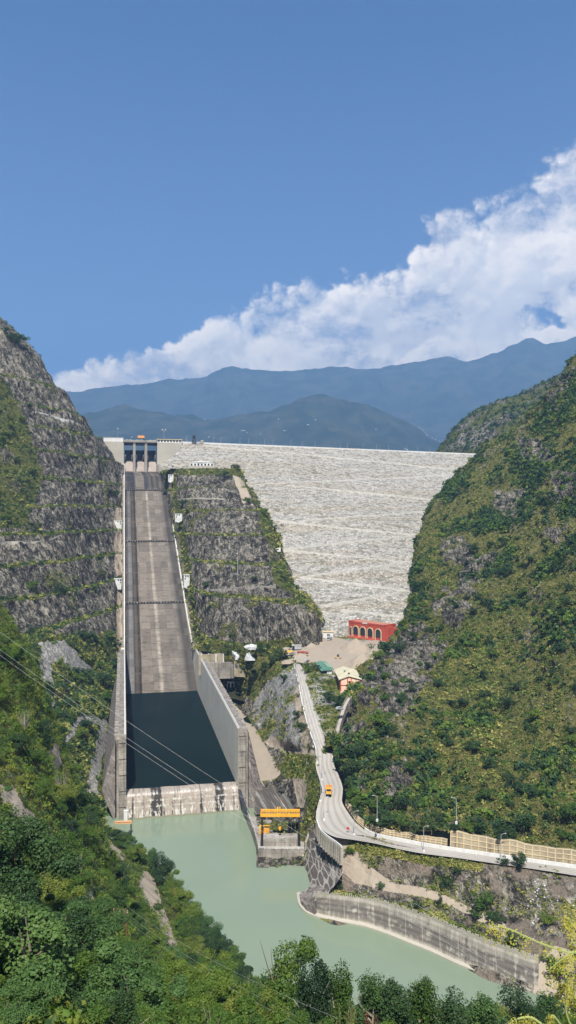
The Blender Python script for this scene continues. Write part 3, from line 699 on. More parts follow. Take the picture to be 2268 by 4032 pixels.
# bank between the road and the river wall
BK = [
 [(1262, 3240, 330), (1320, 3285, 318), (1440, 3290, 314), (1560, 3325, 306), (1700, 3350, 301), (1860, 3375, 295), (2050, 3402, 289), (2268, 3440, 281), (2500, 3480, 272), (2900, 3550, 262)],
 [(1275, 3330, 322), (1330, 3330, 317), (1440, 3330, 311), (1560, 3365, 303), (1700, 3395, 297), (1860, 3420, 291), (2050, 3450, 284), (2268, 3490, 276), (2500, 3540, 268), (2900, 3650, 256)],
 [(1285, 3420, 318), (1345, 3410, 313), (1450, 3410, 306), (1570, 3440, 298), (1710, 3470, 291), (1860, 3510, 283), (2050, 3560, 274), (2268, 3620, 263), (2500, 3680, 254), (2900, 3800, 244)],
 [(1270, 3485, 311), (1330, 3495, 306), (1450, 3500, 299), (1590, 3530, 291), (1740, 3580, 281), (1880, 3630, 270), (2060, 3690, 261), (2268, 3760, 248), (2500, 3820, 240), (2900, 3900, 234)],
 [(1262, 3512, 304), (1310, 3530, 300), (1431, 3549, 294), (1604, 3592, 283), (1784, 3662, 270), (1917, 3716, 260), (2073, 3776, 251), (2200, 3870, 246), (2400, 3960, 238), (2900, 4050, 228)],
 [(1262, 3620, 288), (1310, 3640, 284), (1431, 3670, 281), (1604, 3735, 270), (1784, 3810, 259), (1917, 3865, 250), (2073, 3905, 244), (2200, 3935, 240), (2400, 4000, 233), (2900, 4100, 222)],
]
G = loft(BK, 420, 170)
vvb = np.linspace(0, 1, 170)[:, None]
G = rough(G, 0.9, 5.0, 101, weight=np.clip(vvb / 0.12, 0, 1) * np.clip((1 - vvb) / 0.3, 0.3, 1))
px, py = proj(G); v = fbm(G / 11.0, 4, 19)
path = blob(G, [(1262, 3300), (1380, 3300), (1420, 3390), (1560, 3480), (1700, 3500), (1800, 3550), (1990, 3640), (2000, 3700), (1850, 3600), (1700, 3540), (1540, 3510), (1400, 3480), (1330, 3420)], 8)
path = np.maximum(path, blob(G, [(2120, 3800), (2190, 3720), (2268, 3750), (2240, 3930), (2100, 3920)], 8))
veg = np.clip(0.16 + v * 1.0, 0, 1) * (1 - path)
veg = np.maximum(veg, blob(G, [(1280, 3500), (1400, 3520), (1700, 3590), (1900, 3680), (2060, 3740), (2060, 3770), (1880, 3710), (1650, 3620), (1400, 3555), (1280, 3530)], 5))
veg = np.maximum(veg, blob(G, [(1370, 3300), (1600, 3345), (1900, 3400), (1900, 3425), (1700, 3410), (1500, 3370), (1370, 3350)], 5) * 0.9)
o = grid_obj('river_bank', G, M_HILL, dict(veg=veg, gravel=np.clip(0.30 + v * .9, 0, 1), rust=np.clip(0.40 - v * 0.9, 0, 1) * (1 - path), pale=path))
tag(o, 'stony terraced bank between the road and the river wall', kind='structure')
G_BK = G; VEG_BK = veg

# near slope below the viewpoint, a polar height map
NCOL = [-1000, -400, 0, 200, 400, 600, 800, 1000, 1100, 1500, 1900, 2300, 2900]
NROW = [2, 12, 30, 60, 90, 120, 150, 180, 210, 240, 270, 300, 340, 380]
NZ = np.array([
 [148, 141, 127, 115, 112, 110, 112, 118, 125, 132, 138, 142, 130, 100],
 [148, 141, 127, 112, 107, 103, 102, 104, 110, 116, 122, 126, 112, 85],
 [148, 141, 127, 110, 104, 99, 96, 96, 100, 106, 111, 114, 98, 70],
 [148, 142, 128, 110, 98, 90, 84, 80, 77, 76, 74, 70, 53, 30],
 [148, 142, 127, 108, 93, 82, 72, 62, 51, 42, 33, 24, 9, -4],
 [148, 142, 127, 107, 90, 75, 61, 48, 34, 24, 14, 7, -2, -6],
 [148, 142, 127, 107, 89, 72, 55, 40, 25, 11, -1, -5, -8, -8],
 [148, 142, 127, 106, 87, 68, 49, 33, 16, 0, -6, -8, -8, -8],
 [148, 142, 127, 106, 86, 65, 46, 30, 14, -1, -6, -8, -8, -8],
 [148, 142, 127, 106, 84, 62, 43, 27, 12, -2, -6, -8, -8, -8],
 [148, 142, 127, 106, 84, 62, 43, 27, 12, -2, -6, -8, -8, -8],
 [148, 142, 127, 106, 85, 64, 45, 29, 13, -1, -6, -8, -8, -8],
 [148, 142, 128, 108, 88, 68, 50, 34, 18, 4, -3, -6, -8, -8]]).T
A = np.zeros((len(NROW), len(NCOL), 3))
for i, D in enumerate(NROW):
    for j, c in enumerate(NCOL): A[i, j] = ((c - CX) / F * D, D, NZ[i, j])
G = cr(A, 420); G = cr(G.transpose(1, 0, 2), 420).transpose(1, 0, 2)
wn = np.clip(G[..., 1] / 60, 0, 1) * np.clip((G[..., 2] + 2) / 10, 0, 1)
G = rough(G, 3.0, 18, 111, weight=wn * 0.8)
v = fbm(G / 15.0, 4, 23); px, py = proj(G)
bare = np.zeros_like(v)
for poly in ([(560, 3430), (600, 3440), (640, 3560), (660, 3620), (700, 3720), (680, 3740), (620, 3630), (570, 3560), (545, 3480)], [(430, 3310), (500, 3370), (480, 3400), (430, 3350)], [(320, 3500), (370, 3490), (360, 3560), (325, 3550)],
             [(60, 3150), (130, 3200), (180, 3290), (150, 3345), (60, 3290)], [(0, 3090), (60, 3100), (100, 3180), (50, 3210), (0, 3160)], [(310, 2950), (345, 2930), (360, 3010), (330, 3040)], [(190, 2960), (230, 2920), (245, 3010), (215, 3050)]):
    bare = np.maximum(bare, blob(G, poly, 8))
o = grid_obj('near_slope', G, M_ROCK, dict(veg=np.clip(0.85 + v * 0.4, 0, 1) * (1 - bare), gravel=bare * 0.2, rust=zero(G), pale=bare * 0.9))
tag(o, 'wooded slope falling from the viewpoint to the river', kind='structure')
G_NS = G; BARE_NS = bare

# river, and a base sheet of land to the horizon
mb = MB(); mb.add([(-130, 180, 0), (420, 120, 0), (420, 420, 0), (40, 420, 0), (-130, 420, 0)], [(0, 1, 2, 3, 4)])
tag(mb.build('river', M_RIVER), 'milky green river below the stilling basin', kind='structure')
mb = MB(); mb.add([(-9900, -50, -12), (9900, -50, -12), (9900, 13900, -12), (-9900, 13900, -12)], [(0, 1, 2, 3)])
M_LAND = plain('far_land', (0.07, 0.09, 0.045), 0.95, 0.3, 0.01)
tag(mb.build('ground', M_LAND), 'low land reaching to the horizon', kind='structure')

# ------------------------------------------------------------------ spillway (local frame: x across, y up the chute from the end sill, z up)
SA = rad(12.0)
SP_O = (-80.2, 384.0, 0.0)
sp = empty('spillway', SP_O, SA)
tag(sp, 'long concrete spillway chute running down to a dark stilling basin', 'spillway')
def sp_w(t, s, z):
    c, n = math.cos(SA), math.sin(SA); return (SP_O[0] + t * c - s * n, SP_O[1] + t * n + s * c, z)
def chute_z(s):
    return float(np.interp(s, [205, 224, 518, 524, 530, 537, 545, 556, 600], [4, 10.5, 179.6, 185.5, 191, 196.5, 200.5, 203, 204]))
def chute_w(s): return float(np.interp(s, [0, 230, 518, 535, 548, 556, 700], [56, 56, 47.6, 46.2, 41, 38, 38]))

def fn(t, b):
    uvn = t.node('ShaderNodeAttribute', attribute_name='tf').outputs['Fac']; sf = t.node('ShaderNodeAttribute', attribute_name='sf').outputs['Fac']
    n1 = t.noise(t.comb(t.math('MULTIPLY', uvn, 70), t.math('MULTIPLY', sf, 0.035), 0.0), 1.0, 6, 0.7)      # streaks down the slope
    n2 = t.noise(t.comb(t.math('MULTIPLY', uvn, 9), t.math('MULTIPLY', sf, 0.45), 4.0), 1.0, 6, 0.72)        # marks across it
    n3 = t.noise(t.comb(t.math('MULTIPLY', uvn, 40), t.math('MULTIPLY', sf, 0.9), 8.0), 1.0, 4, 0.7)
    wob = t.math('ADD', uvn, t.math('MULTIPLY', t.math('SUBTRACT', t.noise(t.comb(t.math('MULTIPLY', uvn, 12), t.math('MULTIPLY', sf, 0.02), 0.0), 1.0, 5, 0.7), 0.5), 0.035))
    lo = t.ramp(wob, [(0.0, (0.09, 0.085, 0.085)), (0.05, (0.11, 0.10, 0.10)), (0.075, (0.30, 0.30, 0.31)), (0.125, (0.24, 0.245, 0.26)), (0.14, (0.055, 0.048, 0.042)), (0.165, (0.16, 0.13, 0.10)), (0.19, (0.13, 0.105, 0.08)),  # first stops put the left wall's shade into the colour; stain bands follow
                       (0.21, (0.045, 0.038, 0.032)), (0.232, (0.05, 0.042, 0.036)), (0.245, (0.37, 0.325, 0.28)), (0.48, (0.37, 0.33, 0.285)), (0.497, (0.66, 0.61, 0.52)), (0.528, (0.66, 0.61, 0.52)), (0.55, (0.37, 0.33, 0.29)), (0.84, (0.35, 0.32, 0.285)), (0.90, (0.12, 0.11, 0.105)), (0.97, (0.15, 0.14, 0.13))])
    hi_ = t.ramp(t.math('ADD', wob, t.math('MULTIPLY', t.math('SUBTRACT', n1, 0.5), 0.10)), [(0.0, (0.28, 0.26, 0.22)), (0.06, (0.07, 0.068, 0.08)), (0.24, (0.06, 0.06, 0.085)), (0.27, (0.30, 0.275, 0.245)), (0.46, (0.29, 0.265, 0.235)), (0.49, (0.06, 0.06, 0.085)), (0.57, (0.10, 0.095, 0.10)), (0.62, (0.24, 0.22, 0.20)), (0.66, (0.07, 0.065, 0.07)),
                        (0.74, (0.25, 0.235, 0.22)), (0.80, (0.08, 0.07, 0.07)), (0.86, (0.22, 0.21, 0.20)), (0.93, (0.06, 0.055, 0.055)), (1.0, (0.20, 0.19, 0.17))])
    up = t.math('GREATER_THAN', sf, 517.5)
    c = t.mix(up, lo, hi_)
    c = t.mix(t.mr(n2, 0.50, 0.62, 0, 0.62), c, (0.15, 0.135, 0.12))
    c = t.mix(t.mr(n1, 0.52, 0.68, 0, 0.6), c, (0.19, 0.175, 0.155))
    pc = t.comb(t.math('FLOOR', t.math('MULTIPLY', uvn, 7.46)), t.math('FLOOR', t.math('MULTIPLY', sf, 0.119)), 0.0)
    wn = t.node('ShaderNodeTexWhiteNoise', {'Vector': pc}, noise_dimensions='2D').outputs['Value']
    wn = t.mr(wn, 0.0, 1.0, 0.72, 1.14); c = t.vmath('MULTIPLY', c, t.comb(wn, t.math('MULTIPLY', wn, 0.985), t.math('MULTIPLY', wn, 0.97)))
    # slab joints
    jl = t.math('PINGPONG', sf, 4.2); jl2 = t.math('PINGPONG', t.math('ADD', sf, 7.0), 21.0); jt = t.math('PINGPONG', t.math('ADD', uvn, 0.005), 0.067)
    c = t.mix(t.mr(t.math('ADD', jl, t.math('MULTIPLY', t.math('SUBTRACT', n3, 0.5), 1.5)), 0.5, 0.0, 0, 0.65), c, (0.15, 0.13, 0.115))
    c = t.mix(t.mr(jl2, 0.9, 0.1, 0, 0.5), c, t.mix(t.mr(n3, 0.45, 0.6), (0.13, 0.115, 0.10), (0.42, 0.38, 0.31)))
    c = t.mix(t.mr(jt, 0.004, 0.0, 0, 0.4), c, (0.16, 0.14, 0.12))
    # rusty seeps below some joints
    rr = t.noise(t.comb(t.math('MULTIPLY', uvn, 7), t.math('MULTIPLY', sf, 0.08), 2.0), 1.0, 3, 0.6)
    c = t.mix(t.math('MULTIPLY', t.mr(jl2, 2.0, 0.0, 0, 1), t.mr(rr, 0.60, 0.66, 0, 0.85)), c, (0.42, 0.20, 0.07))
    t.put(b.inputs['Normal'], t.bump(t.math('ADD', n3, n2), 0.35, 0.35))
    return t.vmath('MULTIPLY', c, (0.475, 0.46, 0.44))
M_CHUTE = material('stained_shaded_chute_slab', fn, 0.88, 0.2)
ns, ntt = 420, 90
ss = np.concatenate([np.linspace(205, 512, 300), np.linspace(513, 600, 120)])
tt = np.linspace(0, 1, ntt)
G = np.zeros((ns, ntt, 3))
for i, s in enumerate(ss): G[i, :, 0] = tt * chute_w(s); G[i, :, 1] = s; G[i, :, 2] = chute_z(s)
TF = np.repeat(tt[None], ns, 0); SF = np.repeat(ss[:, None], ntt, 1)
grid_obj('chute_floor', G, M_CHUTE, dict(tf=TF, sf=SF), parent=sp)
# side walls
def side_wall(name, side, mat):
    mb = MB(); prev = None; S_ = list(np.arange(0, 200, 20.0)) + [200, 230, 240, 250, 262, 280, 300, 340, 380, 420, 460, 500, 518, 528, 536, 543, 549, 556, 566]
    for s in S_:
        w = chute_w(s); hz = 41.0 if s <= 250 else max(41.0, chute_z(s) + (11.0 if s < 268 else 6.5))
        if s > 256: hz = max(chute_z(s) + float(np.interp(s, [256, 300, 518, 566], [10, 5.0, 4.5, 10])), 41.0 if s < 268 else 0)
        bz = -4 if s < 205 else chute_z(s) - 6
        x0, x1 = ((-3.6, 0.0) if s <= 250 else (-2.2, 0.0)) if side < 0 else ((w, w + 3.6) if s <= 250 else (w, w + 2.2))
        cur = (x0, x1, s, bz, hz)
        if prev:
            a0, a1, s0, b0, h0 = prev
            mb.add([(a0, s0, b0), (a1, s0, b0), (x1, s, bz), (x0, s, bz), (a0, s0, h0), (a1, s0, h0), (x1, s, hz), (x0, s, hz)],
                   [(4, 5, 6, 7), (0, 4, 7, 3), (1, 2, 6, 5)] + ([(0, 1, 5, 4)] if s0 == 0 else []) + ([(3, 7, 6, 2)] if s == 566 else []))
        prev = cur
    return mb.build(name, mat, sp)
wl = side_wall('side_wall', -1, M_WALL); wr = side_wall('side_wall', 1, M_WALL)
def wall_rail(side):
    mb = MB(); P = []
    for s in list(np.arange(0, 251, 10.0)) + list(np.arange(256, 560, 8.0)):
        w = chute_w(s); hz = 41.0 if s <= 256 else max(chute_z(s) + float(np.interp(s, [256, 300, 518, 566], [10, 5.0, 4.5, 10])), 41.0 if s < 268 else 0)
        P.append(((-0.45 if side < 0 else w + 0.45), s, hz))
    for a, b in zip(P[:-1], P[1:]):
        mb.hexa([(a[0] - .18, a[1], a[2]), (a[0] + .18, a[1], a[2]), (b[0] + .18, b[1], b[2]), (b[0] - .18, b[1], b[2])],
                [(a[0] - .18, a[1], a[2] + .9), (a[0] + .18, a[1], a[2] + .9), (b[0] + .18, b[1], b[2] + .9), (b[0] - .18, b[1], b[2] + .9)])
    mb.build('parapet', M_WHITE, wl if side < 0 else wr)
wall_rail(-1); wall_rail(1)
def coping(side):
    mb = MB(); P = []
    for s in list(np.arange(0, 251, 10.0)) + list(np.arange(256, 560, 8.0)):
        w = chute_w(s); hz = 41.0 if s <= 256 else max(chute_z(s) + float(np.interp(s, [256, 300, 518, 566], [10, 5.0, 4.5, 10])), 41.0 if s < 268 else 0)
        th = 3.6 if s <= 250 else 2.2; P.append(((-th - .1, -.9) if side < 0 else (w + .9, w + th + .1)) + (s, hz))
    for a, b in zip(P[:-1], P[1:]):
        mb.hexa([(a[0], a[2], a[3] - .3), (a[1], a[2], a[3] - .3), (b[1], b[2], b[3] - .3), (b[0], b[2], b[3] - .3)], [(a[0], a[2], a[3] + .12), (a[1], a[2], a[3] + .12), (b[1], b[2], b[3] + .12), (b[0], b[2], b[3] + .12)])
    mb.build('coping', M_COPE, wl if side < 0 else wr)
M_COPE = concrete('weathered_coping', (0.22, 0.20, 0.18), (0.06, 0.055, 0.05), 0.6, 0.4, sc=2.0, veins=0.35)
coping(-1); coping(1)
# end faces with pour lines and the counterfort strip behind the walls
for side, x0 in ((-1, -3.7), (1, 56.1)):
    mb = MB()
    for k in range(22):
        z0 = -2 + k * 1.98; mb.box(x0, x0 + 3.6, -0.6 - 0.12 * (k % 2) - (0.5 if k % 4 == 0 else 0), 0.2, z0, z0 + 1.93)
    mb.build('wall_end', M_CONC_ST, sp)
    mb = MB()
    for s in np.arange(6, 250, 6.0):
        xa = -5.8 if side < 0 else 59.7
        mb.box(xa, xa + 2.1, s, s + 2.2, -2, 40.0)
    xa = -5.6 if side < 0 else 59.8
    mb.box(xa, xa + 1.9, 3, 252, -2, 38.2)
    mb.build('counterfort', M_CONC_ST, sp)
    mb = MB(); sg = side; xo = -5.4 if side < 0 else 61.4
    L = 165 if side < 0 else 30
    mb.add([(xo, 0, 39), (xo + sg * (6.5 if side < 0 else 8.5), 0, 4 if side > 0 else 14), (xo, 0, -2), (xo, L, 39), (xo + sg * 4, L, 24), (xo, L, -2)], [(0, 1, 2), (3, 5, 4), (0, 3, 4, 1), (1, 4, 5, 2), (0, 2, 5, 3)])
    mb.build('wing_wall', M_CONC_DK, sp)
# end sill with its stained face
ns_, nz_ = 150, 30
prof = cr(np.array([[-3.2, -3.0], [-2.6, 0.0], [-1.4, 5.0], [-0.2, 9.6], [1.2, 11.0], [4.0, 11.3], [9.0, 11.2], [11.5, 6.0], [12.0, -3.0]]), nz_)
G = np.zeros((nz_, ns_, 3)); X = np.linspace(0.0, 56.0, ns_)
G[..., 0] = X[None]; G[..., 1] = prof[:, :1] + 0.25 * np.sign(np.sin(X * 0.66))[None] * (prof[:, 1:] < 10); G[..., 2] = prof[:, 1:] + 0.1 * np.sin(X * 0.4)[None]
def fn(t, b):
    p = t.node('ShaderNodeTexCoord').outputs['Object']; x, y, z = t.sep(p)[:3]
    s = t.noise(t.comb(x, 0.0, t.math('MULTIPLY', z, 0.08)), 0.5, 7, 0.72); n = t.noise(p, 0.5, 6, 0.7)
    c = t.mix(t.mr(n, 0.35, 0.65), (0.36, 0.31, 0.26), (0.25, 0.21, 0.18))
    zz = t.mr(z, 9.5, 2.0, 0.0, 0.13)
    c = t.mix(t.mr(t.math('ADD', s, t.math('MULTIPLY', zz, 0.4)), 0.585, 0.63), c, (0.035, 0.032, 0.032))
    xn = t.math('ADD', x, t.math('MULTIPLY', t.math('SUBTRACT', t.noise(p, 0.5, 4, 0.7), 0.5), 4.0))
    for c0, hw in ((14.8, 3.0), (46.5, 2.6), (8.6, .5)): c = t.mix(t.mr(t.math('ABSOLUTE', t.math('SUBTRACT', xn, c0)), hw, hw - 0.8, 0, 0.93), c, (0.028, 0.025, 0.025))
    w = t.noise(t.comb(x, 3.0, t.math('MULTIPLY', z, 0.3)), 0.9, 5, 0.7)
    lip = t.math('PINGPONG', z, 1.35)
    c = t.mix(t.math('MULTIPLY', t.mr(lip, 0.55, 0.1), t.mr(w, 0.46, 0.58)), c, (0.52, 0.50, 0.46))
    c = t.mix(t.mr(t.math('ADD', w, zz), 0.63, 0.68), c, (0.50, 0.48, 0.44))
    return t.mix(t.mr(z, 1.0, 0.5), c, (0.20, 0.19, 0.13))
M_SILL = material('streaked_sill', fn, 0.85, 0.2)
grid_obj('end_sill', G, M_SILL, parent=sp)
mb = MB(); mb.add([(0, 7, 10.9), (56, 7, 10.9), (56, 228, 10.9), (0, 228, 10.9)], [(0, 1, 2, 3)])
bw = mb.build('basin_water', M_POOL); bw.location = SP_O; bw.rotation_euler = (0, 0, SA); tag(bw, 'dark still water in the stilling basin', kind='structure')
# aerator slots across the chute
for s in (516.5, 419.5, 327.0):
    z = chute_z(s); w = chute_w(s); mb = MB()
    mb.box(0.3, w - 0.3, s - 1.0, s + 0.2, z + 0.05, z + 1.7)
    st = mb.build('aerator_step', M_CONC_DK, sp)
    k = 20
    for i in range(k):
        x = 0.9 + (w - 2.6) * i / (k - 1); mb = MB(); mb.box(x, x + 1.5, s - 1.35, s - 0.8, z + 0.2, z + 1.45); mb.build('air_vent', M_DARK, st)
# gate structure: sill, piers, radial gates, bridge
mb = MB(); gs = 557.0
ridge = [(-1.2, 202), (1.5, 206.5), (4, 208.5), (10, 214.5), (14, 216), (22, 216), (22, 196), (-1.2, 196)]
mb.prism([(gs + a, b) for a, b in ridge], 0.0, 37.5, 'x')
gt = mb.build('gate_sill', concrete('brown_sill', (0.34, 0.29, 0.25), (0.12, 0.10, 0.09), 0.4, 0.5), sp)
bays = [(0.0, 9.8), (13.2, 23.4), (27.0, 37.4)]
for x0, x1 in ((9.8, 13.2), (23.4, 27.0)):
    mb = MB()
    mb.prism([(x0, gs - 3), (x0 + 1.0, gs - 4), (x1 - 1.0, gs - 4), (x1, gs - 3), (x1, gs + 26), (x0, gs + 26)], 198, 223, 'z')
    mb.prism([(x0 + 0.2, gs + 1), (x1 - 0.2, gs + 1), (x1 - 0.2, gs + 26), (x0 + 0.2, gs + 26)], 223, 238.4, 'z')
    mb.build('pier', M_PIER, sp)
for x0, x1 in bays:
    g = MB(); n = 12; R = 13.0; cz, cy = 222.0, gs + 3.0
    pts = [(cy + R * math.cos(a), cz + R * math.sin(a)) for a in np.linspace(-0.55, 0.62, n)]
    for (ya, za), (yb, zb) in zip(pts[:-1], pts[1:]):
        g.hexa([(x0 + .1, ya, za), (x1 - .1, ya, za), (x1 - .1, ya + .5, za), (x0 + .1, ya + .5, za)], [(x0 + .1, yb, zb), (x1 - .1, yb, zb), (x1 - .1, yb + .5, zb), (x0 + .1, yb + .5, zb)])
    for z in (216.2, 219.0, 222.0, 225.0, 228.0):
        y = cy + math.sqrt(max(0, R * R - (z - cz) ** 2)); g.box(x0 + .4, x1 - .4, y - 1.1, y + .1, z - .25, z + .25)
    gate = g.build('radial_gate', M_GATE, sp)
    a = MB()
    for xx in (x0 + 1.6, x1 - 1.6):
        for zz in (217.5, 224.0): a.tube([(xx, cy + 11.5, zz), (x0 + .5 if xx < (x0 + x1) / 2 else x1 - .5, cy + 1, cz)], 0.45, 6)
        a.tube([(xx, cy + 9, 218.5), (xx, cy + 9.5, 223.3)], 0.3, 5)
    a.build('gate_arm', M_GREY, gate)
mb = MB(); mb.box(-1, 38.5, gs, gs + 14, 238.4, 240.0)
for i in range(26): mb.box(-0.6 + i * 1.5, 0.0 + i * 1.5, gs - .7, gs, 237.7, 239.4)
mb.box(-1, 38.5, gs, gs + .5, 240.0, 240.9)
br = mb.build('gate_bridge', M_PIER, sp)
for x in (1.2, 5.5, 14, 18.5, 29, 33.5): mb = MB(); mb.box(x, x + 3.4, gs + .8, gs + 2.6, 240.0, 241.3); mb.build('hoist_box', M_WHITE, br)
mb = MB(); mb.box(-0.6, 38.3, gs + 4, gs + 4.6, 234.6, 238.3); mb.build('lintel', M_GATE, br)
# curving wing wall between the gates and the chute on the right
mb = MB(); q = [(37.6, 566), (38.0, 556), (41, 548), (46.2, 535), (52, 540), (50, 566)]
mb.prism(q, 196, 212, 'z'); mb.build('curved_wall', M_WALL, sp)

# abutment blocks either side of the gates
def block(name, label, poly, y0, y1, gallery, mat=M_CONC):
    b = empty(name, (SP_O[0] - 557 * math.sin(SA), SP_O[1] + 557 * math.cos(SA), 0), SA); tag(b, label, 'abutment')
    mb = MB(); mb.prism(poly, y0, y1); mb.build('concrete_mass', mat, b)
    mb = MB(); x0, x1, z0, z1 = gallery
    if 'right' in label:
        n = 8; w = (x1 - x0) / n
        for i in range(n + 1): mb.box(x0 + i * w - .9 * (i > 0), x0 + i * w + .9 * (i < n), y0 + 1.5, y0 + 2.2, z0 + .02, z1)
        mb.box(x0, x1, y0 + 1.51, y0 + 2.19, z0 + .03, z0 + .7)
        g = mb.build('gallery_wall', M_WHITE, b)
        mb = MB(); mb.box(x0, x1, y0 + 2.3, y0 + 8, z0 + .1, z1 - .1); mb.build('window', M_GLASS, g)
        mb = MB(); mb.box(x0 - 1, x1 + 1, y0 + .3, y0 + 9, z1, z1 + .7); mb.build('roof_slab', M_CREAM, b)
    else:
        mb.box(x0, x1, y0 + .6, y0 + 8, z0 + .02, z1); mb.build('parapet_house', M_WHITE, b)
        mb = MB(); mb.box(x0 - .5, x1 + .3, y0 + .3, y0 + 8.4, z1, z1 + .5); mb.build('roof_slab', M_GREY, b)
    return b
block('abutment_block', 'pale concrete block with a white parapet left of the gates', [(-25, 238.6), (-2.0, 238.6), (-1.0, 236), (-1.0, 196), (-4, 196), (-14, 214)], 0, 22, (-24.5, -1.5, 238.6, 243.2))
block('abutment_block', 'pale concrete block with a windowed gallery right of the gates', [(38.6, 238.6), (68.5, 238.6), (68.5, 232), (47.5, 206), (38.6, 205)], 2, 24, (38.9, 68.2, 238.6, 242.2))
mb = MB(); mb.box(41, 46, -1.6, 1.4, 204, 208.6); o = mb.build('portal_hut', M_WHITE)
o.location = (SP_O[0] - 557 * math.sin(SA), SP_O[1] + 557 * math.cos(SA), 0); o.rotation_euler = (0, 0, SA); tag(o, 'tiny white hut at the foot of the right abutment block', 'hut')

# bridge crane over the gates
def local_empty(name, t, s, z): return empty(name, sp_w(t, s, z), SA)
c = local_empty('gantry_crane', 16, 563, 240.0); tag(c, 'small orange gantry crane on the bridge above the spillway gates', 'crane')
mb = MB()
for x in (0, 6.6):
    for y in (0, 4): mb.box(x, x + .5, y, y + .5, 0, 4.0)
mb.box(-1.6, 8.6, 0, .5, 2.2, 2.7); mb.build('leg_frame', M_BLACK, c)
mb = MB(); mb.prism([(-.6, 4.0), (7.8, 4.0), (7.6, 6.6), (6.6, 7.0), (0.4, 7.0), (-.4, 6.6)], -.4, 5); mb.build('hoist_house', M_ORG, c)

# gauge houses along both walls
def gauge_house(s, side, label, w=6.6, h=5.4, deep=3.6, at_=None):
    z = chute_z(s) + 1.0
    t0 = -3.2 - w if side < 0 else chute_w(s) + 3.0
    e = local_empty('gauge_house', t0, s, z)
    if at_: e.location = pt(*at_)
    tag(e, label, 'gauge house', 'white gauge houses beside the chute')
    mb = MB(); mb.box(0, w, 0, 5, deep * 0.0, h); b = mb.build('hut_wall', M_WHITE, e)
    mb = MB(); tpl = [(0, 0), (w, 0), (w, -deep), (w * .45, -deep)] if side < 0 else [(0, 0), (w, 0), (w, -deep * .4), (w * .5, -deep), (0, -deep * .7)]
    mb.prism(tpl, 0.15, 5); mb.build('footing', M_WHITE, e)
    for x in ((w * .50, w * .78) if side < 0 else (w * .18, w * .50)): mb = MB(); mb.box(x, x + 1.1, -.08, .3, h - 1.9, h - .5); mb.build('window', M_DARK, b)
    mb = MB(); xx = w * .8 if side < 0 else w * .12; mb.box(xx, xx + .9, -.08, .3, h - 4.0, h - 2.6); mb.build('window', M_DARK, b)
    mb = MB(); mb.box(-.3, w + .3, -.3, 5.3, h, h + .3); mb.build('roof', M_WHITE, e)
rows_ = [(533, 'top pair'), (449, 'middle pair'), (355, 'lowest pair')]
gauge_house(530, -1, 'white gauge house left of the chute beside its dark top lip'); gauge_house(531, 1, 'white gauge house right of the chute beside its dark top lip', 5.6, at_=(663, 1888, 862))
gauge_house(446, -1, 'white gauge house left of the chute above the middle slot', 8.4); gauge_house(446, 1, 'white gauge house right of the chute above the middle slot', 7.0, at_=(690, 2044, 788))
gauge_house(352, -1, 'white gauge house left of the chute above the lowest slot', 6.6, 5.4, 4.6); gauge_house(352, 1, 'white gauge house right of the chute above the lowest slot', 6.4, 6.4, 6.4, at_=(724, 2292, 706))
e = local_empty('valve_chamber', 60.5, 280, 46); tag(e, 'small stained concrete chamber right of the lower chute wall', 'chamber')
mb = MB(); mb.box(0, 4.6, 0, 4, -3, 4.0); b = mb.build('chamber_wall', M_CONC_YL, e); mb = MB(); mb.box(-.3, 4.9, -.3, 4.3, 4.0, 4.4); mb.build('roof', M_CONC, e)

# ------------------------------------------------------------------ road, kerbs, walls
RD = [((1163, 2585), (1222, 2590), 52.9), ((1157, 2616), (1191, 2616), 51.2), ((1166, 2660), (1205, 2665), 48.5), ((1177, 2709), (1221, 2712), 45.3), ((1190, 2780), (1243, 2785), 41), ((1212, 2866), (1268, 2864), 36.5), ((1228, 2910), (1281, 2905), 34),
      ((1240, 2943), (1291, 2941), 32.2), ((1242, 2965), (1313, 2950), 31.2), ((1244, 3024), (1314, 3007), 28.3), ((1259, 3075), (1335, 3056), 26.3), ((1268, 3116), (1350, 3103), 24.6), ((1256, 3157), (1347, 3157), 22.8), ((1245, 3198), (1373, 3203), 21.3),
      ((1247, 3233), (1398, 3237), 20.3), ((1272, 3270), (1420, 3256), 19.8), ((1320, 3296), (1445, 3275), 19.6), ((1400, 3308), (1475, 3291), 19.5), ((1480, 3322), (1530, 3303), 19.5), ((1570, 3343), (1610, 3318), 19.5), ((1666, 3361), (1690, 3333), 19.5),
      ((1800, 3378), (1810, 3352), 19.6), ((1956, 3401), (1960, 3374), 19.7), ((2110, 3423), (2110, 3396), 19.8), ((2268, 3448), (2268, 3418), 20), ((2500, 3490), (2500, 3455), 20), ((2900, 3560), (2900, 3515), 20)]
LE = np.array([ptz(*a, z + 0.35) for a, b, z in RD]); RE = np.array([ptz(*b, z + 0.35) for a, b, z in RD])
LE = cr(LE, 260); RE = cr(RE, 260)
kk = np.linspace(0, 1, 14)[None, :, None]; G = LE[:, None] * (1 - kk) + RE[:, None] * kk
wv = (np.abs(((kk[0, :, 0] * 4.0) % 1) - 0.5) < 0.17).astype(float)
TRK = np.repeat(wv[None], 260, 0) * (kk[0, :, 0] > 0.08)[None] * (kk[0, :, 0] < 0.92)[None]
o = grid_obj('road', G, M_ROAD, dict(track=TRK)); tag(o, 'pale dusty haul road climbing from the river to the yard', kind='structure')
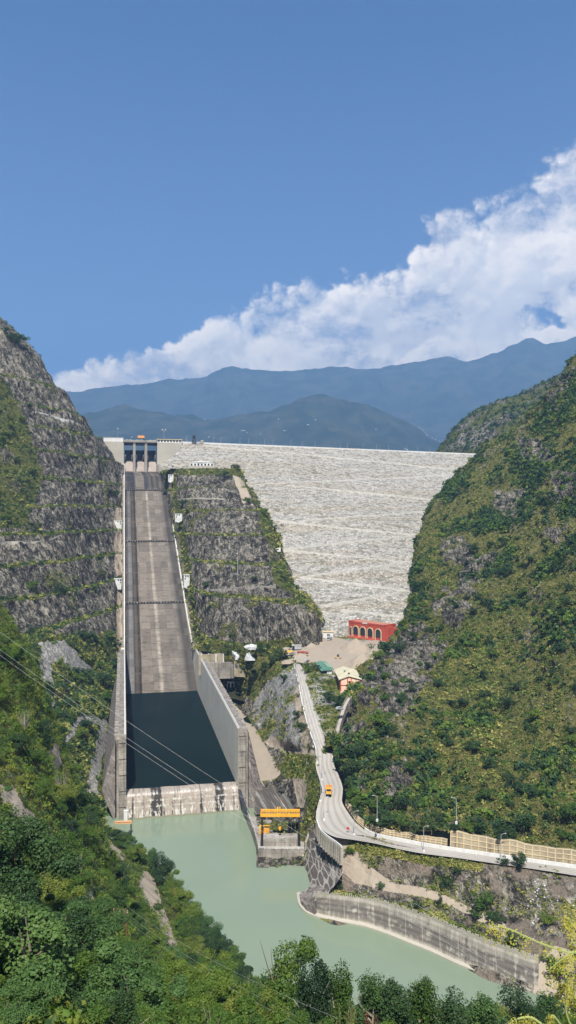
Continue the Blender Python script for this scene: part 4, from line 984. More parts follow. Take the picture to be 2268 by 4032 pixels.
# skirts under the road edges so the road meets the ground
def skirt(name, E, out, drop, mat, i0=0, i1=260, h=0.0, th=0.5, label=None, cat=None, par=None, step=2):
    mb = MB(); idx = list(range(i0, i1, step))
    for a, b in zip(idx[:-1], idx[1:]):
        p, q = Vector(E[a]), Vector(E[b]); d = (q - p); d.z = 0
        if d.length < 1e-4: continue
        d.normalize(); s = Vector((d.y, -d.x, 0)) * out * th
        mb.hexa([p - Vector((0, 0, drop)), q - Vector((0, 0, drop)), q + s - Vector((0, 0, drop)), p + s - Vector((0, 0, drop))],
                [p + Vector((0, 0, h)), q + Vector((0, 0, h)), q + s + Vector((0, 0, h)), p + s + Vector((0, 0, h))])
    o = mb.build(name, mat, par)
    if label: tag(o, label, cat)
    return o
yL = proj(LE)[1]; xL = proj(LE)[0]; xR, yR = proj(RE)
def idx(E, px=None, py=None):
    x, y = proj(E); return int(np.argmin(abs(x - px) if px is not None else abs(y - py)))
iA = idx(LE[:150], py=2950); iB = idx(LE[:150], py=3060)
skirt('kerb_wall', LE, -1, 2.2, M_WHITE, 2, iA, 0.55, 0.4, 'white kerb wall along the left edge of the upper haul road', 'kerb wall')
skirt('kerb_wall', LE, -1, 3.0, M_CONC, iA + 6, iB + 30, 0.35, 0.5, 'grey kerb wall along the left edge of the lower haul road', 'kerb wall')
skirt('kerb_wall', RE, 1, 1.2, M_CONC, 4, idx(RE[:150], py=2945), 0.2, 0.4, 'low kerb along the right edge of the upper haul road', 'kerb wall')
j0 = idx(RE, px=1440); j1 = 250
# white barrier on the uphill edge of the lower road
skirt('road_barrier', RE, 1, 0.5, M_WHITE, j0, j1, 1.25, 0.5, 'long white barrier along the uphill edge of the river road', 'barrier')
# yellowed grid walls behind it
def gridwall(name, E, i0, i1, h0, h1, off, mat, label, lean=0.12):
    e = empty(name, tuple(E[i0])); tag(e, label, 'retaining wall'); base = Vector(E[i0])
    mb = MB(); rb = MB(); idxs = list(range(i0, i1, 2)); n = len(idxs)
    for k, (a, b) in enumerate(zip(idxs[:-1], idxs[1:])):
        p, q = Vector(E[a]) - base, Vector(E[b]) - base; d = (q - p); d.z = 0; d.normalize(); s = Vector((d.y, -d.x, 0)) * -1
        s = Vector((-d.y, d.x, 0)) if (Vector((-d.y, d.x, 0)).y > 0) else Vector((d.y, -d.x, 0))
        ha = h0 + (h1 - h0) * k / n + 0.5 * math.sin(k * 1.3) * math.cos(k * .37); hb = h0 + (h1 - h0) * (k + 1) / n + 0.5 * math.sin((k + 1) * 1.3) * math.cos((k + 1) * .37)
        P0, Q0 = p + s * off, q + s * off; P1, Q1 = P0 + s * ha * lean, Q0 + s * hb * lean
        u = Vector((0, 0, 1)); mb.hexa([P0 - u, Q0 - u, Q0 + s * 1.2 - u, P0 + s * 1.2 - u], [P1 + u * ha, Q1 + u * hb, Q1 + s * 1.2 + u * hb, P1 + s * 1.2 + u * ha])
        for f in (0.0, 0.33, 0.66, 0.97):
            A_, B_ = P0.lerp(P1 + u * ha, f) - s * .12, Q0.lerp(Q1 + u * hb, f) - s * .12
            rb.hexa([A_, B_, B_ + s * .2, A_ + s * .2], [A_ + u * .28, B_ + u * .28, B_ + s * .2 + u * .28, A_ + s * .2 + u * .28])
        m = (q - p).length; nn = max(1, int(m / 2.2))
        for r in range(nn):
            A_ = P0.lerp(Q0, r / nn) - s * .1; T_ = P1.lerp(Q1, r / nn) - s * .1 + u * ha
            rb.hexa([A_, A_ + d * .3, A_ + d * .3 + s * .2, A_ + s * .2], [T_, T_ + d * .3, T_ + d * .3 + s * .2, T_ + s * .2])
    mb.build('wall_panel', mat, e); rb.build('grid_beam', M_CREAM if mat is M_CONC_YL else M_CONC, e)
j2 = idx(RE, px=1765)
gridwall('retaining_wall', RE, j2, j1, 6.2, 4.6, 1.8, M_CONC_YL, 'tall yellowed grid retaining wall behind the river road barrier')
gridwall('retaining_wall', RE, idx(RE[:200], py=3170), j0 + 1, 2.2, 2.6, 0.9, M_CONC_YL, 'yellowed retaining wall hugging the outside of the road bend')
gridwall('retaining_wall', RE, j0, j2, 2.6, 2.6, 1.9, M_CONC_YL, 'low broken yellow wall between the bend and the tall grid wall', 0.2)
# concrete retaining wall under the bend, with its dark revetment and rubble kerb
WT = cr(np.array([ptz(1245, 3232, 20.6), ptz(1258, 3268, 20.2), ptz(1285, 3295, 20.0), ptz(1318, 3318, 19.8), ptz(1343, 3338, 19.6)]), 26)
e = empty('retaining_wall', tuple(WT[0])); tag(e, 'grey panelled retaining wall under the road bend above the dark revetment', 'retaining wall')
mb = MB(); rb = MB(); tp = MB()
for k in range(25):
    p, q = Vector(WT[k] - WT[0]), Vector(WT[k + 1] - WT[0]); d = (q - p); d.z = 0; d.normalize(); s = Vector((-d.y, d.x, 0)); s = s if s.y > 0 else -s; u = Vector((0, 0, 1))
    H = 5.5 + 1.5 * k / 25
    mb.hexa([p - u * H, q - u * H, q + s * 1.0 - u * H, p + s * 1.0 - u * H], [p, q, q + s, p + s])
    if k % 2 == 0: rb.hexa([p - u * H - s * .5, p + d * .5 - u * H - s * .5, p + d * .5 - u * H, p - u * H], [p - s * .25, p + d * .5 - s * .25, p + d * .5, p])
    for r in range(3):
        a = p.lerp(q, r / 3 + .05); tp.hexa([a, a + d * .35, a + d * .35 + s * .4, a + s * .4], [a + u * .8, a + d * .35 + u * .8, a + d * .35 + s * .4 + u * .7, a + s * .4 + u * .8])
mb.build('wall_panel', M_CONC, e); rb.build('buttress', M_CONC_ST, e); tp.build('kerb_stones', M_WHITE, e)
RV = [[(1218, 3236, 344), (1250, 3268, 336), (1285, 3312, 325), (1322, 3352, 316), (1350, 3400, 307), (1352, 3440, 302)],
      [(1206, 3310, 342), (1226, 3345, 333), (1254, 3385, 323), (1286, 3425, 314), (1312, 3460, 306), (1318, 3490, 301)],
      [(1196, 3382, 340), (1202, 3418, 330), (1210, 3455, 322), (1222, 3498, 313), (1240, 3535, 306), (1262, 3560, 300)],
      [(1196, 3440, 330), (1200, 3470, 322), (1208, 3500, 315), (1220, 3540, 306), (1240, 3580, 299), (1262, 3600, 294)]]
G = loft(RV, 90, 70); G = rough(G, 0.7, 5, 130)
def fn(t, b):
    p = t.pos(); n = t.noise(p, 0.35, 6, 0.7); x, y, z = t.sep(p)[:3]
    q = t.comb(t.math('ADD', x, t.math('MULTIPLY', z, 0.8)), t.math('MULTIPLY', y, 0.4), t.math('MULTIPLY', t.math('SUBTRACT', z, x), 0.25))
    d = t.vor(q, 0.30, 'DISTANCE_TO_EDGE')
    c = t.mix(n, (0.045, 0.04, 0.038), (0.14, 0.12, 0.11)); c = t.mix(t.mr(d, 0.10, 0.03, 0, 0.75), c, (0.36, 0.34, 0.31))
    return t.mix(t.mr(t.noise(p, 0.12, 5, 0.7), 0.58, 0.66), c, (0.48, 0.42, 0.37))
M_REVET = material('dark_revetment', fn, 0.85, 0.2)
o = grid_obj('revetment', G, M_REVET); tag(o, 'dark masonry revetment sloping from the road bend to the river', 'revetment')

# river wall
RW = [(1177, 3520, 1.5), (1183, 3560, 2.5), (1205, 3588, 4), (1236, 3604, 7), (1306, 3622, 8.2), (1431, 3645, 8.8), (1520, 3674, 9.4), (1604, 3708, 9.8), (1700, 3746, 10), (1784, 3786, 10.0), (1850, 3813, 9.9), (1917, 3841, 9.8), (1990, 3866, 9.6), (2060, 3890, 9.3), (2116, 3905, 9.2)]
e = empty('river_wall', ptz(1604, 3708, 0)); tag(e, 'long white-stained wall lining the far bank of the river', 'wall')
o0 = np.array(ptz(1604, 3708, 0)); B = np.array([ptz(a, b, 0) for a, b, h in RW]) - o0; H = np.array([h for *_, h in RW]); B = cr(B, 120); H = cr(H, 120)
nr = 14; G = np.zeros((nr, 120, 3)); d = np.gradient(B, axis=0); d[:, 2] = 0; d /= np.linalg.norm(d, axis=1, keepdims=True); sN = np.stack([-d[:, 1], d[:, 0], 0 * d[:, 0]], 1)
for i in range(nr):
    f = i / (nr - 1.0) if i < nr - 2 else 1.0
    if i < nr - 2: f = i / (nr - 3.0); G[i] = B + sN * (f * 1.3 + 0.15 * (i % 2))[None] if False else B + sN * (f * 1.3 + 0.12 * (i % 2)); G[i, :, 2] = -1.5 + (H + 1.5) * f
    else: G[i] = B + sN * (2.4 if i == nr - 2 else 2.5); G[i, :, 2] = H - (0 if i == nr - 2 else 8)
def fn(t, b):
    p = t.pos(); x, y, z = t.sep(p)[:3]
    s = t.noise(t.comb(x, y, t.math('MULTIPLY', z, 0.12)), 0.7, 7, 0.72); n = t.noise(t.comb(x, y, t.math('MULTIPLY', z, 2.0)), 0.28, 6, 0.7)
    c = t.mix(t.mr(s, 0.35, 0.6), (0.42, 0.39, 0.34), (0.27, 0.245, 0.21))
    mid = t.math('MULTIPLY', t.mr(z, 8.2, 6.4), t.mr(z, 1.2, 2.6))
    c = t.mix(t.math('MULTIPLY', mid, t.mr(t.math('ADD', t.math('MULTIPLY', n, 0.6), t.math('MULTIPLY', s, 0.4)), 0.40, 0.49, 0, 0.95)), c, t.mix(s, (0.07, 0.06, 0.055), (0.20, 0.18, 0.165)))
    c = t.mix(t.mr(s, 0.60, 0.66, 0, 0.85), c, (0.08, 0.075, 0.07))
    c = t.mix(t.mr(t.math('PINGPONG', x, 2.6), 0.16, 0.06, 0, 0.5), c, (0.46, 0.43, 0.38))
    c = t.mix(t.mr(z, 0.75, 0.35), c, (0.20, 0.14, 0.10))
    return c
M_RWALL = material('white_stained_wall', fn, 0.88, 0.15)
grid_obj('wall_face', G, M_RWALL, parent=e, smooth=False)
mb = MB()
for i in range(22, 119):
    for r in range(2):
        p = B[i] + (B[min(i + 1, 119)] - B[i]) * r / 2 + sN[i] * 1.35; h = H[i]; dd = d[i] * .28; w_ = sN[i] * .3; hh = 0.5 + 1.1 * abs(math.sin(i * 2.3 + r * 1.9))
        mb.hexa([tuple(p + [0, 0, h - .2]), tuple(p + dd + [0, 0, h - .2]), tuple(p + dd + w_ + [0, 0, h - .2]), tuple(p + w_ + [0, 0, h - .2])], [tuple(p + [0, 0, h + hh]), tuple(p + dd + [0, 0, h + hh]), tuple(p + dd + w_ + [0, 0, h + hh]), tuple(p + w_ + [0, 0, h + hh])])
mb.build('wall_stub', M_CONC, e)
mb = MB()
for i in range(0, 118, 2):
    p, q = B[i], B[i + 2]; a = -sN[i] * .9; b_ = -sN[i + 2] * .9
    mb.hexa([tuple(p + a + [0, 0, -1.5]), tuple(q + b_ + [0, 0, -1.5]), tuple(q + sN[i + 2] * .5 + [0, 0, -1.5]), tuple(p + sN[i] * .5 + [0, 0, -1.5])], [tuple(p + a + [0, 0, .55]), tuple(q + b_ + [0, 0, .55]), tuple(q + sN[i + 2] * .5 + [0, 0, 1.0]), tuple(p + sN[i] * .5 + [0, 0, 1.0])])
mb.build('foot_ledge', M_CONC, e)
# block at the wall's upstream toe
mb = MB(); bs = [(*ptz(a, b, 0)[:2], h) for a, b, h in ((1179, 3532, 1.3), (1184, 3566, 2.0), (1206, 3592, 2.6), (1240, 3609, 5.5), (1292, 3575, 7.0), (1236, 3515, 3.6))]
n_ = len(bs); mb.add([(x, y, -1) for x, y, z in bs] + bs, [tuple(range(n_)), tuple(range(2 * n_ - 1, n_ - 1, -1))] + [(i, (i + 1) % n_, (i + 1) % n_ + n_, i + n_) for i in range(n_)])
tag(mb.build('toe_block', M_CONC_DK), 'dark low concrete block at the upstream end of the river wall', 'concrete block')
# ------------------------------------------------------------------ intake platform with gantry crane and gates
def quad_slab(name, pts, z0, z1, mat, parent=None):
    mb = MB(); n = len(pts); mb.add([(x, y, z0) for x, y, *_ in pts] + [(x, y, z1) for x, y, *_ in pts], [tuple(range(n)), tuple(range(2 * n - 1, n - 1, -1))] + [(i, (i + 1) % n, (i + 1) % n + n, i + n) for i in range(n)])
    return mb.build(name, mat, parent)
pl = empty('outlet_platform', (-3, 340, 0)); tag(pl, 'stained concrete outlet platform standing in the river below the crane', 'platform')
off = Vector((-3, 340, 0))
def rel(p): v = Vector(p) - off; return (v.x, v.y, v.z)
PQ = [ptz(1017, 3342, 4.6), ptz(1110, 3346, 4.6), ptz(1198, 3344, 4.6), ptz(1196, 3215, 4.6), ptz(988, 3215, 4.6)]
quad_slab('base_block', [rel(p) for p in PQ], -2, 4.6, M_CONC_ST, pl)
mb = MB(); A0 = rel(ptz(1036, 3330, 4.6)); mb.box(A0[0], A0[0] + 15.2, A0[1], A0[1] + 6.5, 4.6, 7.4); up_ = mb.build('raised_deck', M_CONC_ST, pl)
def railing(P, h=1.1, post=1.6, r=.05):
    mb = MB()
    for a, b in zip(P[:-1], P[1:]):
        a, b = Vector(a), Vector(b); n = max(1, int((b - a).length / post))
        for i in range(n + 1):
            p = a.lerp(b, i / n); mb.box(p.x - r, p.x + r, p.y - r, p.y + r, p.z, p.z + h)
        for hh in (h * .55, h): mb.tube([a + Vector((0, 0, hh)), b + Vector((0, 0, hh))], r * .8, 4)
    return mb
x0, y0 = A0[0], A0[1]
railing([(x0 + .2, y0 + .2, 7.4), (x0 + 15, y0 + .2, 7.4)], post=1.9).build('railing', M_GREY, pl)
railing([rel(ptz(1019, 3343, 4.6)), rel(ptz(1110, 3347, 4.6)), rel(ptz(1197, 3345, 4.6))], post=2.2, r=.09).build('railing', M_WHITE, pl)
mb = MB(); mb.box(x0 + .3, x0 + 15, y0 + 6.5, y0 + 7.3, 4.6, 7.2); mb.build('trash_rack', M_DARK, pl)
# low boundary wall curving from the spillway to the platform, along the water
cw = cr(np.array([ptz(952, 3192, 0), ptz(972, 3240, 0), ptz(995, 3300, 0), ptz(1010, 3350, 0), ptz(1017, 3380, 0)]), 14)
e = empty('channel_wall', tuple(cw[0])); tag(e, 'curved grey wall with white railing between the sill and the platform', 'wall')
mb = MB(); rp = []
for a, b in zip(cw[:-1], cw[1:]):
    a = a - cw[0]; b = b - cw[0]; mb.hexa([(a[0], a[1], -2), (b[0], b[1], -2), (b[0] + 1.2, b[1] + .4, -2), (a[0] + 1.2, a[1] + .4, -2)], [(a[0], a[1], 4.9), (b[0], b[1], 4.9), (b[0] + 1.2, b[1] + .4, 4.9), (a[0] + 1.2, a[1] + .4, 4.9)])
    rp.append((a[0] + .2, a[1], 4.9))
rp.append((b[0] + .2, b[1], 4.9))
mb.build('wall_panel', M_CONC_ST, e); railing(rp, post=2.0, r=.1).build('railing', M_WHITE, e)
# gantry
gx, gy = ptz(1031, 3326, 5.0)[:2]
c = empty('gantry_crane', (gx, gy, 5.0)); tag(c, 'big yellow beamed gantry crane with black legs over the river platform', 'crane')
SPN = 16.4; HT = 12.4
for x in (0, SPN):
    for y in (0, 5.0):
        mb = MB(); mb.box(x - .32, x + .32, y - .3, y + .3, 0, HT); mb.box(x - .6, x + .6, y - .9, y + .9, 0, 1.6); mb.build('leg', M_BLACK, c)
mb = MB()
for x in (0, SPN):
    for z_ in (2.0, HT - .5): mb = MB(); mb.box(x - .2, x + .2, .3, 4.7, z_, z_ + .4); mb.build('cross_brace', M_BLACK, c)
mb = MB(); mb.box(-.6, SPN + .4, 4.5, 5.5, HT, HT + 1.25); mb.build('girder', M_YEL, c); mb = MB(); mb.box(-.6, SPN + .4, -.5, .5, HT, HT + 1.25); bm_ = mb.build('girder', M_YEL, c)
mb = MB(); mb.prism([(-.6, HT + 1.25), (.1, HT + 1.25), (.1, HT + 2.0), (-.1, HT + 2.3), (-.4, HT + 2.3), (-.6, HT + 2.0)], -.4, .4); mb.build('end_cap', M_YEL, bm_)
railing([(0, -.4, HT + 1.25), (SPN, -.4, HT + 1.25)], 1.3, 1.25, .05).build('railing', M_BLACK, bm_)
railing([(0, 5.4, HT + 1.25), (SPN, 5.4, HT + 1.25)], 1.3, 1.25, .05).build('railing', M_BLACK, bm_)
mb = MB(); mb.box(6.6, 7.2, -.3, 5.3, HT + 1.25, HT + 2.3); mb.box(7.7, 8.1, -.3, 5.3, HT + 1.25, HT + 2.4); tr_ = mb.build('trolley', M_YEL, c)
mb = MB()
for x in (7.4, 8.4): mb.tube([(x, 2.5, HT + 1.2), (x, 2.5, 6.9)], .05, 4)
mb.build('hoist_rope', M_GREY, c)
mb = MB(); mb.prism([(7.4, 6.9), (8.4, 6.9), (8.5, 6.2), (8.1, 5.3), (7.7, 5.3), (7.3, 6.2)], 2.2, 2.8); mb.build('hook_block', M_YEL, c)
# yellow cabin
hx, hy, _ = ptz(1021, 3288, 4.6)
c = empty('machine_house', (hx, hy, 4.6), rad(-3)); tag(c, 'yellow steel machine house standing on the river platform', 'machine house')
mb = MB(); mb.prism([(0, .3), (4.6, .3), (4.6, 2.6), (4.3, 2.9), (.3, 2.9), (0, 2.6)], 0, 3.6)
w_ = mb.build('housing', M_YEL, c)
mb = MB(); mb.box(-.1, 4.7, -.1, 3.7, 2.9, 3.15); mb.build('roof', M_YEL, c)
mb = MB()
for i in range(5): mb.box(.3, 4.3, -.07, 0.02, .6 + i * .42, .68 + i * .42)
mb.build('side_rib', M_ORG, w_); mb = MB(); mb.box(.2, 4.4, .2, 3.4, 0, .3); mb.build('skid', M_BLACK, c)
# black radial outlet gates
for i, (px_, py_) in enumerate(((1134, 3300), (1149, 3300), (1164, 3298), (1152, 3245), (1168, 3235))):
    x, y, _ = ptz(px_, py_, 4.8)
    o = empty('outlet_gate', (x, y, 4.8)); tag(o, ['leftmost of the three black curved outlet gates beside the yellow crane hook', 'middle of the three black curved outlet gates under the crane beam', 'black curved outlet gate beside the right leg of the yellow crane', 'black curved outlet gate behind the crane beam, nearer the hook', 'black curved outlet gate behind the crane beam, nearer the grassy slope'][i], 'gate', 'black outlet gates by the crane')
    g = MB(); R = 6.5; an = np.linspace(0.25, 1.45, 9)
    for a, b in zip(an[:-1], an[1:]):
        ya, za, yb, zb = R * (1 - math.sin(a)) , R * math.cos(a), R * (1 - math.sin(b)), R * math.cos(b)
        g.hexa([(0, -ya + 6, za), (1.45, -ya + 6, za), (1.45, -ya + 6.3, za + .1), (0, -ya + 6.3, za + .1)], [(0, -yb + 6, zb), (1.45, -yb + 6, zb), (1.45, -yb + 6.3, zb + .1), (0, -yb + 6.3, zb + .1)])
    g.build('skin_plate', M_BLACK, o)
    g = MB()
    for a in (0.4, 0.75, 1.1): g.box(-.02, 1.47, 6 - R * (1 - math.sin(a)) - .35, 6 - R * (1 - math.sin(a)), R * math.cos(a) - .1, R * math.cos(a) + .12)
    g.build('stiffener', M_GREY, o)
    g = MB()
    for x_ in (.1, 1.3): g.tube([(x_, 5.5, 1), (x_, 0.2, .4)], .14, 5); g.tube([(x_, 4.4, 4.4), (x_, 0.2, .5)], .14, 5)
    g.build('gate_arm', M_BLACK, o)
# inclined strut at the platform's right corner
x, y, z = ptz(1196, 3340, 4.6); mb = MB(); mb.hexa([(-2.2, -4, -1), (-1.3, -4, -1), (-1.3, -3.4, -1), (-2.2, -3.4, -1)], [(0, 0, 3.8), (.8, 0, 3.8), (.8, 1, 3.8), (0, 1, 3.8)]); o = mb.build('channel_divider', M_CONC); o.location = (x, y, 0); tag(o, 'pale inclined concrete divider at the right corner of the platform', 'divider')
# stained outlet apron behind the platform
AP = [[(1012, 3084, 408), (1060, 3080, 409), (1110, 3068, 410), (1158, 3058, 404), (1200, 3062, 396)], [(1005, 3150, 390), (1060, 3145, 391), (1110, 3140, 390), (1160, 3135, 387), (1198, 3130, 383)], [(1000, 3216, 374), (1060, 3216, 374), (1110, 3216, 374), (1160, 3212, 373), (1196, 3208, 372)]]
G = loft(AP, 60, 40); G[..., 2] += 1.1
def fn(t, b):
    p = t.pos(); x, y, z = t.sep(p)[:3]
    s = t.noise(t.comb(t.math('ADD', x, t.math('MULTIPLY', y, 0.35)), t.math('MULTIPLY', y, 0.05), 0.0), 0.34, 5, 0.6, 0.3); n = t.noise(p, 0.5, 5, 0.7)
    c = t.ramp(s, [(0.36, (0.30, 0.28, 0.25)), (0.43, (0.10, 0.095, 0.085)), (0.5, (0.055, 0.048, 0.04)), (0.56, (0.12, 0.085, 0.055)), (0.62, (0.34, 0.32, 0.29)), (0.7, (0.45, 0.42, 0.38))])
    return t.mix(t.mr(n, 0.5, 0.75, 0, 0.5), c, (0.06, 0.06, 0.045))
o = grid_obj('outlet_apron', G, material('streaked_apron', fn, 0.7, 0.3)); tag(o, 'streaked wet concrete apron behind the river platform', 'apron')
# thin channel wall right of the apron
TW = [ptz(1212, 2998, 26), ptz(1205, 3040, 22), ptz(1200, 3090, 18), ptz(1201, 3150, 14), ptz(1210, 3205, 11.5), ptz(1219, 3240, 10), ptz(1217, 3290, 8.5), ptz(1204, 3330, 6)]
TWc = cr(np.array(TW), 30); rb_ = ribbon('drain_wall', [tuple(p) for p in TWc], 0.8, M_CONC_ST, lift=1.6, thick=5); tag(rb_, 'thin grey drain wall curving down beside the grassy strip left of the road', 'wall')
# little stair beside the sill
cw2 = [ptz(936, 3090, 11), ptz(948, 3130, 8.5), ptz(962, 3175, 6), ptz(975, 3205, 5)]
rb_ = ribbon('stairway', cw2, 1.4, M_GATE, lift=0.8, thick=1.5); tag(rb_, 'dark steel stairway down beside the end sill', 'stairway')

class Surf:
    """height look-up on a lofted ground: nearest visible grid vertex to a photo position"""
    def __init__(s, G): s.G = G.reshape(-1, 3); s.px, s.py = proj(s.G); ok = s.G[:, 1] > 5; s.px = np.where(ok, s.px, 1e9)
    def at(s, px, py): return s.G[int(np.argmin((s.px - px) ** 2 + (s.py - py) ** 2))]

# ------------------------------------------------------------------ far mountains, villages
def fn(t, b):
    p = t.pos(); n = t.noise(p, 0.004, 7, 0.65); n2 = t.noise(p, 0.02, 4, 0.6)
    return t.mix(t.mr(n, 0.42, 0.62), (0.022, 0.038, 0.026), t.mix(n2, (0.045, 0.055, 0.035), (0.075, 0.075, 0.055)))
M_FAR = material('forested_mountain', fn, 0.95, 0.05)
def mountain(name, ridge, D, base_py, amp, seed, label, scale):
    rows = [[(x, y + 40, D * 1.06) for x, y in ridge], [(x, y, D) for x, y in ridge], [(x, y + (base_py - y) * 0.35, D * 0.88) for x, y in ridge], [(x, y + (base_py - y) * 0.7, D * 0.76) for x, y in ridge], [(x, base_py, D * 0.66) for x, y in ridge]]
    G = loft(rows, 340, 120); G = rough(G, amp, scale, seed)
    o = grid_obj(name, G, M_FAR); tag(o, label, kind='structure'); return G
mountain('mountain', [(-900, 1560), (-300, 1500), (100, 1545), (265, 1558), (420, 1552), (640, 1525), (760, 1515), (830, 1505), (900, 1470), (960, 1475), (1050, 1480), (1170, 1478), (1300, 1462), (1420, 1470), (1560, 1455), (1650, 1445), (1760, 1420), (1850, 1438), (1960, 1415), (2050, 1362), (2095, 1348), (2150, 1370), (2268, 1355), (2500, 1300), (3000, 1400)],
         13000, 2012, 230, 201, 'hazy blue mountain range along the skyline', 1400)
GH = mountain('mountain', [(-900, 1700), (200, 1660), (500, 1640), (800, 1668), (1000, 1640), (1180, 1585), (1290, 1568), (1400, 1590), (1520, 1650), (1640, 1710), (1750, 1780), (1900, 1900), (2300, 1960), (3000, 1960)],
         7600, 2010, 150, 231, 'rounded hazy hill with villages behind the dam', 650)
RNG2 = random.Random(5)
_hp = proj(GH.reshape(-1, 3))
def on_hill(a, b): return GH.reshape(-1, 3)[int(np.argmin((_hp[0] - a) ** 2 + (_hp[1] - b) ** 2 + (GH.reshape(-1, 3)[:, 1] > 7700) * 1e6))]
hv = [(1095, 1652), (1240, 1655), (822, 1724), (950, 1700), (958, 1697), (965, 1700), (975, 1704), (1120, 1690), (1125, 1696), (1210, 1672), (1216, 1676), (1650, 1686), (1664, 1687), (1675, 1686), (1690, 1689), (1700, 1690), (1720, 1692), (1730, 1690), (1593, 1770), (1604, 1771), (520, 1722), (535, 1721), (1030, 1712), (806, 1652), (1765, 1655), (1480, 1695)]
for i, (a, b) in enumerate(hv):
    w = RNG2.uniform(7, 13); h = RNG2.uniform(2.5, 4)
    if i == 0:
        e0 = empty('village_house'); mb = MB(); mb.box(-5, 5, 0, 8, -6, 5); mb.build('wall', M_WHITE, e0)
        mb = MB(); mb.prism([(-5.6, 5), (5.6, 5), (0, 7)], -.5, 8.5); mb.build('roof', M_GREY, e0); e = e0
    else:
        e = e0.copy(); C.objects.link(e)
        for ch in e0.children: q = ch.copy(); C.objects.link(q); q.parent = e
    e.location = tuple(on_hill(a, b) + np.array([0, -14, 3])); e.scale = (w / 10, 1, h / 5)
    tag(e, 'tiny white village house on the hazy slope behind the dam', 'house', 'village houses on the far slope')

# ------------------------------------------------------------------ things on and by the dam
def on_crest(px, off=-4):
    k = (px - CX) / F; q = CR0 - CRN * off * -1
    a = (k * q[1] - q[0]) / (CRU[0] - k * CRU[1]); return q + CRU * a
def lamp(px_, py_, z, h, label, group, D=None, arm=1.6, mat=M_GREY, r=0.11, face=0.0, src=[None]):
    loc = ptz(px_, py_, z) if D is None else (pt(px_, py_, D) if z is None else ((px_ - CX) / F * D, D, z))
    if src[0] is None or src[0][1] != (h, r):
        e = empty('street_lamp', loc)
        mb = MB(); mb.tube([(0, 0, 0), (0, 0, h)], [r * 1.3, r * .8], 6); mb.build('pole', mat, e)
        mb = MB(); mb.tube([(0, 0, h), (arm * .5, 0, h + .25), (arm, 0, h + .3)], r * .6, 5); a = mb.build('arm', mat, e)
        mb = MB(); mb.hexa([(arm - .3, -.15, h + .2), (arm + .5, -.15, h + .2), (arm + .5, .15, h + .2), (arm - .3, .15, h + .2)], [(arm - .2, -.1, h + .4), (arm + .4, -.1, h + .4), (arm + .4, .1, h + .4), (arm - .2, .1, h + .4)]); mb.build('lamp_head', mat, a)
        mb = MB(); mb.box(-.4, .4, -.4, .4, -.4, .5); mb.build('base', M_WHITE, e)
        src[0] = (e, (h, r))
    else:
        e0 = src[0][0]; e = e0.copy(); C.objects.link(e)
        for ch in e0.children:
            q = ch.copy(); C.objects.link(q); q.parent = e
            for g in ch.children: w = g.copy(); C.objects.link(w); w.parent = q
        e.location = loc
    e.rotation_euler = (0, 0, face); tag(e, label, 'street lamp', group); return e
LAMPS = [(1182, 2728, 44.6, 'beside the green-roofed shed level with the cream house'), (1196, 2782, 41.6, 'just below the bend where the upper road straightens'), (1212, 2868, 37, 'half way down the straight upper road'),
         (1232, 2940, 32.8, 'just above the side track junction'), (1249, 3002, 29.8, 'at the mouth of the side track'), (1267, 3070, 26.8, 'uphill of the orange truck'), (1261, 3154, 23.3, 'left of the orange truck at the railing'),
         (1275, 3228, 20.9, 'standing alone on the wide road bend'), (1394, 3287, 19.8, 'beside the small red sign')]
for a, b, z, l in LAMPS: lamp(a, b, z, 9.4, 'grey street lamp ' + l, 'street lamps along the haul road', face=0.2)
for a, b, z, l in ((1668, 3352, 19.9, 'beside the low broken yellow wall'), (1973, 3384, 20.1, 'below the tall yellowed grid wall')): lamp(a, b, z, 9.4, 'grey street lamp ' + l, 'street lamps along the haul road', face=0.2)
for a, b, z, h, l in ((1485, 3230, 29, 8, 'on the grassy slope left of the crag'), (1797, 3240, 31, 8, 'on the grassy slope above the start of the tall grid wall')): lamp(a, b, z, 9.4, 'thin pale lamp post ' + l, None, face=2.8)
for i, px_ in enumerate([735, 840, 870, 945, 978, 1042, 1075, 1145, 1190, 1240, 1340, 1368, 1430, 1482, 1530, 1600, 1645, 1692]):
    q = on_crest(px_, 8); lamp(0, 0, 240, 7.5, 'thin lamp post on the dam crest', 'lamp posts along the dam crest', D=q[1], r=0.16, face=0.4)
    bpy.context.view_layer.objects.active = None
    o = [x for x in C.objects if x.name.startswith('street_lamp')][-1]; o.location = (q[0], q[1], 240)
e = empty('light_mast', sp_w(48, 580, 240)); tag(e, 'tall floodlight mast behind the windowed gallery', 'light mast')
mb = MB(); mb.tube([(0, 0, 0), (0, 0, 16)], [.25, .15], 6); mb.build('pole', M_GREY, e); mb = MB(); mb.box(-2.6, 2.6, -.3, .3, 15.8, 16.1); mb.build('crossbar', M_GREY, e)
for a_ in (-2.6, 1.4): mb = MB(); mb.box(a_, a_ + 1.2, -.5, .2, 16.1, 16.9); mb.build('floodlight', M_WHITE, e)
e = empty('light_mast', sp_w(-8, 575, 243)); tag(e, 'thin tall mast behind the white parapet left of the gates', 'light mast')
mb = MB(); mb.tube([(0, 0, 0), (0, 0, 13)], [.2, .1], 6); mb.build('pole', M_GREY, e); mb = MB(); mb.box(-.7, .7, -.2, .2, 12.9, 13.5); mb.build('floodlight', M_WHITE, e)
q = on_crest(764, 6); e = empty('watch_tower', (q[0], q[1], 239)); tag(e, 'dark steel watch tower standing on the dam crest', 'watch tower')
for sx in (-1, 1):
    for sy in (-1, 1): mb = MB(); mb.tube([(sx * 2.6, sy * 2.6, 0), (sx * 1.2, sy * 1.2, 6.5)], .3, 5); mb.build('leg', M_BLACK, e)
mb = MB()
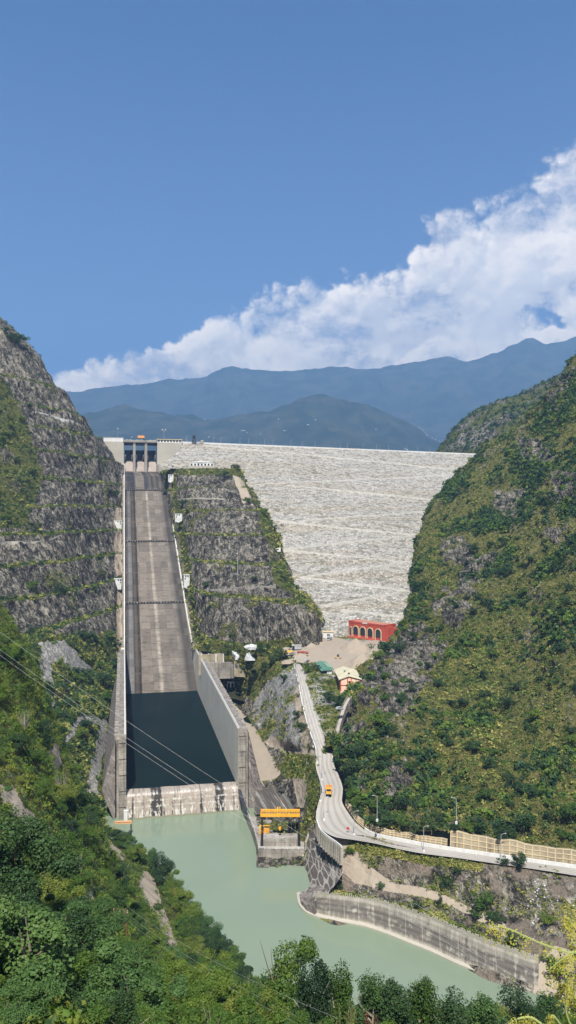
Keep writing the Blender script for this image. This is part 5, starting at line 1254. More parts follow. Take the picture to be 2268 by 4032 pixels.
for z, w in ((1.5, 2.35), (3.6, 1.9), (5.4, 1.5)):
    for s_ in (-1, 1): mb.box(-w, w, s_ * w - .12, s_ * w + .12, z, z + .25); mb.box(s_ * w - .12, s_ * w + .12, -w, w, z, z + .25)
mb.tube([(-2.4, -2.5, .4), (1.5, -1.6, 5.3)], .14, 4); mb.tube([(2.4, -2.5, .4), (-1.5, -1.6, 5.3)], .14, 4); mb.build('bracing', M_BLACK, e)
mb = MB(); mb.box(-1.9, 1.9, -1.9, 1.9, 6.3, 6.7); mb.box(-1.5, 1.5, -1.5, 1.5, 6.7, 8.8); cab = mb.build('cabin', M_BLACK, e)
mb = MB(); mb.prism([(-2.1, 8.8), (2.1, 8.8), (1.2, 9.7), (-1.2, 9.7)], -2.1, 2.1); mb.build('roof', M_BLACK, cab)
q = on_crest(796, 3); e = empty('kiosk', (q[0], q[1], 239.5)); tag(e, 'little pale kiosk on the crest beside the watch tower', 'kiosk')
mb = MB(); mb.box(-1.6, 1.6, -1.5, 1.5, 0, 4.2); b = mb.build('wall', M_CONC, e); mb = MB(); mb.box(-.5, .5, -1.56, -1.4, 1.2, 2.8); mb.build('door', M_DARK, b)
mb = MB(); mb.box(-9, -2, -1, 2, 0, 2.3); mb.build('barrier_shed', M_GREY, e)
q = on_crest(1398, -1); e = empty('gatehouse', (q[0], q[1], 236.5), 0.43); tag(e, 'small white gatehouse at the middle of the dam crest', 'gatehouse')
mb = MB(); mb.box(-7, 7, -2, 0.2, 1.5, 5.0); b = mb.build('wall', M_WHITE, e); mb = MB(); mb.box(-.2, 1.4, -2.1, -1.8, -0.5, 3.6); mb.build('door', M_DARK, b); mb = MB(); mb.box(-7.4, 7.4, -2.3, .5, 5.0, 5.4); mb.build('roof', M_GREY, b)
# white arcaded house on the ridge
x, y, z = pt(748, 1834, 866); e = empty('house', (x, y, z), 0.0); tag(e, 'long white arcaded house with a low gable on the ridge top', 'house'); W_ = 26.5
def arcade(W_, H_, n, name, mat, parent, y=0.0, th=.4, open_f=.62, z0=0.0, zt=.7):
    mb = MB(); w = W_ / n
    for i in range(n):
        a, b = i * w + w * (1 - open_f) / 2, (i + 1) * w - w * (1 - open_f) / 2; k = [(a + (b - a) * (0.5 - 0.5 * math.cos(math.pi * j / 6)), z0 + H_ * zt * (.72 + .28 * math.sin(math.pi * j / 6))) for j in range(7)]
        mb.prism([(i * w, z0), (a, z0)] + k[0:1] + [(i * w, k[0][1])], y, y + th)
        mb.prism([(b, z0), ((i + 1) * w, z0), ((i + 1) * w, k[-1][1]), k[-1]], y, y + th)
        for j in range(6): mb.prism([k[j], k[j + 1], (k[j + 1][0], H_ + z0), (k[j][0], H_ + z0)], y, y + th)
        mb.prism([(i * w, k[0][1]), (a, k[0][1]), (a, H_ + z0), (i * w, H_ + z0)], y, y + th); mb.prism([(b, k[-1][1]), ((i + 1) * w, k[-1][1]), ((i + 1) * w, H_ + z0), (b, H_ + z0)], y, y + th)
    return mb.build(name, mat, parent)
arcade(W_, 3.6, 7, 'wall', M_WHITE, e, open_f=.5)
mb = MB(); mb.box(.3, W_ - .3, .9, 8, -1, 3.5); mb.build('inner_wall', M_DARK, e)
mb = MB(); mb.prism([(-1, 3.6), (W_ + 1, 3.6), (W_ * .62, 5.4), (W_ * .34, 5.4)], -.4, 9); mb.prism([(W_ * .3, 3.65), (W_ * .62, 3.65), (W_ * .46, 6.4)], -.7, 8); mb.build('roof', M_WHITE, e)
mb = MB(); mb.box(-1, W_ + 1, -2.5, 1, -3, 0); mb.build('terrace', M_CONC, e)
x, y, z = pt(661, 1845, 905); mb = MB(); mb.box(0, 12.5, 0, .5, -1.5, 2.0); mb.box(0, .5, 0, 3, -1.5, 2.0); mb.box(12, 12.5, 0, 3, -1.5, 2.0); o = mb.build('garden_wall', M_WHITE); o.location = (x, y, z); tag(o, 'low white wall on the ridge top beside the right abutment block', 'wall')
x, y, z = pt(1094, 2168, 690); e = empty('hut', (x, y, z)); tag(e, 'tiny white hut on the ridge edge against the dam face', 'hut'); mb = MB(); mb.box(-2.5, 2.5, 0, 3, -1, 2.2); b = mb.build('wall', M_WHITE, e); mb = MB(); mb.box(-1.4, .8, -.06, .2, .4, 1.4); mb.build('window', M_DARK, b)

# ------------------------------------------------------------------ yard buildings
ax, ay, _ = ptz(1371.5, 2507, 55); bx_, by_, _ = ptz(1513, 2528, 55)
ang = math.atan2(by_ - ay, bx_ - ax); L = math.hypot(bx_ - ax, by_ - ay)
e = empty('portal_building', (ax, ay, 55), ang); tag(e, 'long red building with four tall cream edged arches', 'portal building')
H_ = 12.2
mb = MB(); mb.box(0, L, 0.5, 14, -1, H_); mb.box(-.3, L + .3, 0.3, 14.3, H_ - .9, H_ - .2); mb.box(0, L, .2, .9, H_ - .2, H_ + .5); mb.box(0, .7, .2, 14, H_ - .2, H_ + .5); mb.box(L - .7, L, .2, 14, H_ - .2, H_ + .5); mb.build('wall', M_RED, e)
mb = MB(); mb.box(.7, L - .7, .9, 13.9, H_ - .15, H_ + .02); mb.build('roof', plain('dusty_roof', (0.42, 0.19, 0.12), .9, .3), e)
for f in (0.205, 0.405, 0.61, 0.83):
    cx_ = f * L; w = 2.55; ar = [(cx_ - w, 0.0)] + [(cx_ - w * math.cos(a), 6.3 + w * math.sin(a)) for a in np.linspace(0, math.pi, 13)] + [(cx_ + w, 0.0)]
    mb = MB(); n = len(ar)
    for p, q in zip(ar[:-1], ar[1:]):
        def outp(r): return (cx_ + (r[0] - cx_) * 1.24, (r[1] if r[1] <= 6.3 else 6.3 + (r[1] - 6.3) * 1.24))
        mb.prism([p, q, outp(q), outp(p)], 0.0, 0.5)
    fr = mb.build('arch_surround', M_CREAM, e)
    mb = MB(); mb.prism([(x_, max(z_, 2.6)) for x_, z_ in ar], 0.28, 0.5); mb.build('arch_window', M_GLASS, fr)
    mb = MB()
    for k in range(1, 4): mb.box(cx_ - w + k * w / 2 - .06, cx_ - w + k * w / 2 + .06, .2, .3, 2.6, 8.0)
    mb.build('glazing_bar', M_BLACK, fr)
mb = MB(); mb.box(1.3, 3.2, .25, .52, 1.0, 8.3); d_ = mb.build('door_surround', M_CREAM, e); mb = MB(); mb.box(1.6, 2.9, .15, .26, 1.2, 7.6); mb.build('door', M_GLASS, d_)
mb = MB(); mb.box(L * .40, L * .53, .05, .22, H_ - .5, H_ + .45); mb.build('name_board', M_WHITE, e)
mb = MB(); mb.box(L, L + 24, 6, 13, -1, 10.2); mb.box(L - 2, L + 3, 1, 8, -1, 11.2); mb.build('side_wing', M_RED, e)
mb = MB(); mb.box(-9, L * .75, -3.6, .3, -1, 1.0); mb.box(-9, 0, .3, 6, -1, 1.0); mb.build('plinth', M_RED, e)
# cream house with red bands
ax, ay, _ = ptz(1340, 2721, 46.5); rot = math.atan2(3.0, 30) ; e = empty('house', (ax, ay, 46.5), rot * .9 - 0.05); tag(e, 'two storey cream house with red bands and pale yellow gabled roof', 'house')
Wd, Ld, Hh = 12.0, 28.0, 6.8
mb = MB(); mb.prism([(0, -1), (Wd, -1), (Wd, Hh), (Wd * .42, Hh + 1.7), (0, Hh)], 0.0, Ld); wl_ = mb.build('wall', M_PINK, e)
mb = MB(); mb.box(-.12, Wd + .12, -.12, .1, 3.1, 3.6); mb.box(-.12, .5, -.12, .1, 0, Hh); mb.box(Wd - .5, Wd + .12, -.12, .1, 0, Hh); mb.box(4.0, 4.5, -.12, .1, 0, Hh + 1.2); mb.box(6.2, 6.7, -.12, .1, 0, Hh + .9)
mb.prism([(-.2, Hh - .35), (Wd * .42, Hh + 1.35), (Wd + .2, Hh - .35), (Wd + .2, Hh), (Wd * .42, Hh + 1.72), (-.2, Hh)], -.12, .1)
mb.box(-.12, .1, 0, Ld, 3.1, 3.6); [mb.box(-.12, .1, k * Ld / 7, k * Ld / 7 + .4, 0, Hh) for k in range(8)]; mb.build('band', M_RED, wl_)
for z_ in (1.1, 4.6):
    mb = MB(); mb.box(4.8, 5.9, -.06, .1, z_, z_ + 1.0); f_ = mb.build('window', M_GLASS, e); mb = MB(); mb.box(4.6, 6.1, -.5, .05, z_ + 1.1, z_ + 1.3); mb.build('sunshade', M_RED, f_)
for k in range(6):
    for z_ in (1.0, 4.4): mb = MB(); mb.box(-.06, .1, 1.6 + k * 4.0, 3.4 + k * 4.0, z_, z_ + 1.4); mb.build('window', M_GLASS, e)
mb = MB(); mb.prism([(-.9, Hh - .15), (Wd * .42, Hh + 1.9), (Wd + .9, Hh - .15), (Wd + .9, Hh + .1), (Wd * .42, Hh + 2.15), (-.9, Hh + .1)], -.8, Ld + .6); rf = mb.build('roof', M_ROOFC, e)
mb = MB(); mb.box(3.5, 4.6, 12, 13.2, Hh + 1.6, Hh + 2.9); mb.build('water_tank', M_GREEN, rf); mb = MB(); mb.box(5.2, 6.2, 5, 6, Hh + 1.5, Hh + 2.8); mb.build('roof_vent', M_BLACK, rf)
# green roofed shed
ax, ay, _ = ptz(1287, 2654, 48.8); e = empty('shed', (ax, ay, 48.8), rad(9)); tag(e, 'long low shed with a green sheet roof beside the cream house', 'shed')
mb = MB(); mb.box(0, 3.4, 0, 24, -.5, 3.0); mb.build('wall', M_WHITE, e); mb = MB(); mb.box(-3, 0, 1, 24, -.5, 1.8); mb.build('open_bay', M_DARK, e)
for k in range(5): mb = MB(); mb.box(-3.4, -3.2, .5 + k * 5.8, .7 + k * 5.8, -.5, 2.3); mb.build('post', M_GREY, e)
mb = MB(); mb.add([(-3.8, -1, 2.3), (.6, -1, 3.9), (4.6, -1, 3.0), (4.6, 25, 3.0), (.6, 25, 3.9), (-3.8, 25, 2.3), (-3.8, -1, 2.1), (4.6, -1, 2.8), (4.6, 25, 2.8), (-3.8, 25, 2.1)], [(0, 1, 4, 5), (1, 2, 3, 4), (6, 9, 8, 7), (0, 6, 7, 2, 1), (5, 4, 3, 8, 9), (0, 5, 9, 6), (2, 7, 8, 3)]); rf = mb.build('roof', M_GREEN, e)
mb = MB(); mb.add([(.7, 3, 4.3), (4.6, 3, 3.4), (4.6, 17, 3.4), (.7, 17, 4.3), (.7, 3, 4.1), (4.6, 3, 3.1), (4.6, 17, 3.1), (.7, 17, 4.1)], [(0, 1, 2, 3), (7, 6, 5, 4), (0, 4, 5, 1), (1, 5, 6, 2), (2, 6, 7, 3), (3, 7, 4, 0)]); mb.build('raised_sheet', plain('light_green_sheet', (0.20, 0.34, 0.22), .5, .2), rf)
mb = MB(); mb.box(-6, 6, -4, 0, -3, -.3); mb.build('yard_slab', M_CONC, e)
# white arcaded store
ax, ay, _ = ptz(1229, 2529, 56); bx_, by_, _ = ptz(1261, 2517, 56); ang = math.atan2(by_ - ay, bx_ - ax)
e = empty('store', (ax, ay, 56), ang); tag(e, 'white arcaded store with a dark flat roof near the ridge foot', 'store'); L = math.hypot(bx_ - ax, by_ - ay)
arcade(L, 3.2, 5, 'wall', M_WHITE, e, open_f=.5, z0=0.2, zt=.8); mb = MB(); mb.box(.1, L - .1, .6, 5.8, -1, 3.3); mb.build('inner_wall', M_GLASS, e)
mb = MB(); mb.box(-.3, 0, 0, 6, -1, 3.4); w_ = mb.build('end_wall', M_WHITE, e); mb = MB(); mb.box(-.42, -.25, 2.6, 4.8, .1, 2.4); mb.build('door', M_ORG, w_); mb = MB(); mb.box(-.6, L + .4, -.4, 6.4, 3.4, 3.8); mb.build('roof', M_GLASS, e)
ax, ay, _ = ptz(1271, 2511, 56); e = empty('office', (ax, ay, 56), -.1); tag(e, 'small white office with a flat roof left of the red building', 'office')
mb = MB(); mb.box(0, 8, 0, 5, -1, 4.3); w_ = mb.build('wall', M_WHITE, e)
for k in range(3): mb = MB(); mb.box(3.2 + k * .9, 3.8 + k * .9, -.08, .1, 1.1, 3.0); mb.build('window', M_GLASS, w_)
mb = MB(); mb.box(-.3, 8.3, -.5, 5.3, 4.3, 4.7); mb.build('roof', M_CREAM, e)
def place(px, py, z): return ptz(px, py, z)
# grey open shed, blue drums, lying red tank, small yellow canopy
x, y, z = place(1151, 2557, 54); e = empty('shed', (x, y, z), .05); tag(e, 'small grey open fronted shed left of the yard road', 'shed')
mb = MB(); mb.box(0, 6.5, 0, .2, 0, 2.6); mb.box(6.3, 6.5, .2, 3.5, 0, 2.6); mb.box(0, 6.5, 3.5, 3.7, 0, 2.6); mb.build('wall', M_GREY, e); mb = MB(); mb.box(.15, 1.6, -.1, .3, .1, 2.3); mb.build('doorway', M_DARK, e); mb = MB(); mb.box(-.3, 6.8, -.3, 4, 2.6, 2.8); mb.build('roof', M_CONC, e)
DR = ['first', 'second', 'third', 'fourth', 'fifth', 'sixth']
for i in range(6):
    x, y, z = place(1157 + i * 7.4, 2534 + i * .6, 56)
    if i == 0:
        e0 = e = empty('water_tank', (x, y, z)); mb = MB(); mb.tube([(0, 0, 0), (0, 0, 1.9), (0, 0, 2.2)], [.66, .66, .35], 12); mb.build('barrel', M_BLUE, e, smooth=False); mb = MB(); mb.tube([(0, 0, 2.2), (0, 0, 2.35)], .3, 10); mb.build('lid', M_BLACK, e)
    else:
        e = e0.copy(); C.objects.link(e); e.location = (x, y, z)
        for ch in e0.children: q = ch.copy(); C.objects.link(q); q.parent = e
    tag(e, '%s blue water tank from the left in the row by the ridge foot' % DR[i], 'water tank', 'blue water tanks')
for i, (px_, py_, Lx, lab) in enumerate(((1171, 2573, 5.2, 'longer dark red steel tank lying beside the sand heap'), (1203, 2575, 1.9, 'short dark red steel tank lying by the road edge'))):
    x, y, z = place(px_, py_, 53.5); e = empty('steel_tank', (x, y, z), -.08); tag(e, lab, 'tank')
    mb = MB(); mb.tube([(-.15, 0, .95), (0, 0, .95), (Lx, 0, .95), (Lx + .15, 0, .95)], [.5, .9, .9, .5], 12); mb.build('shell', M_RUST, e, smooth=False); mb = MB(); [mb.box(k, k + .3, -.7, .7, 0, .4) for k in (Lx * .2, Lx * .75)]; mb.build('cradle', M_BLACK, e)
x, y, z = place(1133, 2577, 53); e = empty('canopy', (x, y, z), .1); tag(e, 'small yellowish sheet canopy at the left edge of the yard', 'canopy')
mb = MB(); mb.add([(-3.5, -1, 1.6), (3, -1.4, 2.0), (3.5, 2, 2.5), (-3, 2.2, 2.1), (-3.5, -1, 1.5), (3, -1.4, 1.9), (3.5, 2, 2.4), (-3, 2.2, 2.0)], [(0, 1, 2, 3), (7, 6, 5, 4), (0, 4, 5, 1), (1, 5, 6, 2), (2, 6, 7, 3), (3, 7, 4, 0)]); mb.build('sheet', M_YEL, e)
for a, b in ((-3.2, -.8), (2.8, -1.2), (3.2, 1.8), (-2.8, 2)): mb = MB(); mb.box(a - .08, a + .08, b - .08, b + .08, -.5, 1.8); mb.build('post', M_GREY, e)
# heaps
def heap(px, py, z, rx, ry, h, label, seed, rz=0.0, mat=M_SAND):
    x, y, _ = ptz(px, py, z); n = 70; a = np.linspace(-1.25, 1.25, n); X, Y = np.meshgrid(a, a); r = np.hypot(X, Y)
    Z = np.clip(1 - r, -.06, 1) ** 1.05 if False else np.maximum(1 - r, -.08)
    G = np.stack([X * rx, Y * ry, Z * h], -1); w = fbm(np.stack([X * 2.2, Y * 2.2, X * 0 + seed], -1), 4, seed)
    G[..., 2] += w * h * .22 * (r < 1.1); G[..., 2] = np.where(r > 1.12, -1.5, G[..., 2])
    o = grid_obj('sand_heap', G, mat); o.location = (x, y, z - .1); o.rotation_euler = (0, 0, rz); tag(o, label, 'sand heap')
heap(1400, 2566, 52.5, 14.5, 15, 9.5, 'largest pale sand heap in front of the red building', 3, -.4)
heap(1425, 2618, 50.5, 12, 12, 8.0, 'broken ridged sand heap beside the yellow loader', 9, .5)
heap(1465, 2600, 52, 10, 12, 7.5, 'sand heap against the crag right of the yard', 14, .2)
heap(1223, 2542, 55, 4.6, 4, 2.6, 'small round sand heap beside the white arcaded store', 4); heap(1182, 2583, 53, 4.8, 4, 2.6, 'brownish sand heap in front of the red tank', 5)
heap(1160, 2600, 52.5, 7, 4, 1.8, 'low pale sand heap at the left edge of the yard', 6)
heap(1262, 2535, 55, 5, 4, 1.4, 'low sand heap between the store and the yard road', 8)

# ------------------------------------------------------------------ vehicles
def wheel(parent, x, y, r, w=.45):
    mb = MB(); mb.tube([(x - w / 2, y, r), (x + w / 2, y, r)], r, 14); t_ = mb.build('wheel', M_TYRE, parent); mb = MB(); mb.tube([(x - w / 2 - .03, y, r), (x + w / 2 + .03, y, r)], r * .5, 10); mb.build('rim', M_GREY, t_)
x, y, z = ptz(1295, 3119, 24.9); e = empty('truck', (x, y, z), rad(176)); tag(e, 'orange and black tipper truck driving on the pale road', 'truck')
mb = MB(); mb.box(-1.15, 1.15, -1.0, 3.8, .7, 1.1); mb.build('chassis', M_BLACK, e)
mb = MB(); mb.prism([(-1.3, 1.1), (1.3, 1.1), (1.45, 2.7), (1.3, 2.7), (1.15, 1.3), (-1.15, 1.3), (-1.3, 2.7), (-1.45, 2.7)], -1.4, 2.6); mb.box(-1.3, 1.3, -1.5, -1.3, 1.1, 2.9); mb.box(-1.3, 1.3, 2.5, 2.7, 1.1, 3.1); bed = mb.build('tipper_body', M_ORG, e)
mb = MB(); mb.box(-1.15, 1.15, -1.3, 2.5, 1.3, 1.5); mb.build('bed_floor', M_DARK, bed)
mb = MB(); mb.prism([(2.85, .7), (4.6, .7), (4.6, 1.9), (4.3, 3.0), (2.85, 3.1)], -1.2, 1.2, 'x'); cb = mb.build('cab', M_YEL, e); mb = MB(); mb.add([(-1.05, 4.62, 2.0), (1.05, 4.62, 2.0), (1.0, 4.36, 2.9), (-1.0, 4.36, 2.9), (-1.05, 4.5, 2.0), (1.05, 4.5, 2.0), (1.0, 4.26, 2.9), (-1.0, 4.26, 2.9)], [(0, 1, 2, 3), (7, 6, 5, 4), (0, 4, 5, 1), (2, 6, 7, 3)]); mb.build('windscreen', M_GLASS, cb)
for sx in (-1.05, 1.05):
    for yy in (3.6, .9, -.5): wheel(e, sx, yy, .52)
for sx in (-1.5, 1.5): mb = MB(); mb.box(sx - .12, sx + .12, 4.2, 4.35, 1.9, 2.5); mb.build('mirror', M_BLACK, e)
for sx in (-.8, .8): mb = MB(); mb.box(sx - .18, sx + .18, 4.6, 4.68, .95, 1.2); mb.build('headlight', M_WHITE, e)
x, y, z = ptz(1334, 2597, 51.3); e = empty('wheel_loader', (x, y, z), rad(-95)); tag(e, 'dusty yellow wheel loader working at the sand heap', 'wheel loader'); e.scale = (.95,) * 3
MDY = plain('dusty_yellow', (0.46, 0.33, 0.16), .7, .3)
mb = MB(); mb.prism([(-3.4, .9), (-.2, .9), (-.2, 2.1), (-3.2, 1.9)], -.9, .9, 'x'); mb.box(-.8, .8, -.2, 1.4, .8, 1.7); mb.build('body', MDY, e)
mb = MB(); mb.box(-.75, .75, -1.3, .2, 2.0, 3.4); cb = mb.build('cab', M_GLASS, e); mb = MB(); mb.box(-.85, .85, -1.4, .3, 3.4, 3.55); mb.build('cab_roof', M_BLACK, cb)
mb = MB()
for sx in (-.6, .6): mb.hexa([(sx - .1, 1.0, 1.7), (sx + .1, 1.0, 1.7), (sx + .1, 1.3, 1.5), (sx - .1, 1.3, 1.5)], [(sx - .1, 3.2, .7), (sx + .1, 3.2, .7), (sx + .1, 3.3, .4), (sx - .1, 3.3, .4)])
mb.build('lift_arm', MDY, e); mb = MB(); mb.prism([(3.1, .1), (4.3, .05), (4.3, .2), (3.4, .35), (3.3, 1.1), (3.1, 1.1)], -1.35, 1.35, 'x'); mb.build('bucket', M_GREY, e)
for sx in (-1.05, 1.05):
    for yy in (-2.2, 1.1): wheel(e, sx, yy, .75, .5)
x, y, z = ptz(1295, 2523, 55.3); e = empty('truck', (x, y, z), rad(-20)); tag(e, 'grey dump truck parked between the office and the red building', 'truck')
mb = MB(); mb.box(-1.2, 1.2, -1, 4.5, .7, 1.0); mb.build('chassis', M_BLACK, e); mb = MB(); mb.box(-1.25, 1.25, 1.1, 5.2, 1.0, 2.5); mb.build('tipper_body', M_GREY, e); mb = MB(); mb.box(-1.2, 1.2, -1.2, .8, .7, 2.8); cb = mb.build('cab', M_GREY, e); mb = MB(); mb.box(-1.05, 1.05, -1.26, -1.1, 1.7, 2.6); mb.build('windscreen', M_GLASS, cb)
for sx in (-1.05, 1.05):
    for yy in (-.4, 2.6, 3.9): wheel(e, sx, yy, .5)
# small dark car by the stair, red sign, board
x, y, z = ptz(1337, 2817, 47); e = empty('car', (x, y, z + 3.0), .4); tag(e, 'small silver car parked on the slope by the stair wall', 'car')
mb = MB(); mb.prism([(-2.1, .35), (2.1, .35), (2.15, .8), (1.3, .95), (.7, 1.5), (-1.1, 1.5), (-1.7, .95), (-2.15, .85)], -.85, .85); b_ = mb.build('body', M_GREY, e, bevel=.06); mb = MB(); mb.prism([(1.2, .98), (.66, 1.42), (-1.05, 1.42), (-1.55, .98)], -.88, .88); mb.build('window', M_GLASS, b_)
for sx in (-1.3, 1.3):
    for yy in (-.8, .8):
        mb = MB(); mb.tube([(sx, yy - .1, .33), (sx, yy + .1, .33)], .33, 10); mb.build('wheel', M_TYRE, e)
x, y, z = ptz(1370, 3282, 19.9); e = empty('road_sign', (x, y, z)); tag(e, 'round red road sign on a thin post at the road bend', 'road sign'); mb = MB(); mb.tube([(0, 0, 0), (0, 0, 1.7)], .07, 6); mb.build('post', M_GREY, e); mb = MB(); mb.tube([(0, -.05, 2.1), (0, .03, 2.1)], .62, 14); mb.build('disc', plain('sign_red', (.45, .05, .05), .5, .1), e)
x, y, z = ptz(1298, 2932, 33.5); e = empty('notice_board', (x, y, z)); tag(e, 'dark blank notice board in the grass right of the road', 'notice board')
for a in (-1.0, 1.0): mb = MB(); mb.box(a - .08, a + .08, 0, .12, 0, 2.2); mb.build('post', M_GREY, e)
mb = MB(); mb.box(-1.3, 1.3, -.08, 0, 1.4, 3.4); mb.build('board', M_DARK, e)
# stair with parapets climbing right of the road
ST = cr(np.array([ptz(1312, 2958, 31.5), ptz(1322, 2925, 34), ptz(1332, 2880, 38.5), ptz(1341, 2845, 42.5), ptz(1350, 2815, 45.5), ptz(1362, 2785, 48.5), ptz(1378, 2758, 51)]), 60)
e = empty('outdoor_stair', tuple(ST[0])); tag(e, 'long concrete stair with parapets climbing beside the crag', 'stair')
mb = MB(); pr = MB(); b0 = Vector(ST[0])
for a, b in zip(ST[:-1], ST[1:]):
    p, q = Vector(a) - b0, Vector(b) - b0; d = q - p; d.z = 0; d.normalize(); s = Vector((-d.y, d.x, 0))
    u = Vector((0, 0, 1)); p = p + u * 1.6; q = q + u * 1.6; m_ = p.lerp(q, .5)
    mb.hexa([p - s - u * 3, m_ - s - u * 3, m_ + s - u * 3, p + s - u * 3], [p - s, m_ - s, m_ + s, p + s]); hz = (q.z - p.z) * .5
    mb.hexa([m_ - s - u * 3, q - s - u * 3, q + s - u * 3, m_ + s - u * 3], [Vector((m_.x, m_.y, p.z + hz)) - s, Vector((q.x, q.y, p.z + hz)) - s, Vector((q.x, q.y, p.z + hz)) + s, Vector((m_.x, m_.y, p.z + hz)) + s])
    for sg in (-1.15, 1.15):
        A_, B_ = p + s * sg, q + s * sg; pr.hexa([A_ - u * 3, B_ - u * 3, B_ + s * .25 - u * 3, A_ + s * .25 - u * 3], [A_ + u * .9, B_ + u * .9, B_ + s * .25 + u * .9, A_ + s * .25 + u * .9])
mb.build('step', M_CONC, e); pr.build('parapet', M_CONC_DK, e)
# old terrace wall, white shotcrete, tunnel portal, stream pool
e = empty('terrace_wall', ptz(800, 2625, 38)); tag(e, 'old tan masonry terrace wall stepping across below the ridge', 'wall')
o_ = Vector(ptz(800, 2625, 38))
def seg(mb, a, b, h, th=1.5, dz=9):
    a, b = Vector(a) - o_, Vector(b) - o_; u = Vector((0, 0, 1)); s = Vector((0, th, 0)); mb.hexa([a - u * dz, b - u * dz, b + s - u * dz, a + s - u * dz], [a + u * h, b + u * h, b + s + u * h, a + s + u * h])
mb = MB(); seg(mb, ptz(782, 2612, 38), ptz(858, 2608, 38), 6.5); seg(mb, ptz(858, 2609, 38), ptz(918, 2606, 38), 6.8); mb.build('upper_course', M_CONC_YL, e)
mb = MB(); seg(mb, ptz(826, 2626, 38), ptz(920, 2624, 36), 3.2); mb.build('lower_course', M_CONC_ST, e)
mb = MB(); seg(mb, ptz(922, 2617, 38), ptz(985, 2620, 38), 3.0); seg(mb, ptz(985, 2621, 38), ptz(1042, 2612, 39), 4.2); mb.build('right_course', M_CONC_YL, e)
for i in range(9): mb = MB(); x_ = 790 + i * 29; seg(mb, ptz(x_, 2610.5 - (i % 2), 38), ptz(x_ + 5, 2610.5 - (i % 2), 38), 7.0 if i < 5 else 3.4, .4); mb.build('pilaster', M_WHITE, e)
M_SHOT = plain('white_shotcrete', (0.50, 0.50, 0.49), .9, .25, .4)
for i, (poly, z0, lab) in enumerate((([(962, 2600), (970, 2575), (982, 2571), (995, 2590), (1005, 2600)], 48, 'jagged white shotcrete patch above the right end of the terrace wall'), ([(962, 2546), (985, 2536), (1012, 2545), (1005, 2560), (975, 2558)], 54, 'white spill of shotcrete under the ridge among dark trees'),
                        ([(912, 2566), (932, 2570), (940, 2584), (936, 2600), (922, 2596)], 48.5, 'white shotcrete strip beside the tan terrace wall'), ([(925, 2615), (936, 2622), (935, 2632), (926, 2628)], 40, 'small white shotcrete blot under the terrace wall'))):
    P_ = []
    cy_ = sum(b for a, b in poly) / len(poly)
    for k in range(len(poly) * 3):
        a, b = poly[k // 3], poly[(k // 3 + 1) % len(poly)]; f = (k % 3) / 3; P_.append(pt(a[0] + (b[0] - a[0]) * f + RNG2.uniform(-2, 2), a[1] + (b[1] - a[1]) * f + RNG2.uniform(-2, 2), (CZ - z0) * F / (cy_ - HY) - 3 - (cy_ - b[1]) * -.12))
    c_ = np.mean(P_, 0); mb = MB(); n_ = len(P_); mb.add([tuple(np.array(p)) for p in P_] + [tuple(np.array(p) + [0, 3, 0]) for p in P_] + [tuple(c_ + [0, -1.2, .6])], [(i_, (i_ + 1) % n_, 2 * n_) for i_ in range(n_)] + [(i_, (i_ + 1) % n_, (i_ + 1) % n_ + n_, i_ + n_) for i_ in range(n_)])
    tag(mb.build('shotcrete', M_SHOT), lab, 'shotcrete')
x, y, z = ptz(896, 2703, 18.5); e = empty('tunnel_portal', (x, y - 4, z), 0); tag(e, 'small white tunnel portal with two dark arches above the pool', 'portal')
arcade(5.4, 4.6, 2, 'portal_frame', M_WHITE, e, open_f=.68, zt=.8, th=.6); mb = MB(); mb.box(.2, 5.2, .7, 6, -1, 4.5); mb.build('tunnel_mouth', M_DARK, e)
mb = MB(); P_ = [ptz(898, 2706, 15.2), ptz(918, 2704, 15.2), ptz(938, 2725, 15.2), ptz(966, 2752, 15.2), ptz(950, 2760, 15.2), ptz(925, 2752, 15.2), ptz(900, 2750, 15.2)]; P_ = [(a, b, 15.2) for a, b, c_ in P_]
mb.add(P_, [tuple(range(len(P_)))]); tag(mb.build('pool', plain('brown_pool', (.05, .05, .03), .15, .2, spec=.5)), 'small brown pool in front of the tunnel portal', kind='structure')
for i, P_ in enumerate(([(958, 2828), (975, 2818), (998, 2840), (990, 2850), (965, 2838)], [(963, 2800), (972, 2796), (976, 2805), (966, 2806)])):
    mb = MB(); mb.add([tuple(list(ptz(a, b, 11.2))) for a, b in P_], [tuple(range(len(P_)))]); tag(mb.build('puddle', M_POOL), ['larger brown puddle on the pale stream bed', 'smaller brown puddle on the pale stream bed'][i], kind='structure')
# left-side small gantry and white hut, roadside walls on the left mountain
x, y, z = ptz(470, 3275, 9); e = empty('gantry_crane', (x, y, z), rad(5)); tag(e, 'small faded orange hoist beam over the left bank of the river', 'crane')
mb = MB(); mb.box(-2, 5.6, -.4, .4, 3.6, 4.6); mb.box(-2, 5.6, -.6, .6, 4.45, 4.65); mb.build('beam', plain('faded_orange', (.62, .34, .17), .6, .2), e)
mb = MB(); mb.box(4.9, 5.4, -.25, .25, -10, 4.6); mb.tube([(4.6, 0, 5.6), (4.9, 0, 6.1), (5.3, 0, 6.1), (5.6, 0, 5.6), (5.6, 0, 4.8)], .2, 6); mb.build('post', M_BLACK, e)
x, y, z = ptz(484, 3262, 8); e = empty('marker_block', (x, y + 6, z)); tag(e, 'small white block standing behind the orange hoist beam', 'block'); mb = MB(); mb.box(-.9, .9, 0, 1.5, 0, 5.4); mb.box(-1.05, 1.05, -.1, 1.6, 5.4, 5.7); mb.build('block_body', M_WHITE, e)
S_LM = Surf(G_LM); S_MR = Surf(G_MR)
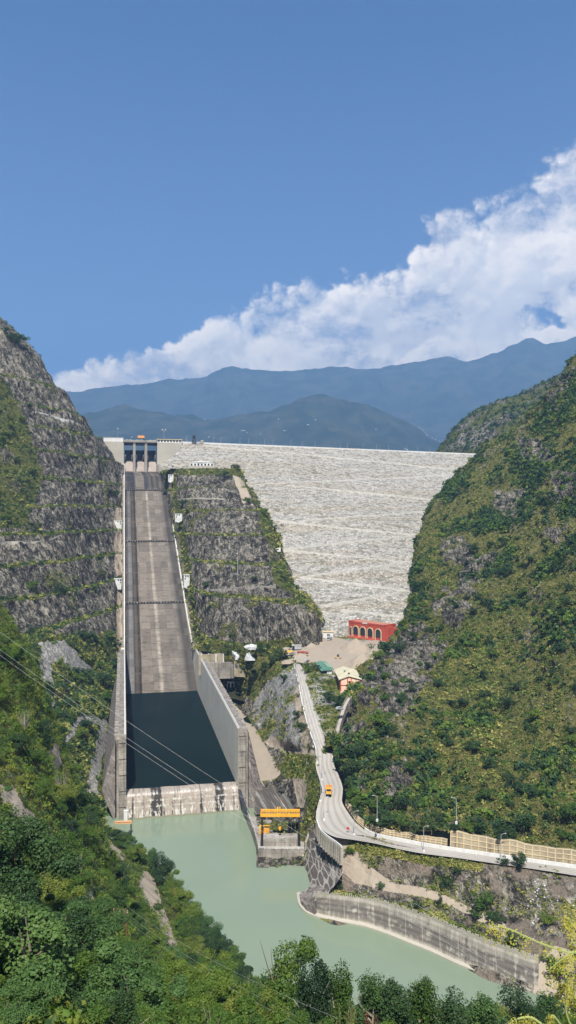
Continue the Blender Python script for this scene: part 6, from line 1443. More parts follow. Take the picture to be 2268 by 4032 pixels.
def wallline(name, P, h, mat, label, th=1.0, drop=4, cat='wall', S_=None):
    if S_ is not None:
        P = cr(np.array(P), 12); P = [tuple(S_.at(*proj(q)) + np.array([0, -.6, 0])) for q in P]; P = [tuple(q) for q in smooth2(np.array(P)[:, :], 0)]
    mb = MB(); c0 = Vector(P[0])
    for a, b in zip(P[:-1], P[1:]):
        a, b = Vector(a) - c0, Vector(b) - c0; u = Vector((0, 0, 1)); s = Vector((0, th, 0)); mb.hexa([a - u * drop, b - u * drop, b + s - u * drop, a + s - u * drop], [a + u * h, b + u * h, b + s + u * h, a + s + u * h])
    o = mb.build(name, mat); o.location = c0; tag(o, label, cat); return o
wallline('parapet_wall', [pt(140, 1626, 738), pt(200, 1638, 750), pt(262, 1656, 768), pt(310, 1668, 790), pt(345, 1683, 815)], 1.0, M_WHITE, 'white parapet line crossing high on the left cliff', 1.5, 1.5, S_=S_LM)
wallline('retaining_wall', [pt(180, 1642, 742), pt(220, 1650, 748), pt(262, 1660, 762), pt(290, 1668, 775)], 0, M_CONC, 'grey concrete retaining wall under the white parapet on the cliff', 2, 8, S_=S_LM)
for i, a in enumerate((140, 198, 254, 304, 342)): lamp(a, 1625 + i * 14, None, 7.5, 'thin pale mast on the white parapet high on the left cliff', 'masts on the cliff parapet', D=738 + i * 18, r=0.16).location = S_LM.at(a, 1625 + i * 14)
0 and wallline('stone_wall', [pt(0, 1945, 590), pt(40, 1945, 590)], 2.0, M_CONC_YL, 'short pale wall at the left edge of the cliff', 3, 1)
wallline('bench_wall', [pt(-60, 2139, 575), pt(60, 2138, 590), pt(160, 2137, 612)], 1.0, M_CONC, 'long low grey wall along a bench of the left cliff', 1, 2.5, S_=S_LM)
wallline('bench_wall', [pt(205, 2120, 632), pt(300, 2092, 655), pt(380, 2068, 700), pt(440, 2058, 750)], 0.6, M_CONC, 'ramp wall rising right across the left cliff', 1, 1.5, S_=S_LM)
wallline('bench_wall', [pt(752, 2330, 655), pt(860, 2326, 645), pt(980, 2318, 632), pt(1085, 2312, 618)], 1.6, M_CONC_ST, 'pale bench wall crossing the ridge above the yard', 1, 1.5, S_=S_MR)
wallline('bench_wall', [pt(690, 1967, 835), pt(780, 1962, 815), pt(880, 1965, 795)], .6, M_CONC, 'thin pale bench edge near the top of the ridge', 1, 1, S_=S_MR)

# ------------------------------------------------------------------ power line
def cable(name, a, b, sag, r, label, group):
    a, b = Vector(a), Vector(b); mb = MB(); P = []
    for i in range(33): f = i / 32; p = a.lerp(b, f); p.z -= sag * 4 * f * (1 - f); P.append(p - a)
    mb.tube(P, r, 5); o = mb.build(name, M_WIRE); o.location = a; tag(o, label, 'cable', group)
M_WIRE = plain('aluminium_wire', (.42, .42, .40), .4, .1, spec=.5)
x, y, z = pt(477, 3680, 152); e = empty('utility_pole', (x, y, z - 2), rad(-12)); tag(e, 'rusty twin legged power pole standing among the left trees', 'utility pole')
M_RPOLE = plain('rusty_steel', (.16, .07, .04), .8, .3)
for a in (0, 2.3): mb = MB(); mb.tube([(a - 1.15, 0, -2), (a - 1.15, 0, 7.0)], .13, 6); mb.build('pole', M_RPOLE, e)
mb = MB(); mb.box(-1.9, 1.7, -.1, .1, 6.2, 6.4); mb.box(-1.2, 1.2, -.08, .08, 4.0, 4.15); mb.box(-1.5, 1.3, -.1, .1, 6.8, 7.0); mb.build('crossarm', M_RPOLE, e)
for a in (-1.6, -.2, 1.3): mb = MB(); mb.tube([(a, 0, 6.4), (a, 0, 6.9)], .12, 6); mb.build('insulator', M_WHITE, e)
top = Vector((x, y, z + 4.8))
for i, (dx, pa, pb) in enumerate(((-1.6, (-60, 2880, 105), (1250, 4070, 72)), (-.2, (-40, 2830, 110), (1290, 4060, 74)), (1.3, (10, 2790, 118), (1330, 4010, 78)))):
    n_ = ['lowest', 'middle', 'highest'][i]; p0 = top + Vector((dx, 0.3 * i, .2))
    cable('power_cable', pt(*pa), p0, 1.6, .012, '%s cable running from the upper left down to the rusty power pole' % n_, 'power cables at the rusty pole')
    cable('power_cable', p0, pt(*pb), 1.2, .011, '%s cable running from the rusty power pole to the lower right' % n_, 'power cables at the rusty pole')
for i, (pa, pb) in enumerate((((-80, 2430, 215), (2380, 3985, 170)), ((-80, 2500, 215), (2380, 4040, 170)), ((-80, 2522, 212), (2380, 4060, 168)))):
    cable('power_cable', pt(*pa), pt(*pb), 3.5, .017, ['uppermost long cable crossing over the dark basin and the river wall', 'middle long cable crossing over the dark basin and the river wall', 'lowest long cable crossing over the dark basin and the river wall'][i], 'long cables across the valley')
# grey pylon pole and lattice on the ridge
for a, b, h, D, l in ((936, 2296, 27, 640, 'tall thin grey mast standing on a ridge bench'), (1053, 2525, 10, 560, 'thin pale post under the ridge'), (1111, 2350, 9, 620, 'short thin post on the upper ridge edge')):
    x, y, z = pt(a, b, D); mb = MB(); mb.tube([(0, 0, -1), (0, 0, h)], .2, 6); mb.box(-.6, .6, -.15, .15, h - .4, h - .1); o = mb.build('mast', M_GREY); o.location = (x, y, z); tag(o, l, 'mast')
# loose white boulders on the bank
def rock_mesh(name, mat, seed, sub=2):
    import bmesh
    bm = bmesh.new(); bmesh.ops.create_icosphere(bm, subdivisions=sub, radius=1)
    r = random.Random(seed)
    for v in bm.verts:
        n_ = float(fbm(np.array([list(v.co * 1.3)]) + seed * 7.1, 3, seed)[0]); v.co *= 1 + n_ * .5; v.co.z *= .7
    me = bpy.data.meshes.new(name); bm.to_mesh(me); bm.free(); me.materials.append(mat); return me
BR = [rock_mesh('boulder', M_SHOT, i) for i in range(3)]
for i in range(46):
    if i < 26: px_, py_ = 2118 + RNG2.gauss(0, 12) - (i - 13) * .7, 3465 + i * 7
    else: px_, py_ = RNG2.uniform(1960, 2268), RNG2.uniform(3470, 3720)
    f = (py_ - 3440) / 400; D = 282 - f * 34; x, y, z = pt(px_, py_, D)
    o = link('boulder', BR[i % 3]); s_ = RNG2.uniform(.14, .38); o.scale = (s_, s_, s_); o.rotation_euler = (0, 0, RNG2.uniform(0, 6)); o['snap'] = 1
    o.location = (x, y, z); tag(o, 'small white boulder lying on the brown river bank', 'boulder', 'white boulders on the bank')

# ------------------------------------------------------------------ vegetation
def snap(o_or_xyz, G_KD):
    pass
def leaf_cloud(n, rng, lump=0.35, size=0.09, flat=1.0, shell=0.55, seed=1, top=0.0):
    """n leaf-clump quads scattered through the outer volume of a lumpy unit crown"""
    d = rng.normal(size=(n, 3)); d /= np.linalg.norm(d, axis=1, keepdims=True)
    r = shell + (1 - shell) * rng.random(n) ** 0.6
    lum = 1 + lump * fbm(d * 1.6 + seed * 3.7, 3, seed) * 1.6 + 0.22 * fbm(d * 4.5 + seed, 2, seed + 3)
    c = d * (r * lum)[:, None]; c[:, 2] *= flat
    nrm = d + rng.normal(size=(n, 3)) * 0.75 + np.array([0, 0, top]); nrm /= np.linalg.norm(nrm, axis=1, keepdims=True)
    a = np.cross(nrm, rng.normal(size=(n, 3))); a /= np.linalg.norm(a, axis=1, keepdims=True); b = np.cross(nrm, a)
    s = size * (0.55 + 0.9 * rng.random(n)); w = s[:, None] * a; h = (s * (0.55 + .4 * rng.random(n)))[:, None] * b
    q = np.stack([c - w * .9 - h * .3, c + w * .1 - h, c + w - h * .1 + nrm * (s * .3)[:, None], c - w * .1 + h], 1)
    return q                                     # n x 4 x 3
def quads_mesh(name, Q, mat):
    n = len(Q); return mesh_np(name, Q.reshape(-1, 3), np.arange(4 * n).reshape(n, 4), mat)
rng = np.random.default_rng(42)
def crown_round(n=2600, size=.075, lobes=7, seed=0):
    r_ = np.random.default_rng(seed); Q = []
    for k in range(lobes):
        c = r_.normal(size=3) * np.array([.5, .5, .42]); s = r_.uniform(.2, .5)
        if k == 0: c = np.array([0, 0, .0]); s = .62
        q = leaf_cloud(n // lobes, r_, .3, size / s, .85, .5, seed * 11 + k, top=.4) * s + c; Q.append(q)
    return np.concatenate(Q)
def crown_tall(n=2400, size=.07, seed=0):
    r_ = np.random.default_rng(seed); Q = []
    for k in range(16):
        z = -0.9 + 1.8 * k / 15; w = .62 * math.sqrt(max(.05, 1 - (z * .92) ** 2)) * r_.uniform(.7, 1.15); a = r_.uniform(0, 6.28)
        c = np.array([math.cos(a) * w * .55, math.sin(a) * w * .55, z * 1.15]); s = r_.uniform(.2, .36)
        Q.append(leaf_cloud(n // 16, r_, .4, size / s, 1.45, .35, seed * 7 + k, top=.3) * s + c)
    return np.concatenate(Q)
def branches(name, mat, seed, h=1.0, n=7, spread=.7, r0=.05):
    r_ = random.Random(seed); mb = MB(); mb.tube([(0, 0, -.12), (r_.uniform(-.04, .04), 0, .35), (r_.uniform(-.08, .08), r_.uniform(-.05, .05), h)], [r0, r0 * .7, r0 * .15], 6)
    for k in range(n):
        z = .25 + .6 * k / n; a = r_.uniform(0, 6.28); l = spread * r_.uniform(.5, 1); e_ = (math.cos(a) * l, math.sin(a) * l, z + l * .7)
        mb.tube([(0, 0, z * h), (e_[0] * .5, e_[1] * .5, z * h + l * .45), e_], [r0 * .5, r0 * .3, r0 * .08], 5)
    me = bpy.data.meshes.new(name); me.from_pydata(mb.v, [], mb.f); me.materials.append(mat); return me
def tree_kind(kind, mat, seed, n=2600, bark=M_BRN):
    if kind == 'round': Q = crown_round(n, .075 if n < 4000 else .030, 15, seed); Q = Q * np.array([.5, .5, .42]) + np.array([0, 0, .60])
    elif kind == 'tall': Q = crown_tall(n, .027, seed); Q = Q * np.array([.42, .42, .38]) + np.array([0, 0, .56])
    else: Q = crown_round(n, .085, 6, seed); Q = Q * np.array([.62, .62, .40]) + np.array([0, 0, .38])
    return quads_mesh('crown', Q, mat), branches('trunk', bark, seed, .85 if kind != 'bush' else .5, 7, .34 if kind != 'bush' else .4, .026)
KINDS = {}
def kinds(key, kind, mats, k, n=2600, bark=M_BRN): KINDS[key] = [tree_kind(kind, mats[i % len(mats)], 100 + 17 * i + len(key) * 5, n, bark) for i in range(k)]
kinds('near_round', 'round', [L_MIX, L_DARK, L_MIX, L_LIME, L_GREY, L_MIX], 8, 17000)
kinds('near_tall', 'tall', [L_DARK, L_MIX, L_GREY], 5, 14000, M_PBARK)
kinds('mid_round', 'round', [L_DARK, L_MIX, L_DARK], 4, 1300)
kinds('far_bush', 'bush', [L_DARK, L_DARK, L_MIX], 4, 420)
NT_ = [0]
def tree(key, loc, h, label, group, w=1.0, idx_=None, name='tree', cat='tree', parts=True):
    r_ = random.Random(NT_[0] * 7 + 3); NT_[0] += 1
    ks = KINDS[key]; cm, tm = ks[r_.randrange(len(ks)) if idx_ is None else idx_ % len(ks)]
    e = bpy.data.objects.new(name, None); C.objects.link(e); e.location = loc; e.rotation_euler = (0, 0, r_.uniform(0, 6.28)); e.scale = (h * w, h * w, h)
    a = bpy.data.objects.new('trunk', tm); C.objects.link(a); a.parent = e
    b = bpy.data.objects.new('crown', cm); C.objects.link(b); b.parent = e
    tag(e, label, cat, group); return e

SN, SL, SM, SR, SV, SY, SB = map(Surf, (G_NS, G_LM, G_MR, G_RH, G_VF, G_YD, G_BK))
def ns_ground(px, D):
    g = SN; i = int(np.argmin(((g.px - px) / F * D) ** 2 + (g.G[:, 1] - D) ** 2)); return g.G[i]

# --- near slope: individual trees, biggest nearest
R = random.Random(21)
near = []
def near_tree(px, D, h, key, label, group, w=1.0, idx_=None, sink=.3):
    g = ns_ground(px, D)
    if h > 100: h = (CZ - (h - HY) / F * D - g[2]) / 1.14
    x = (px - CX) / F * D
    near.append((x, D, h * .4 * w)); return tree(key, (x, D, g[2] - sink), h, label, group, w, idx_)
# named, single trees
near_tree(1085, 96, 3655, 'near_round', 'tall dense bright green tree rising above the bottom edge against the river', None, .62, 0)
near_tree(1235, 90, 3735, 'near_tall', 'slender mixed green tree right of the tall dense tree at the river edge', None, .75, 0)
near_tree(1325, 92, 3770, 'near_tall', 'slender tree with yellowing crown between slender green trees', None, .8, 1)
near_tree(1462, 88, 3812, 'near_tall', 'dark slender tree just right of the russet twigs', None, .9, 2)
near_tree(1565, 86, 3828, 'near_tall', 'dark grey-green slender tree in the bottom middle row', None, .95, 3)
near_tree(1652, 88, 3818, 'near_tall', 'spiky grey-green slender tree reaching highest right of the bottom centre', None, .8, 4)
near_tree(1775, 88, 3885, 'near_tall', 'low spreading dark tree before the river in the bottom right row', None, 1.1, 0)
near_tree(1930, 92, 3900, 'near_tall', 'feathery dark tree under the river wall at the bottom right', None, 1.2, 2)
near_tree(2050, 96, 3895, 'near_round', 'broad dark tree below the end of the river wall', None, .9, 1)
near_tree(2170, 100, 3880, 'near_tall', 'dark tree behind the yellow pods at the bottom right corner', None, 1.0, 2)
near_tree(640, 306, 12, 'near_round', 'dark green tree leaning over the river beside the pale gravel slide', None, .9, 1)
near_tree(600, 312, 11, 'near_tall', 'feathery dark tree at the water edge below the sill', None, .9, 2)
near_tree(120, 62, 9.5, 'near_round', 'large grey-green tree filling the lower left corner', None, 1.1, 4)
near_tree(40, 88, 11, 'near_round', 'large dark green tree at the left edge above the corner tree', None, 1.0, 1)
GR_A = [(-60, 700, 60, 230), ]
lab_near = ['leafy tree in the dense wood on the lower left slope', 'leafy tree in the wood along the left bank of the river', 'leafy shrubby tree in the row along the bottom edge']
grp_near = ['trees of the lower left wood', 'trees along the left river bank', 'trees along the bottom edge']
cnt = 0; tries = 0
def bare_at(px, py):
    i = int(np.argmin((SN.px - px) ** 2 + (SN.py - py) ** 2)); return BARE_NS.ravel()[i] > .3
while cnt < 250 and tries < 9000:
    tries += 1
    D = R.choice([R.uniform(38, 110), R.uniform(90, 200), R.uniform(150, 318)]); px_ = R.uniform(-120, 2330)
    g = ns_ground(px_, D); x = (px_ - CX) / F * D
    if g[2] < .8: continue
    if px_ > 1000 and D < 70: continue
    if 400 < px_ < 540 and 110 < D < 172: continue
    py_ = HY + (CZ - g[2]) / D * F
    if py_ > 4500: continue
    if D < 60: h = R.uniform(2.5, 4.5)
    elif D < 110: h = R.uniform(4.0, 8.0)
    elif D < 200: h = R.uniform(4.5, 8.5)
    else: h = R.uniform(4.5, 9.5)
    if px_ > 1050: h = min(h, R.uniform(2.8, 5.0))
    if px_ < 260 and D > 240: h *= .7
    hp_ = h / D * F
    if any(bare_at(px_ + a_ * hp_, py_ - b_ * hp_) for a_, b_ in ((0, 0), (0, .35), (0, .7), (0, .95), (.32, .5), (-.32, .5))): continue
    if any((x - a) ** 2 + (D - b) ** 2 < (.55 * (h * .42 + c)) ** 2 for a, b, c in near): continue
    z_ = 2 if px_ > 1000 else (1 if (D > 200 and px_ > 380) else 0)
    near_tree(px_, D, h, 'near_round' if R.random() < .8 else 'near_tall', lab_near[z_], grp_near[z_], R.uniform(.9, 1.25)); cnt += 1
for px_, D, h in ((425, 352, 6), (455, 350, 7), (490, 345, 8), (520, 338, 7), (548, 330, 8), (575, 325, 7), (520, 318, 8), (560, 306, 7), (668, 300, 9), (690, 296, 8), (715, 292, 10), (740, 286, 9), (760, 280, 10), (790, 274, 9), (812, 268, 10), (840, 262, 9), (868, 258, 9), (900, 252, 9), (930, 248, 9), (960, 243, 8), (990, 240, 8),
                  (735, 268, 8), (770, 258, 9), (800, 248, 9), (850, 240, 9), (890, 234, 8), (940, 228, 8), (720, 250, 8), (980, 222, 7), (760, 236, 8)):
    g_ = ns_ground(px_, D)
    if g_[2] > -1.5 and not bare_at(px_, HY + (CZ - g_[2]) / D * F): near_tree(px_, D, h * .95, 'near_round', lab_near[1], grp_near[1], 1.05, sink=.2)
# twigs
def twig_shrub(loc, h, mat_leaf, mat_twig, label, n=900, seed=5, name='shrub'):
    r_ = np.random.default_rng(seed); e = empty(name, loc); mb = MB(); tips = []
    for k in range(26):
        a = r_.uniform(0, 6.28); l = r_.uniform(.3, .62); z = r_.uniform(.55, 1.0)
        P_ = [(0, 0, 0), (math.cos(a) * l * .35 * h, math.sin(a) * l * .35 * h, z * .5 * h), (math.cos(a) * l * .5 * h, math.sin(a) * l * .5 * h, z * h)]; mb.tube(P_, [.035, .02, .008], 4); tips.append(P_)
    mb.build('stem', mat_twig, e)
    if mat_leaf:
        c = np.array([np.array(P_[1]) * (1 - f) + np.array(P_[2]) * f for P_ in tips for f in r_.uniform(.1, 1, n // 26)]); c += r_.normal(size=c.shape) * .12
        d = r_.normal(size=c.shape); d /= np.linalg.norm(d, axis=1, keepdims=True); u_ = np.cross(d, r_.normal(size=c.shape)); u_ /= np.linalg.norm(u_, axis=1, keepdims=True); s = .11
        Q = np.stack([c, c + u_ * s - d * s * .4, c + u_ * s * 2, c + u_ * s + d * s * .4], 1); o = link('foliage', quads_mesh('foliage', Q, mat_leaf), e)
    tag(e, label, 'shrub'); return e
def nsl(px, D, dz=0): g = ns_ground(px, D); return ((px - CX) / F * D, D, g[2] + dz)
twig_shrub(nsl(1420, 86), 6.6, L_RED, M_BRN, 'russet leaved shrub among the green trees at the bottom', 1300, 6)
twig_shrub(nsl(1330, 94), 10.5, L_RED, M_BRN, 'tall thin shrub with russet tips above the yellowing tree', 1100, 8)
twig_shrub(nsl(968, 104), 11.5, None, M_PBARK, 'bare pale leafless tree left of the tall dense tree', 0, 9, 'bare_tree')
for a_, b_, c_, l_ in ((95, 200, 6, 'bare whitish branches above the pale rocks on the left slope'), (245, 205, 7, 'bare pale branches near the middle of the left slope'), (330, 215, 6, 'bare pale branches below the left gravel strip'), (300, 150, 5, 'thin leafless shrub among the lower left trees')): twig_shrub(nsl(a_, b_, 2), c_, None, M_PBARK, l_, 0, a_, 'bare_shrub')
twig_shrub(nsl(1350, 84), 7.5, L_LIME, M_PBARK, 'yellow-green shrub leaning beside the russet shrub', 1800, 10)

# --- scrub that nobody could count, as one object per ground
def scrub(name, G, W, n, size, mats, label, seed, leafn=26, lift=.3, cond=None, parent=None):
    r_ = np.random.default_rng(seed); V = G.reshape(-1, 3); w = np.clip(W.ravel(), 0, None).astype(float)
    px, py = proj(V); vis = (px > -60) & (px < 2330) & (py < 4100) & (py > 1200) & (V[:, 1] > 5)
    # spread by area seen
    du = np.linalg.norm(np.gradient(G, axis=1), axis=2) * np.linalg.norm(np.gradient(G, axis=0), axis=2)
    w = w * vis * du.ravel() / V[:, 1].clip(10) ** 1.0
    if cond is not None: w = w * cond(V, px, py)
    i = r_.choice(len(V), n, p=w / w.sum()); c = V[i] + r_.normal(size=(n, 3)) * np.array([1, 1, 0]) * .6
    s = size[0] + (size[1] - size[0]) * r_.random(n) ** 2.2
    protos = [leaf_cloud(leafn, r_, .3, .34 if leafn < 50 else .17, .75, .35, k, top=.5) for k in range(12)]
    P_ = np.stack(protos)[r_.integers(0, 12, n)]                              # n x leafn x 4 x 3
    a = r_.random(n) * 6.28; ca, sa = np.cos(a)[:, None, None], np.sin(a)[:, None, None]
    X = P_[..., 0] * ca - P_[..., 1] * sa; Y = P_[..., 0] * sa + P_[..., 1] * ca
    P_ = np.stack([X, Y, P_[..., 2]], -1) * s[:, None, None, None] + (c + np.stack([0 * s, 0 * s, s * lift], -1))[:, None, None, :]
    me = quads_mesh(name, P_.reshape(-1, 4, 3), mats[0])
    for m in mats[1:]: me.materials.append(m)
    if len(mats) > 1: me.polygons.foreach_set('material_index', np.repeat(r_.choice(len(mats), n, p=[.55, .3, .15][:len(mats)] if len(mats) == 3 else [.6, .4]), leafn).astype(np.int32))
    o = link(name, me, parent); tag(o, label, kind='stuff'); return o
scrub('scrub', G_NS, 1 - BARE_NS * .95, 15000, (.45, 1.5), [L_MIX, L_LIME, L_DARK], 'green undergrowth covering the near wooded slope', 301, 62, cond=lambda V, px, py: (V[:, 2] > .5) * (V[:, 1] > 40))
scrub('scrub', G_RH, VEG_RH * (1 - CRAG_RH * .6), 26000, (.45, 1.5), [L_OLIVE, L_MIX, L_DARK], 'dry grass and low scrub covering the right hillside', 302, 24, .15)
nz = fbm(G_RH / 30.0, 4, 300); up_w = np.clip((G_RH[..., 2] - 60) / 80, .3, 1)
scrub('shrubbery', G_RH, np.clip(nz + .12, 0, 1) * (1 - CRAG_RH * .8) * up_w, 8500, (1.0, 3.0), [L_DARK, L_MIX], 'dark green bushes thick on the upper right hillside', 303, 34, .35)
scrub('bench_scrub', G_LM, np.clip(VEG_LM - .1, 0, 1), 13000, (.5, 2.6), [L_OLIVE, L_DARK, L_MIX], 'green scrub growing along the cliff benches on the left', 304, 20, .25)
scrub('ridge_scrub', G_MR, np.clip(VEG_MR - .1, 0, 1), 9000, (.5, 2.4), [L_OLIVE, L_DARK, L_MIX], 'green scrub growing along the benches of the ridge', 305, 20, .25)
scrub('valley_scrub', G_VF, np.clip(VEG_VF, 0, 1), 5000, (.3, 1.3), [L_OLIVE, L_MIX, L_DARK], 'weeds and bushes on the valley floor', 306, 20, .2)
scrub('slope_scrub', G_YD, np.clip(VEG_YD - .1, 0, 1), 3500, (.3, 1.2), [L_OLIVE, L_MIX, L_DARK], 'weeds on the stony slope between the road and the cream house', 307, 20, .2, cond=lambda V, px, py: (py > 2600))
scrub('bank_scrub', G_BK, np.clip(VEG_BK - .1, 0, 1), 5000, (.25, .9), [L_OLIVE, L_OLIVE, L_MIX], 'dry grass tufts on the brown river bank', 308, 18, .2, cond=lambda V, px, py: (V[:, 2] > 2))
scrub('spur_scrub', G_FR, np.ones(G_FR.shape[:2]), 2500, (2, 5), [L_DARK, L_MIX], 'trees and bushes on the far spur behind the dam', 309, 26, .3)

# --- single shrubs and trees one can point at on the hills
def sp_tree(S_, px, py, h, key, label, group=None, w=1.0, cat='bush', name='bush', sink=.4):
    g = S_.at(px, py); return tree(key, (g[0], g[1], g[2] - sink), h, label, group, w, None, name, cat)
R = random.Random(8); c_ = 0; used = []
while c_ < 150:
    px_, py_ = R.uniform(1380, 2290), R.uniform(1480, 3340); g = SR.at(px_, py_)
    if abs((g[0] / g[1] * F + CX) - px_) > 14: continue
    edge = px_ - np.interp(py_, [1435, 1545, 1700, 1792, 2045, 2190, 2400, 2590, 2720, 2850, 3200], [2268, 2165, 1995, 1877, 1682, 1650, 1622, 1490, 1410, 1345, 1400])
    if edge < 6: continue
    if R.random() > (.95 if edge < 130 else (.75 if py_ < 2400 else .38)): continue
    if any(abs(px_ - a) < 22 and abs(py_ - b) < 22 for a, b in used): continue
    used.append((px_, py_)); hh = R.uniform(3.6, 7.0)
    lab, grp = (('dark rounded bush on the lower grassy part of the right hillside', 'bushes on the lower right hillside') if py_ > 2500 else ('dark green bushy tree on the upper right hillside', 'trees on the upper right hillside'))
    tree('mid_round', (g[0], g[1], g[2] - .8), hh, lab, grp, R.uniform(.9, 1.3), None, 'bush', 'bush'); c_ += 1
for a, b, h, l in ((1520, 2590, 11, 'large dark tree on the crag beside the red building'), (1575, 2570, 8, 'dark tree on the crag edge right of the red building'), (1490, 2610, 9, 'dark bushy tree hanging on the left edge of the crag'),
                   (1680, 2390, 15, 'tall dark tree on the bulging hill edge above the crag'), (1640, 2330, 10, 'dark tree leaning at the hill edge over the dam face'), (1870, 2180, 9, 'dark wide bush under the high crag'), (1350, 2990, 6, 'dark leaning bush against the lower road edge'), (1400, 3000, 9, 'dark tree in the hollow right of the stair'),
                   (1500, 2880, 11, 'dark rounded tree right of the stair foot slope'), (1390, 3060, 8, 'dark bush above the road bend opposite the truck'), (1580, 3200, 8, 'dark dense bush on the slope below the pale outcrop'), (2060, 3290, 10, 'dark dense tree above the tall yellowed grid wall'), (2250, 3250, 9, 'dark tree above the grid wall at the right photo edge'), (1350, 3060, 5, 'bush at the road edge opposite the truck, uppermost of four'), (1357, 3105, 5, 'bush at the road edge beside the truck'), (1362, 3150, 5, 'bush at the road edge below the truck'), (1375, 3190, 5, 'bush at the inside of the road bend')):
    sp_tree(SR, a, b, h, 'mid_round', l, None, 1.1)
R = random.Random(12)
for i in range(46):
    px_, py_ = (R.uniform(60, 470), R.uniform(2500, 2850)) if i < 30 else (R.uniform(-10, 130), R.uniform(1600, 2080))
    if 130 < px_ < 300 and 2520 < py_ < 2700: continue
    sp_tree(SL, px_, py_, R.uniform(6, 10) if i < 30 else R.uniform(4, 7), 'mid_round', 'dark leafy tree in the hollow under the left cliff' if i < 30 else 'leafy bush on the high green slope of the left mountain', 'trees under the left cliff' if i < 30 else 'bushes on the high left slope', 1.15)
for a, b, h, l in ((40, 1345, 12, 'dark tree on the left skyline nearest the photo edge'), (75, 1370, 16, 'big dark tree on the left skyline'), (118, 1382, 7, 'small dark tree right of the big one on the left skyline'), (140, 1425, 11, 'dark tree on the steep edge below the left skyline'), (25, 1315, 8, 'tiny dark tree at the top left skyline edge'),
                   (440, 1950, 8, 'dark bush on a cliff bench left of the upper chute'), (455, 1960, 9, 'dark tree beside the upper chute wall on the left'), (130, 2330, 9, 'dark tree on the third bench of the left cliff'), (250, 2345, 9, 'dark tree standing before a pale cliff scar'), (410, 2700, 12, 'dark tree beside the left basin wall'), (455, 2640, 11, 'dark tree overhanging the left chute wall'), (430, 2780, 11, 'dark green tree beside the counterforts of the left wall'), (350, 2700, 12, 'large dark tree in the middle of the hollow'), (340, 2870, 8, 'dark bushy tree between the two gravel tracks'), (320, 2910, 7, 'dark bush at the foot of the gravel track'), (455, 3170, 6, 'bright bush at the foot of the left wing wall')):
    sp_tree(SL, a, b, h, 'mid_round', l, None, 1.1)
for a, b, h, l in ((885, 1885, 10, 'big dark round tree near the ridge top'), (850, 1860, 7, 'dark tree below the white arcaded house'), (935, 1850, 7, 'dark tree at the right shoulder of the ridge'), (920, 1845, 6, 'small dark tree right of the white arcaded house'), (680, 1850, 6, 'dark tree beside the low white wall on the ridge'), (975, 1990, 9, 'dark tree in a ridge gully under the tan rocks'),
                   (1040, 2030, 8, 'dark tree on the upper right edge of the ridge'), (1080, 2100, 9, 'dark tree on the right ridge edge against the dam'), (1098, 2140, 7, 'dark tree right beside the tiny white hut'), (810, 2320, 7, 'dark bush on the lower bench wall of the ridge'), (1000, 2290, 5, 'small bush on the ridge bench above the wall'), (1170, 2330, 7, 'dark bush on the lower shoulder of the ridge'), (735, 2020, 6, 'dark bush on the ridge beside the middle gauge house'), (720, 1990, 6, 'dark bush on the ridge right of the chute wall'), (1120, 2290, 6, 'small dark bush on the ridge knee')):
    sp_tree(SM, a, b, h, 'mid_round', l, None, 1.1)
for a, b, h, l in ((940, 2560, 7, 'dark tree left of the white shotcrete'), (925, 2545, 9, 'dark tree behind the shotcrete under the ridge'), (1022, 2578, 9, 'dark dense tree right of the white shotcrete'), (1030, 2560, 7, 'dark tree beside the thin pale post'), (885, 2560, 7, 'dark tree above the tan terrace wall'), (855, 2560, 6, 'smaller dark tree above the tan terrace wall'), (960, 2640, 5, 'dark green bush under the terrace wall'), (930, 2655, 6, 'dark bush left of the pale spoil slope'), (1075, 2620, 8, 'dark tree in the clump left of the yard'), (1110, 2600, 8, 'dark tree in the clump nearest the yard'),
                   (1045, 2645, 8, 'dark low tree at the bottom of the clump left of the yard'), (1010, 2660, 6, 'dark bush at the left end of the clump'), (1120, 2685, 5, 'dark round bush on the blue-grey spoil slope'), (1170, 2830, 5, 'dark bush beside the brown slope left of the road'), (1190, 2880, 5, 'dark bush low on the slope left of the road')):
    sp_tree(SV, a, b, h, 'mid_round', l, None, 1.2)
for a, b, h, l in ((1215, 2650, 5, 'bushy tree left of the green roofed shed'), (1240, 2640, 5, 'low tree touching the green roofed shed'), (1300, 2770, 6, 'dark bush on the slope below the cream house'), (1330, 2790, 7, 'dark bush beside the top of the stair'), (1290, 2750, 5, 'dark bush under the left corner of the cream house'), (1400, 2730, 5, 'yellowish bush before the cream house gable')):
    sp_tree(SY, a, b, h, 'mid_round', l, None, 1.2)
for a, b, h, l in ((1750, 3500, 4.5, 'round bush in the middle of the bank between two tracks'), (1905, 3590, 7, 'largest dark bush clump on the bank'), (1870, 3620, 4, 'bush left of the largest bank clump'), (1960, 3640, 5, 'dark bush right of the largest bank clump'), (2020, 3730, 5.5, 'dark bush above the end of the river wall'), (2160, 3650, 5, 'single round dark bush on the bare brown bank'), (1500, 3500, 3, 'small bright bush low on the bank'), (1640, 3580, 3, 'small bush above the middle of the river wall'),
                   (2050, 3425, 6, 'dark bush at the road edge near the right photo edge'), (1985, 3415, 4, 'wiry bush at the road edge under the lamp'), (1335, 3500, 3, 'small bush beside the dark revetment'), (1380, 3370, 4, 'bright bush just below the road bend'), (2190, 3850, 7, 'dark leafy tree behind the yellow pods'), (1730, 3560, 3, 'low bush on the bank above the stained wall'), (1800, 3440, 3, 'green bush below the road barrier')):
    sp_tree(SB, a, b, h, 'mid_round', l, None, 1.15, 'bush', 'bush')
# snap boulders to the bank
for o in list(C.objects):
    if 'snap' in o.keys():
        px_, py_ = proj(np.array(o.location)); g = SB.at(px_, py_); o.location = tuple(g + np.array([0, 0, .1])); del o['snap']

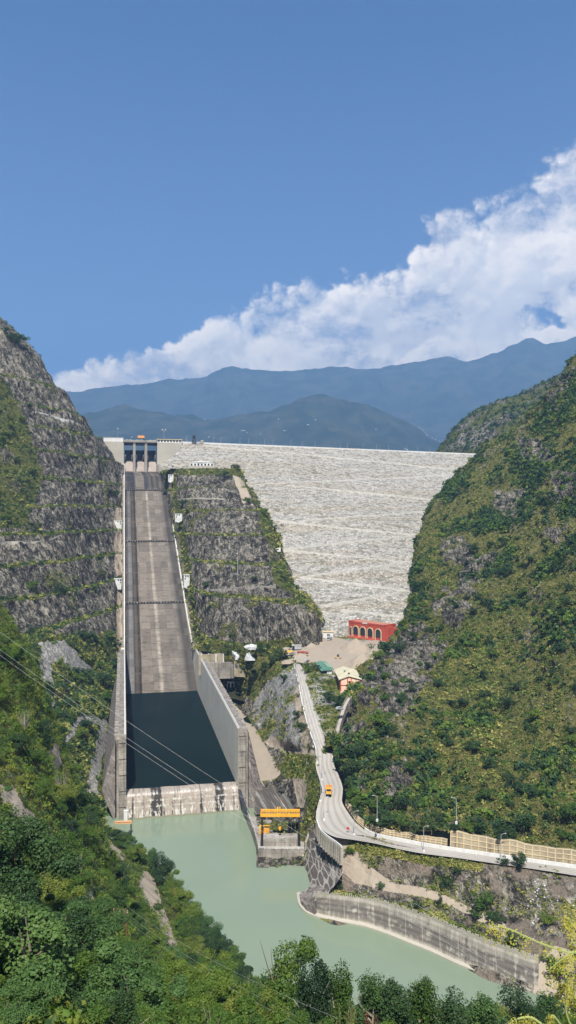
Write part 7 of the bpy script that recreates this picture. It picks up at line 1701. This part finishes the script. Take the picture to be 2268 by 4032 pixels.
# --- branch with hanging yellow pods, close to the camera at the lower right
def pod_tree():
    D = 13.0; e = empty('pod_tree', pt(2420, 4250, D)); b0 = Vector(e.location); r_ = np.random.default_rng(77)
    tag(e, 'near branches hung with yellow-green pods at the lower right', 'tree')
    br = [[(2450, 4200), (2330, 3780), (2230, 3750), (2130, 3715), (2010, 3660), (1960, 3650), (1925, 3645)], [(2480, 4150), (2330, 3760), (2268, 3755), (2210, 3780), (2150, 3830)], [(2420, 4250), (2280, 3960), (2240, 3890), (2200, 3870)], [(2400, 4300), (2235, 4010), (2240, 3900), (2250, 3860)],
          [(2440, 4250), (2130, 4030), (2080, 4005), (2030, 4015), (1990, 4045)], [(2500, 4100), (2330, 3900), (2290, 3830), (2240, 3850), (2190, 3920)], [(2400, 4330), (2190, 4010), (2160, 4030)], [(2480, 4100), (2380, 3700), (2260, 3640), (2230, 3610)], [(2480, 4000), (2330, 3720), (2300, 3700), (2240, 3720)]]
    Q = []; mb = MB()
    for k, P_ in enumerate(br):
        d_ = D + (k % 3) * .5; C_ = cr(np.array([pt(a, b, d_) for a, b in P_]), 26); mb.tube([Vector(p) - b0 for p in C_], [.022 * (1 - i / 30) + .003 for i in range(26)], 5)
        for i in range(6, 26):
            if k in (3, 6) and i < 16: continue
            for _ in range(4):
                c = C_[i] + r_.normal(size=3) * .03; L_ = r_.uniform(.10, .30) if r_.random() < .8 else .38
                m_ = max(3, int(L_ / .045))
                for j in range(m_):
                    q = c + np.array([r_.normal() * .015, r_.normal() * .015, -L_ * j / m_]); s = r_.uniform(.013, .024); a = r_.uniform(0, 6.28); u_ = np.array([math.cos(a), math.sin(a), r_.uniform(-.4, .4)]) * s
                    Q.append([q - u_, q - u_ * .2 - np.array([0, 0, s * 1.0]), q + u_ - np.array([0, 0, s * 1.5]), q + u_ * .4 + np.array([0, 0, s * .6])])
    mb.build('branch', plain('green_twig', (.30, .34, .12), .7, .2), e)
    Q = np.array(Q) - np.array(b0); o = link('pod', quads_mesh('pod', Q, L_POD), e)
    lf = []
    for k in range(34):
        P_ = br[k % len(br)]; a, b = P_[r_.integers(1, len(P_))]; q = np.array(pt(a + r_.uniform(-40, 40), b + r_.uniform(-25, 25), D)) - np.array(b0)
        d = r_.normal(size=3); d[2] = abs(d[2]) + .5; d /= np.linalg.norm(d); u_ = np.cross(d, r_.normal(size=3)); u_ /= np.linalg.norm(u_); s = r_.uniform(.06, .11)
        lf.append([q, q + d * s * .5 + u_ * s * .22, q + d * s, q + d * s * .5 - u_ * s * .22])
    link('leaf', quads_mesh('leaf', np.array(lf), L_MIX), e)
pod_tree()

# ------------------------------------------------------------------ haze: even air in one closed box
mb = MB(); mb.box(-10000, 10000, -60, 14000, -13, 3700)
hz = mb.build('haze', bpy.data.materials.new('haze_air')); hz['kind'] = 'stuff'; hz['label'] = 'thin blue haze filling the valley air'
m = hz.data.materials[0]; m.use_nodes = True; m.node_tree.nodes.clear()
out = m.node_tree.nodes.new('ShaderNodeOutputMaterial'); v = m.node_tree.nodes.new('ShaderNodeVolumePrincipled')
v.inputs['Color'].default_value = (0.29, 0.54, 0.95, 1); v.inputs['Density'].default_value = HAZE; v.inputs['Anisotropy'].default_value = 0.0
m.node_tree.links.new(v.outputs[0], out.inputs['Volume'])
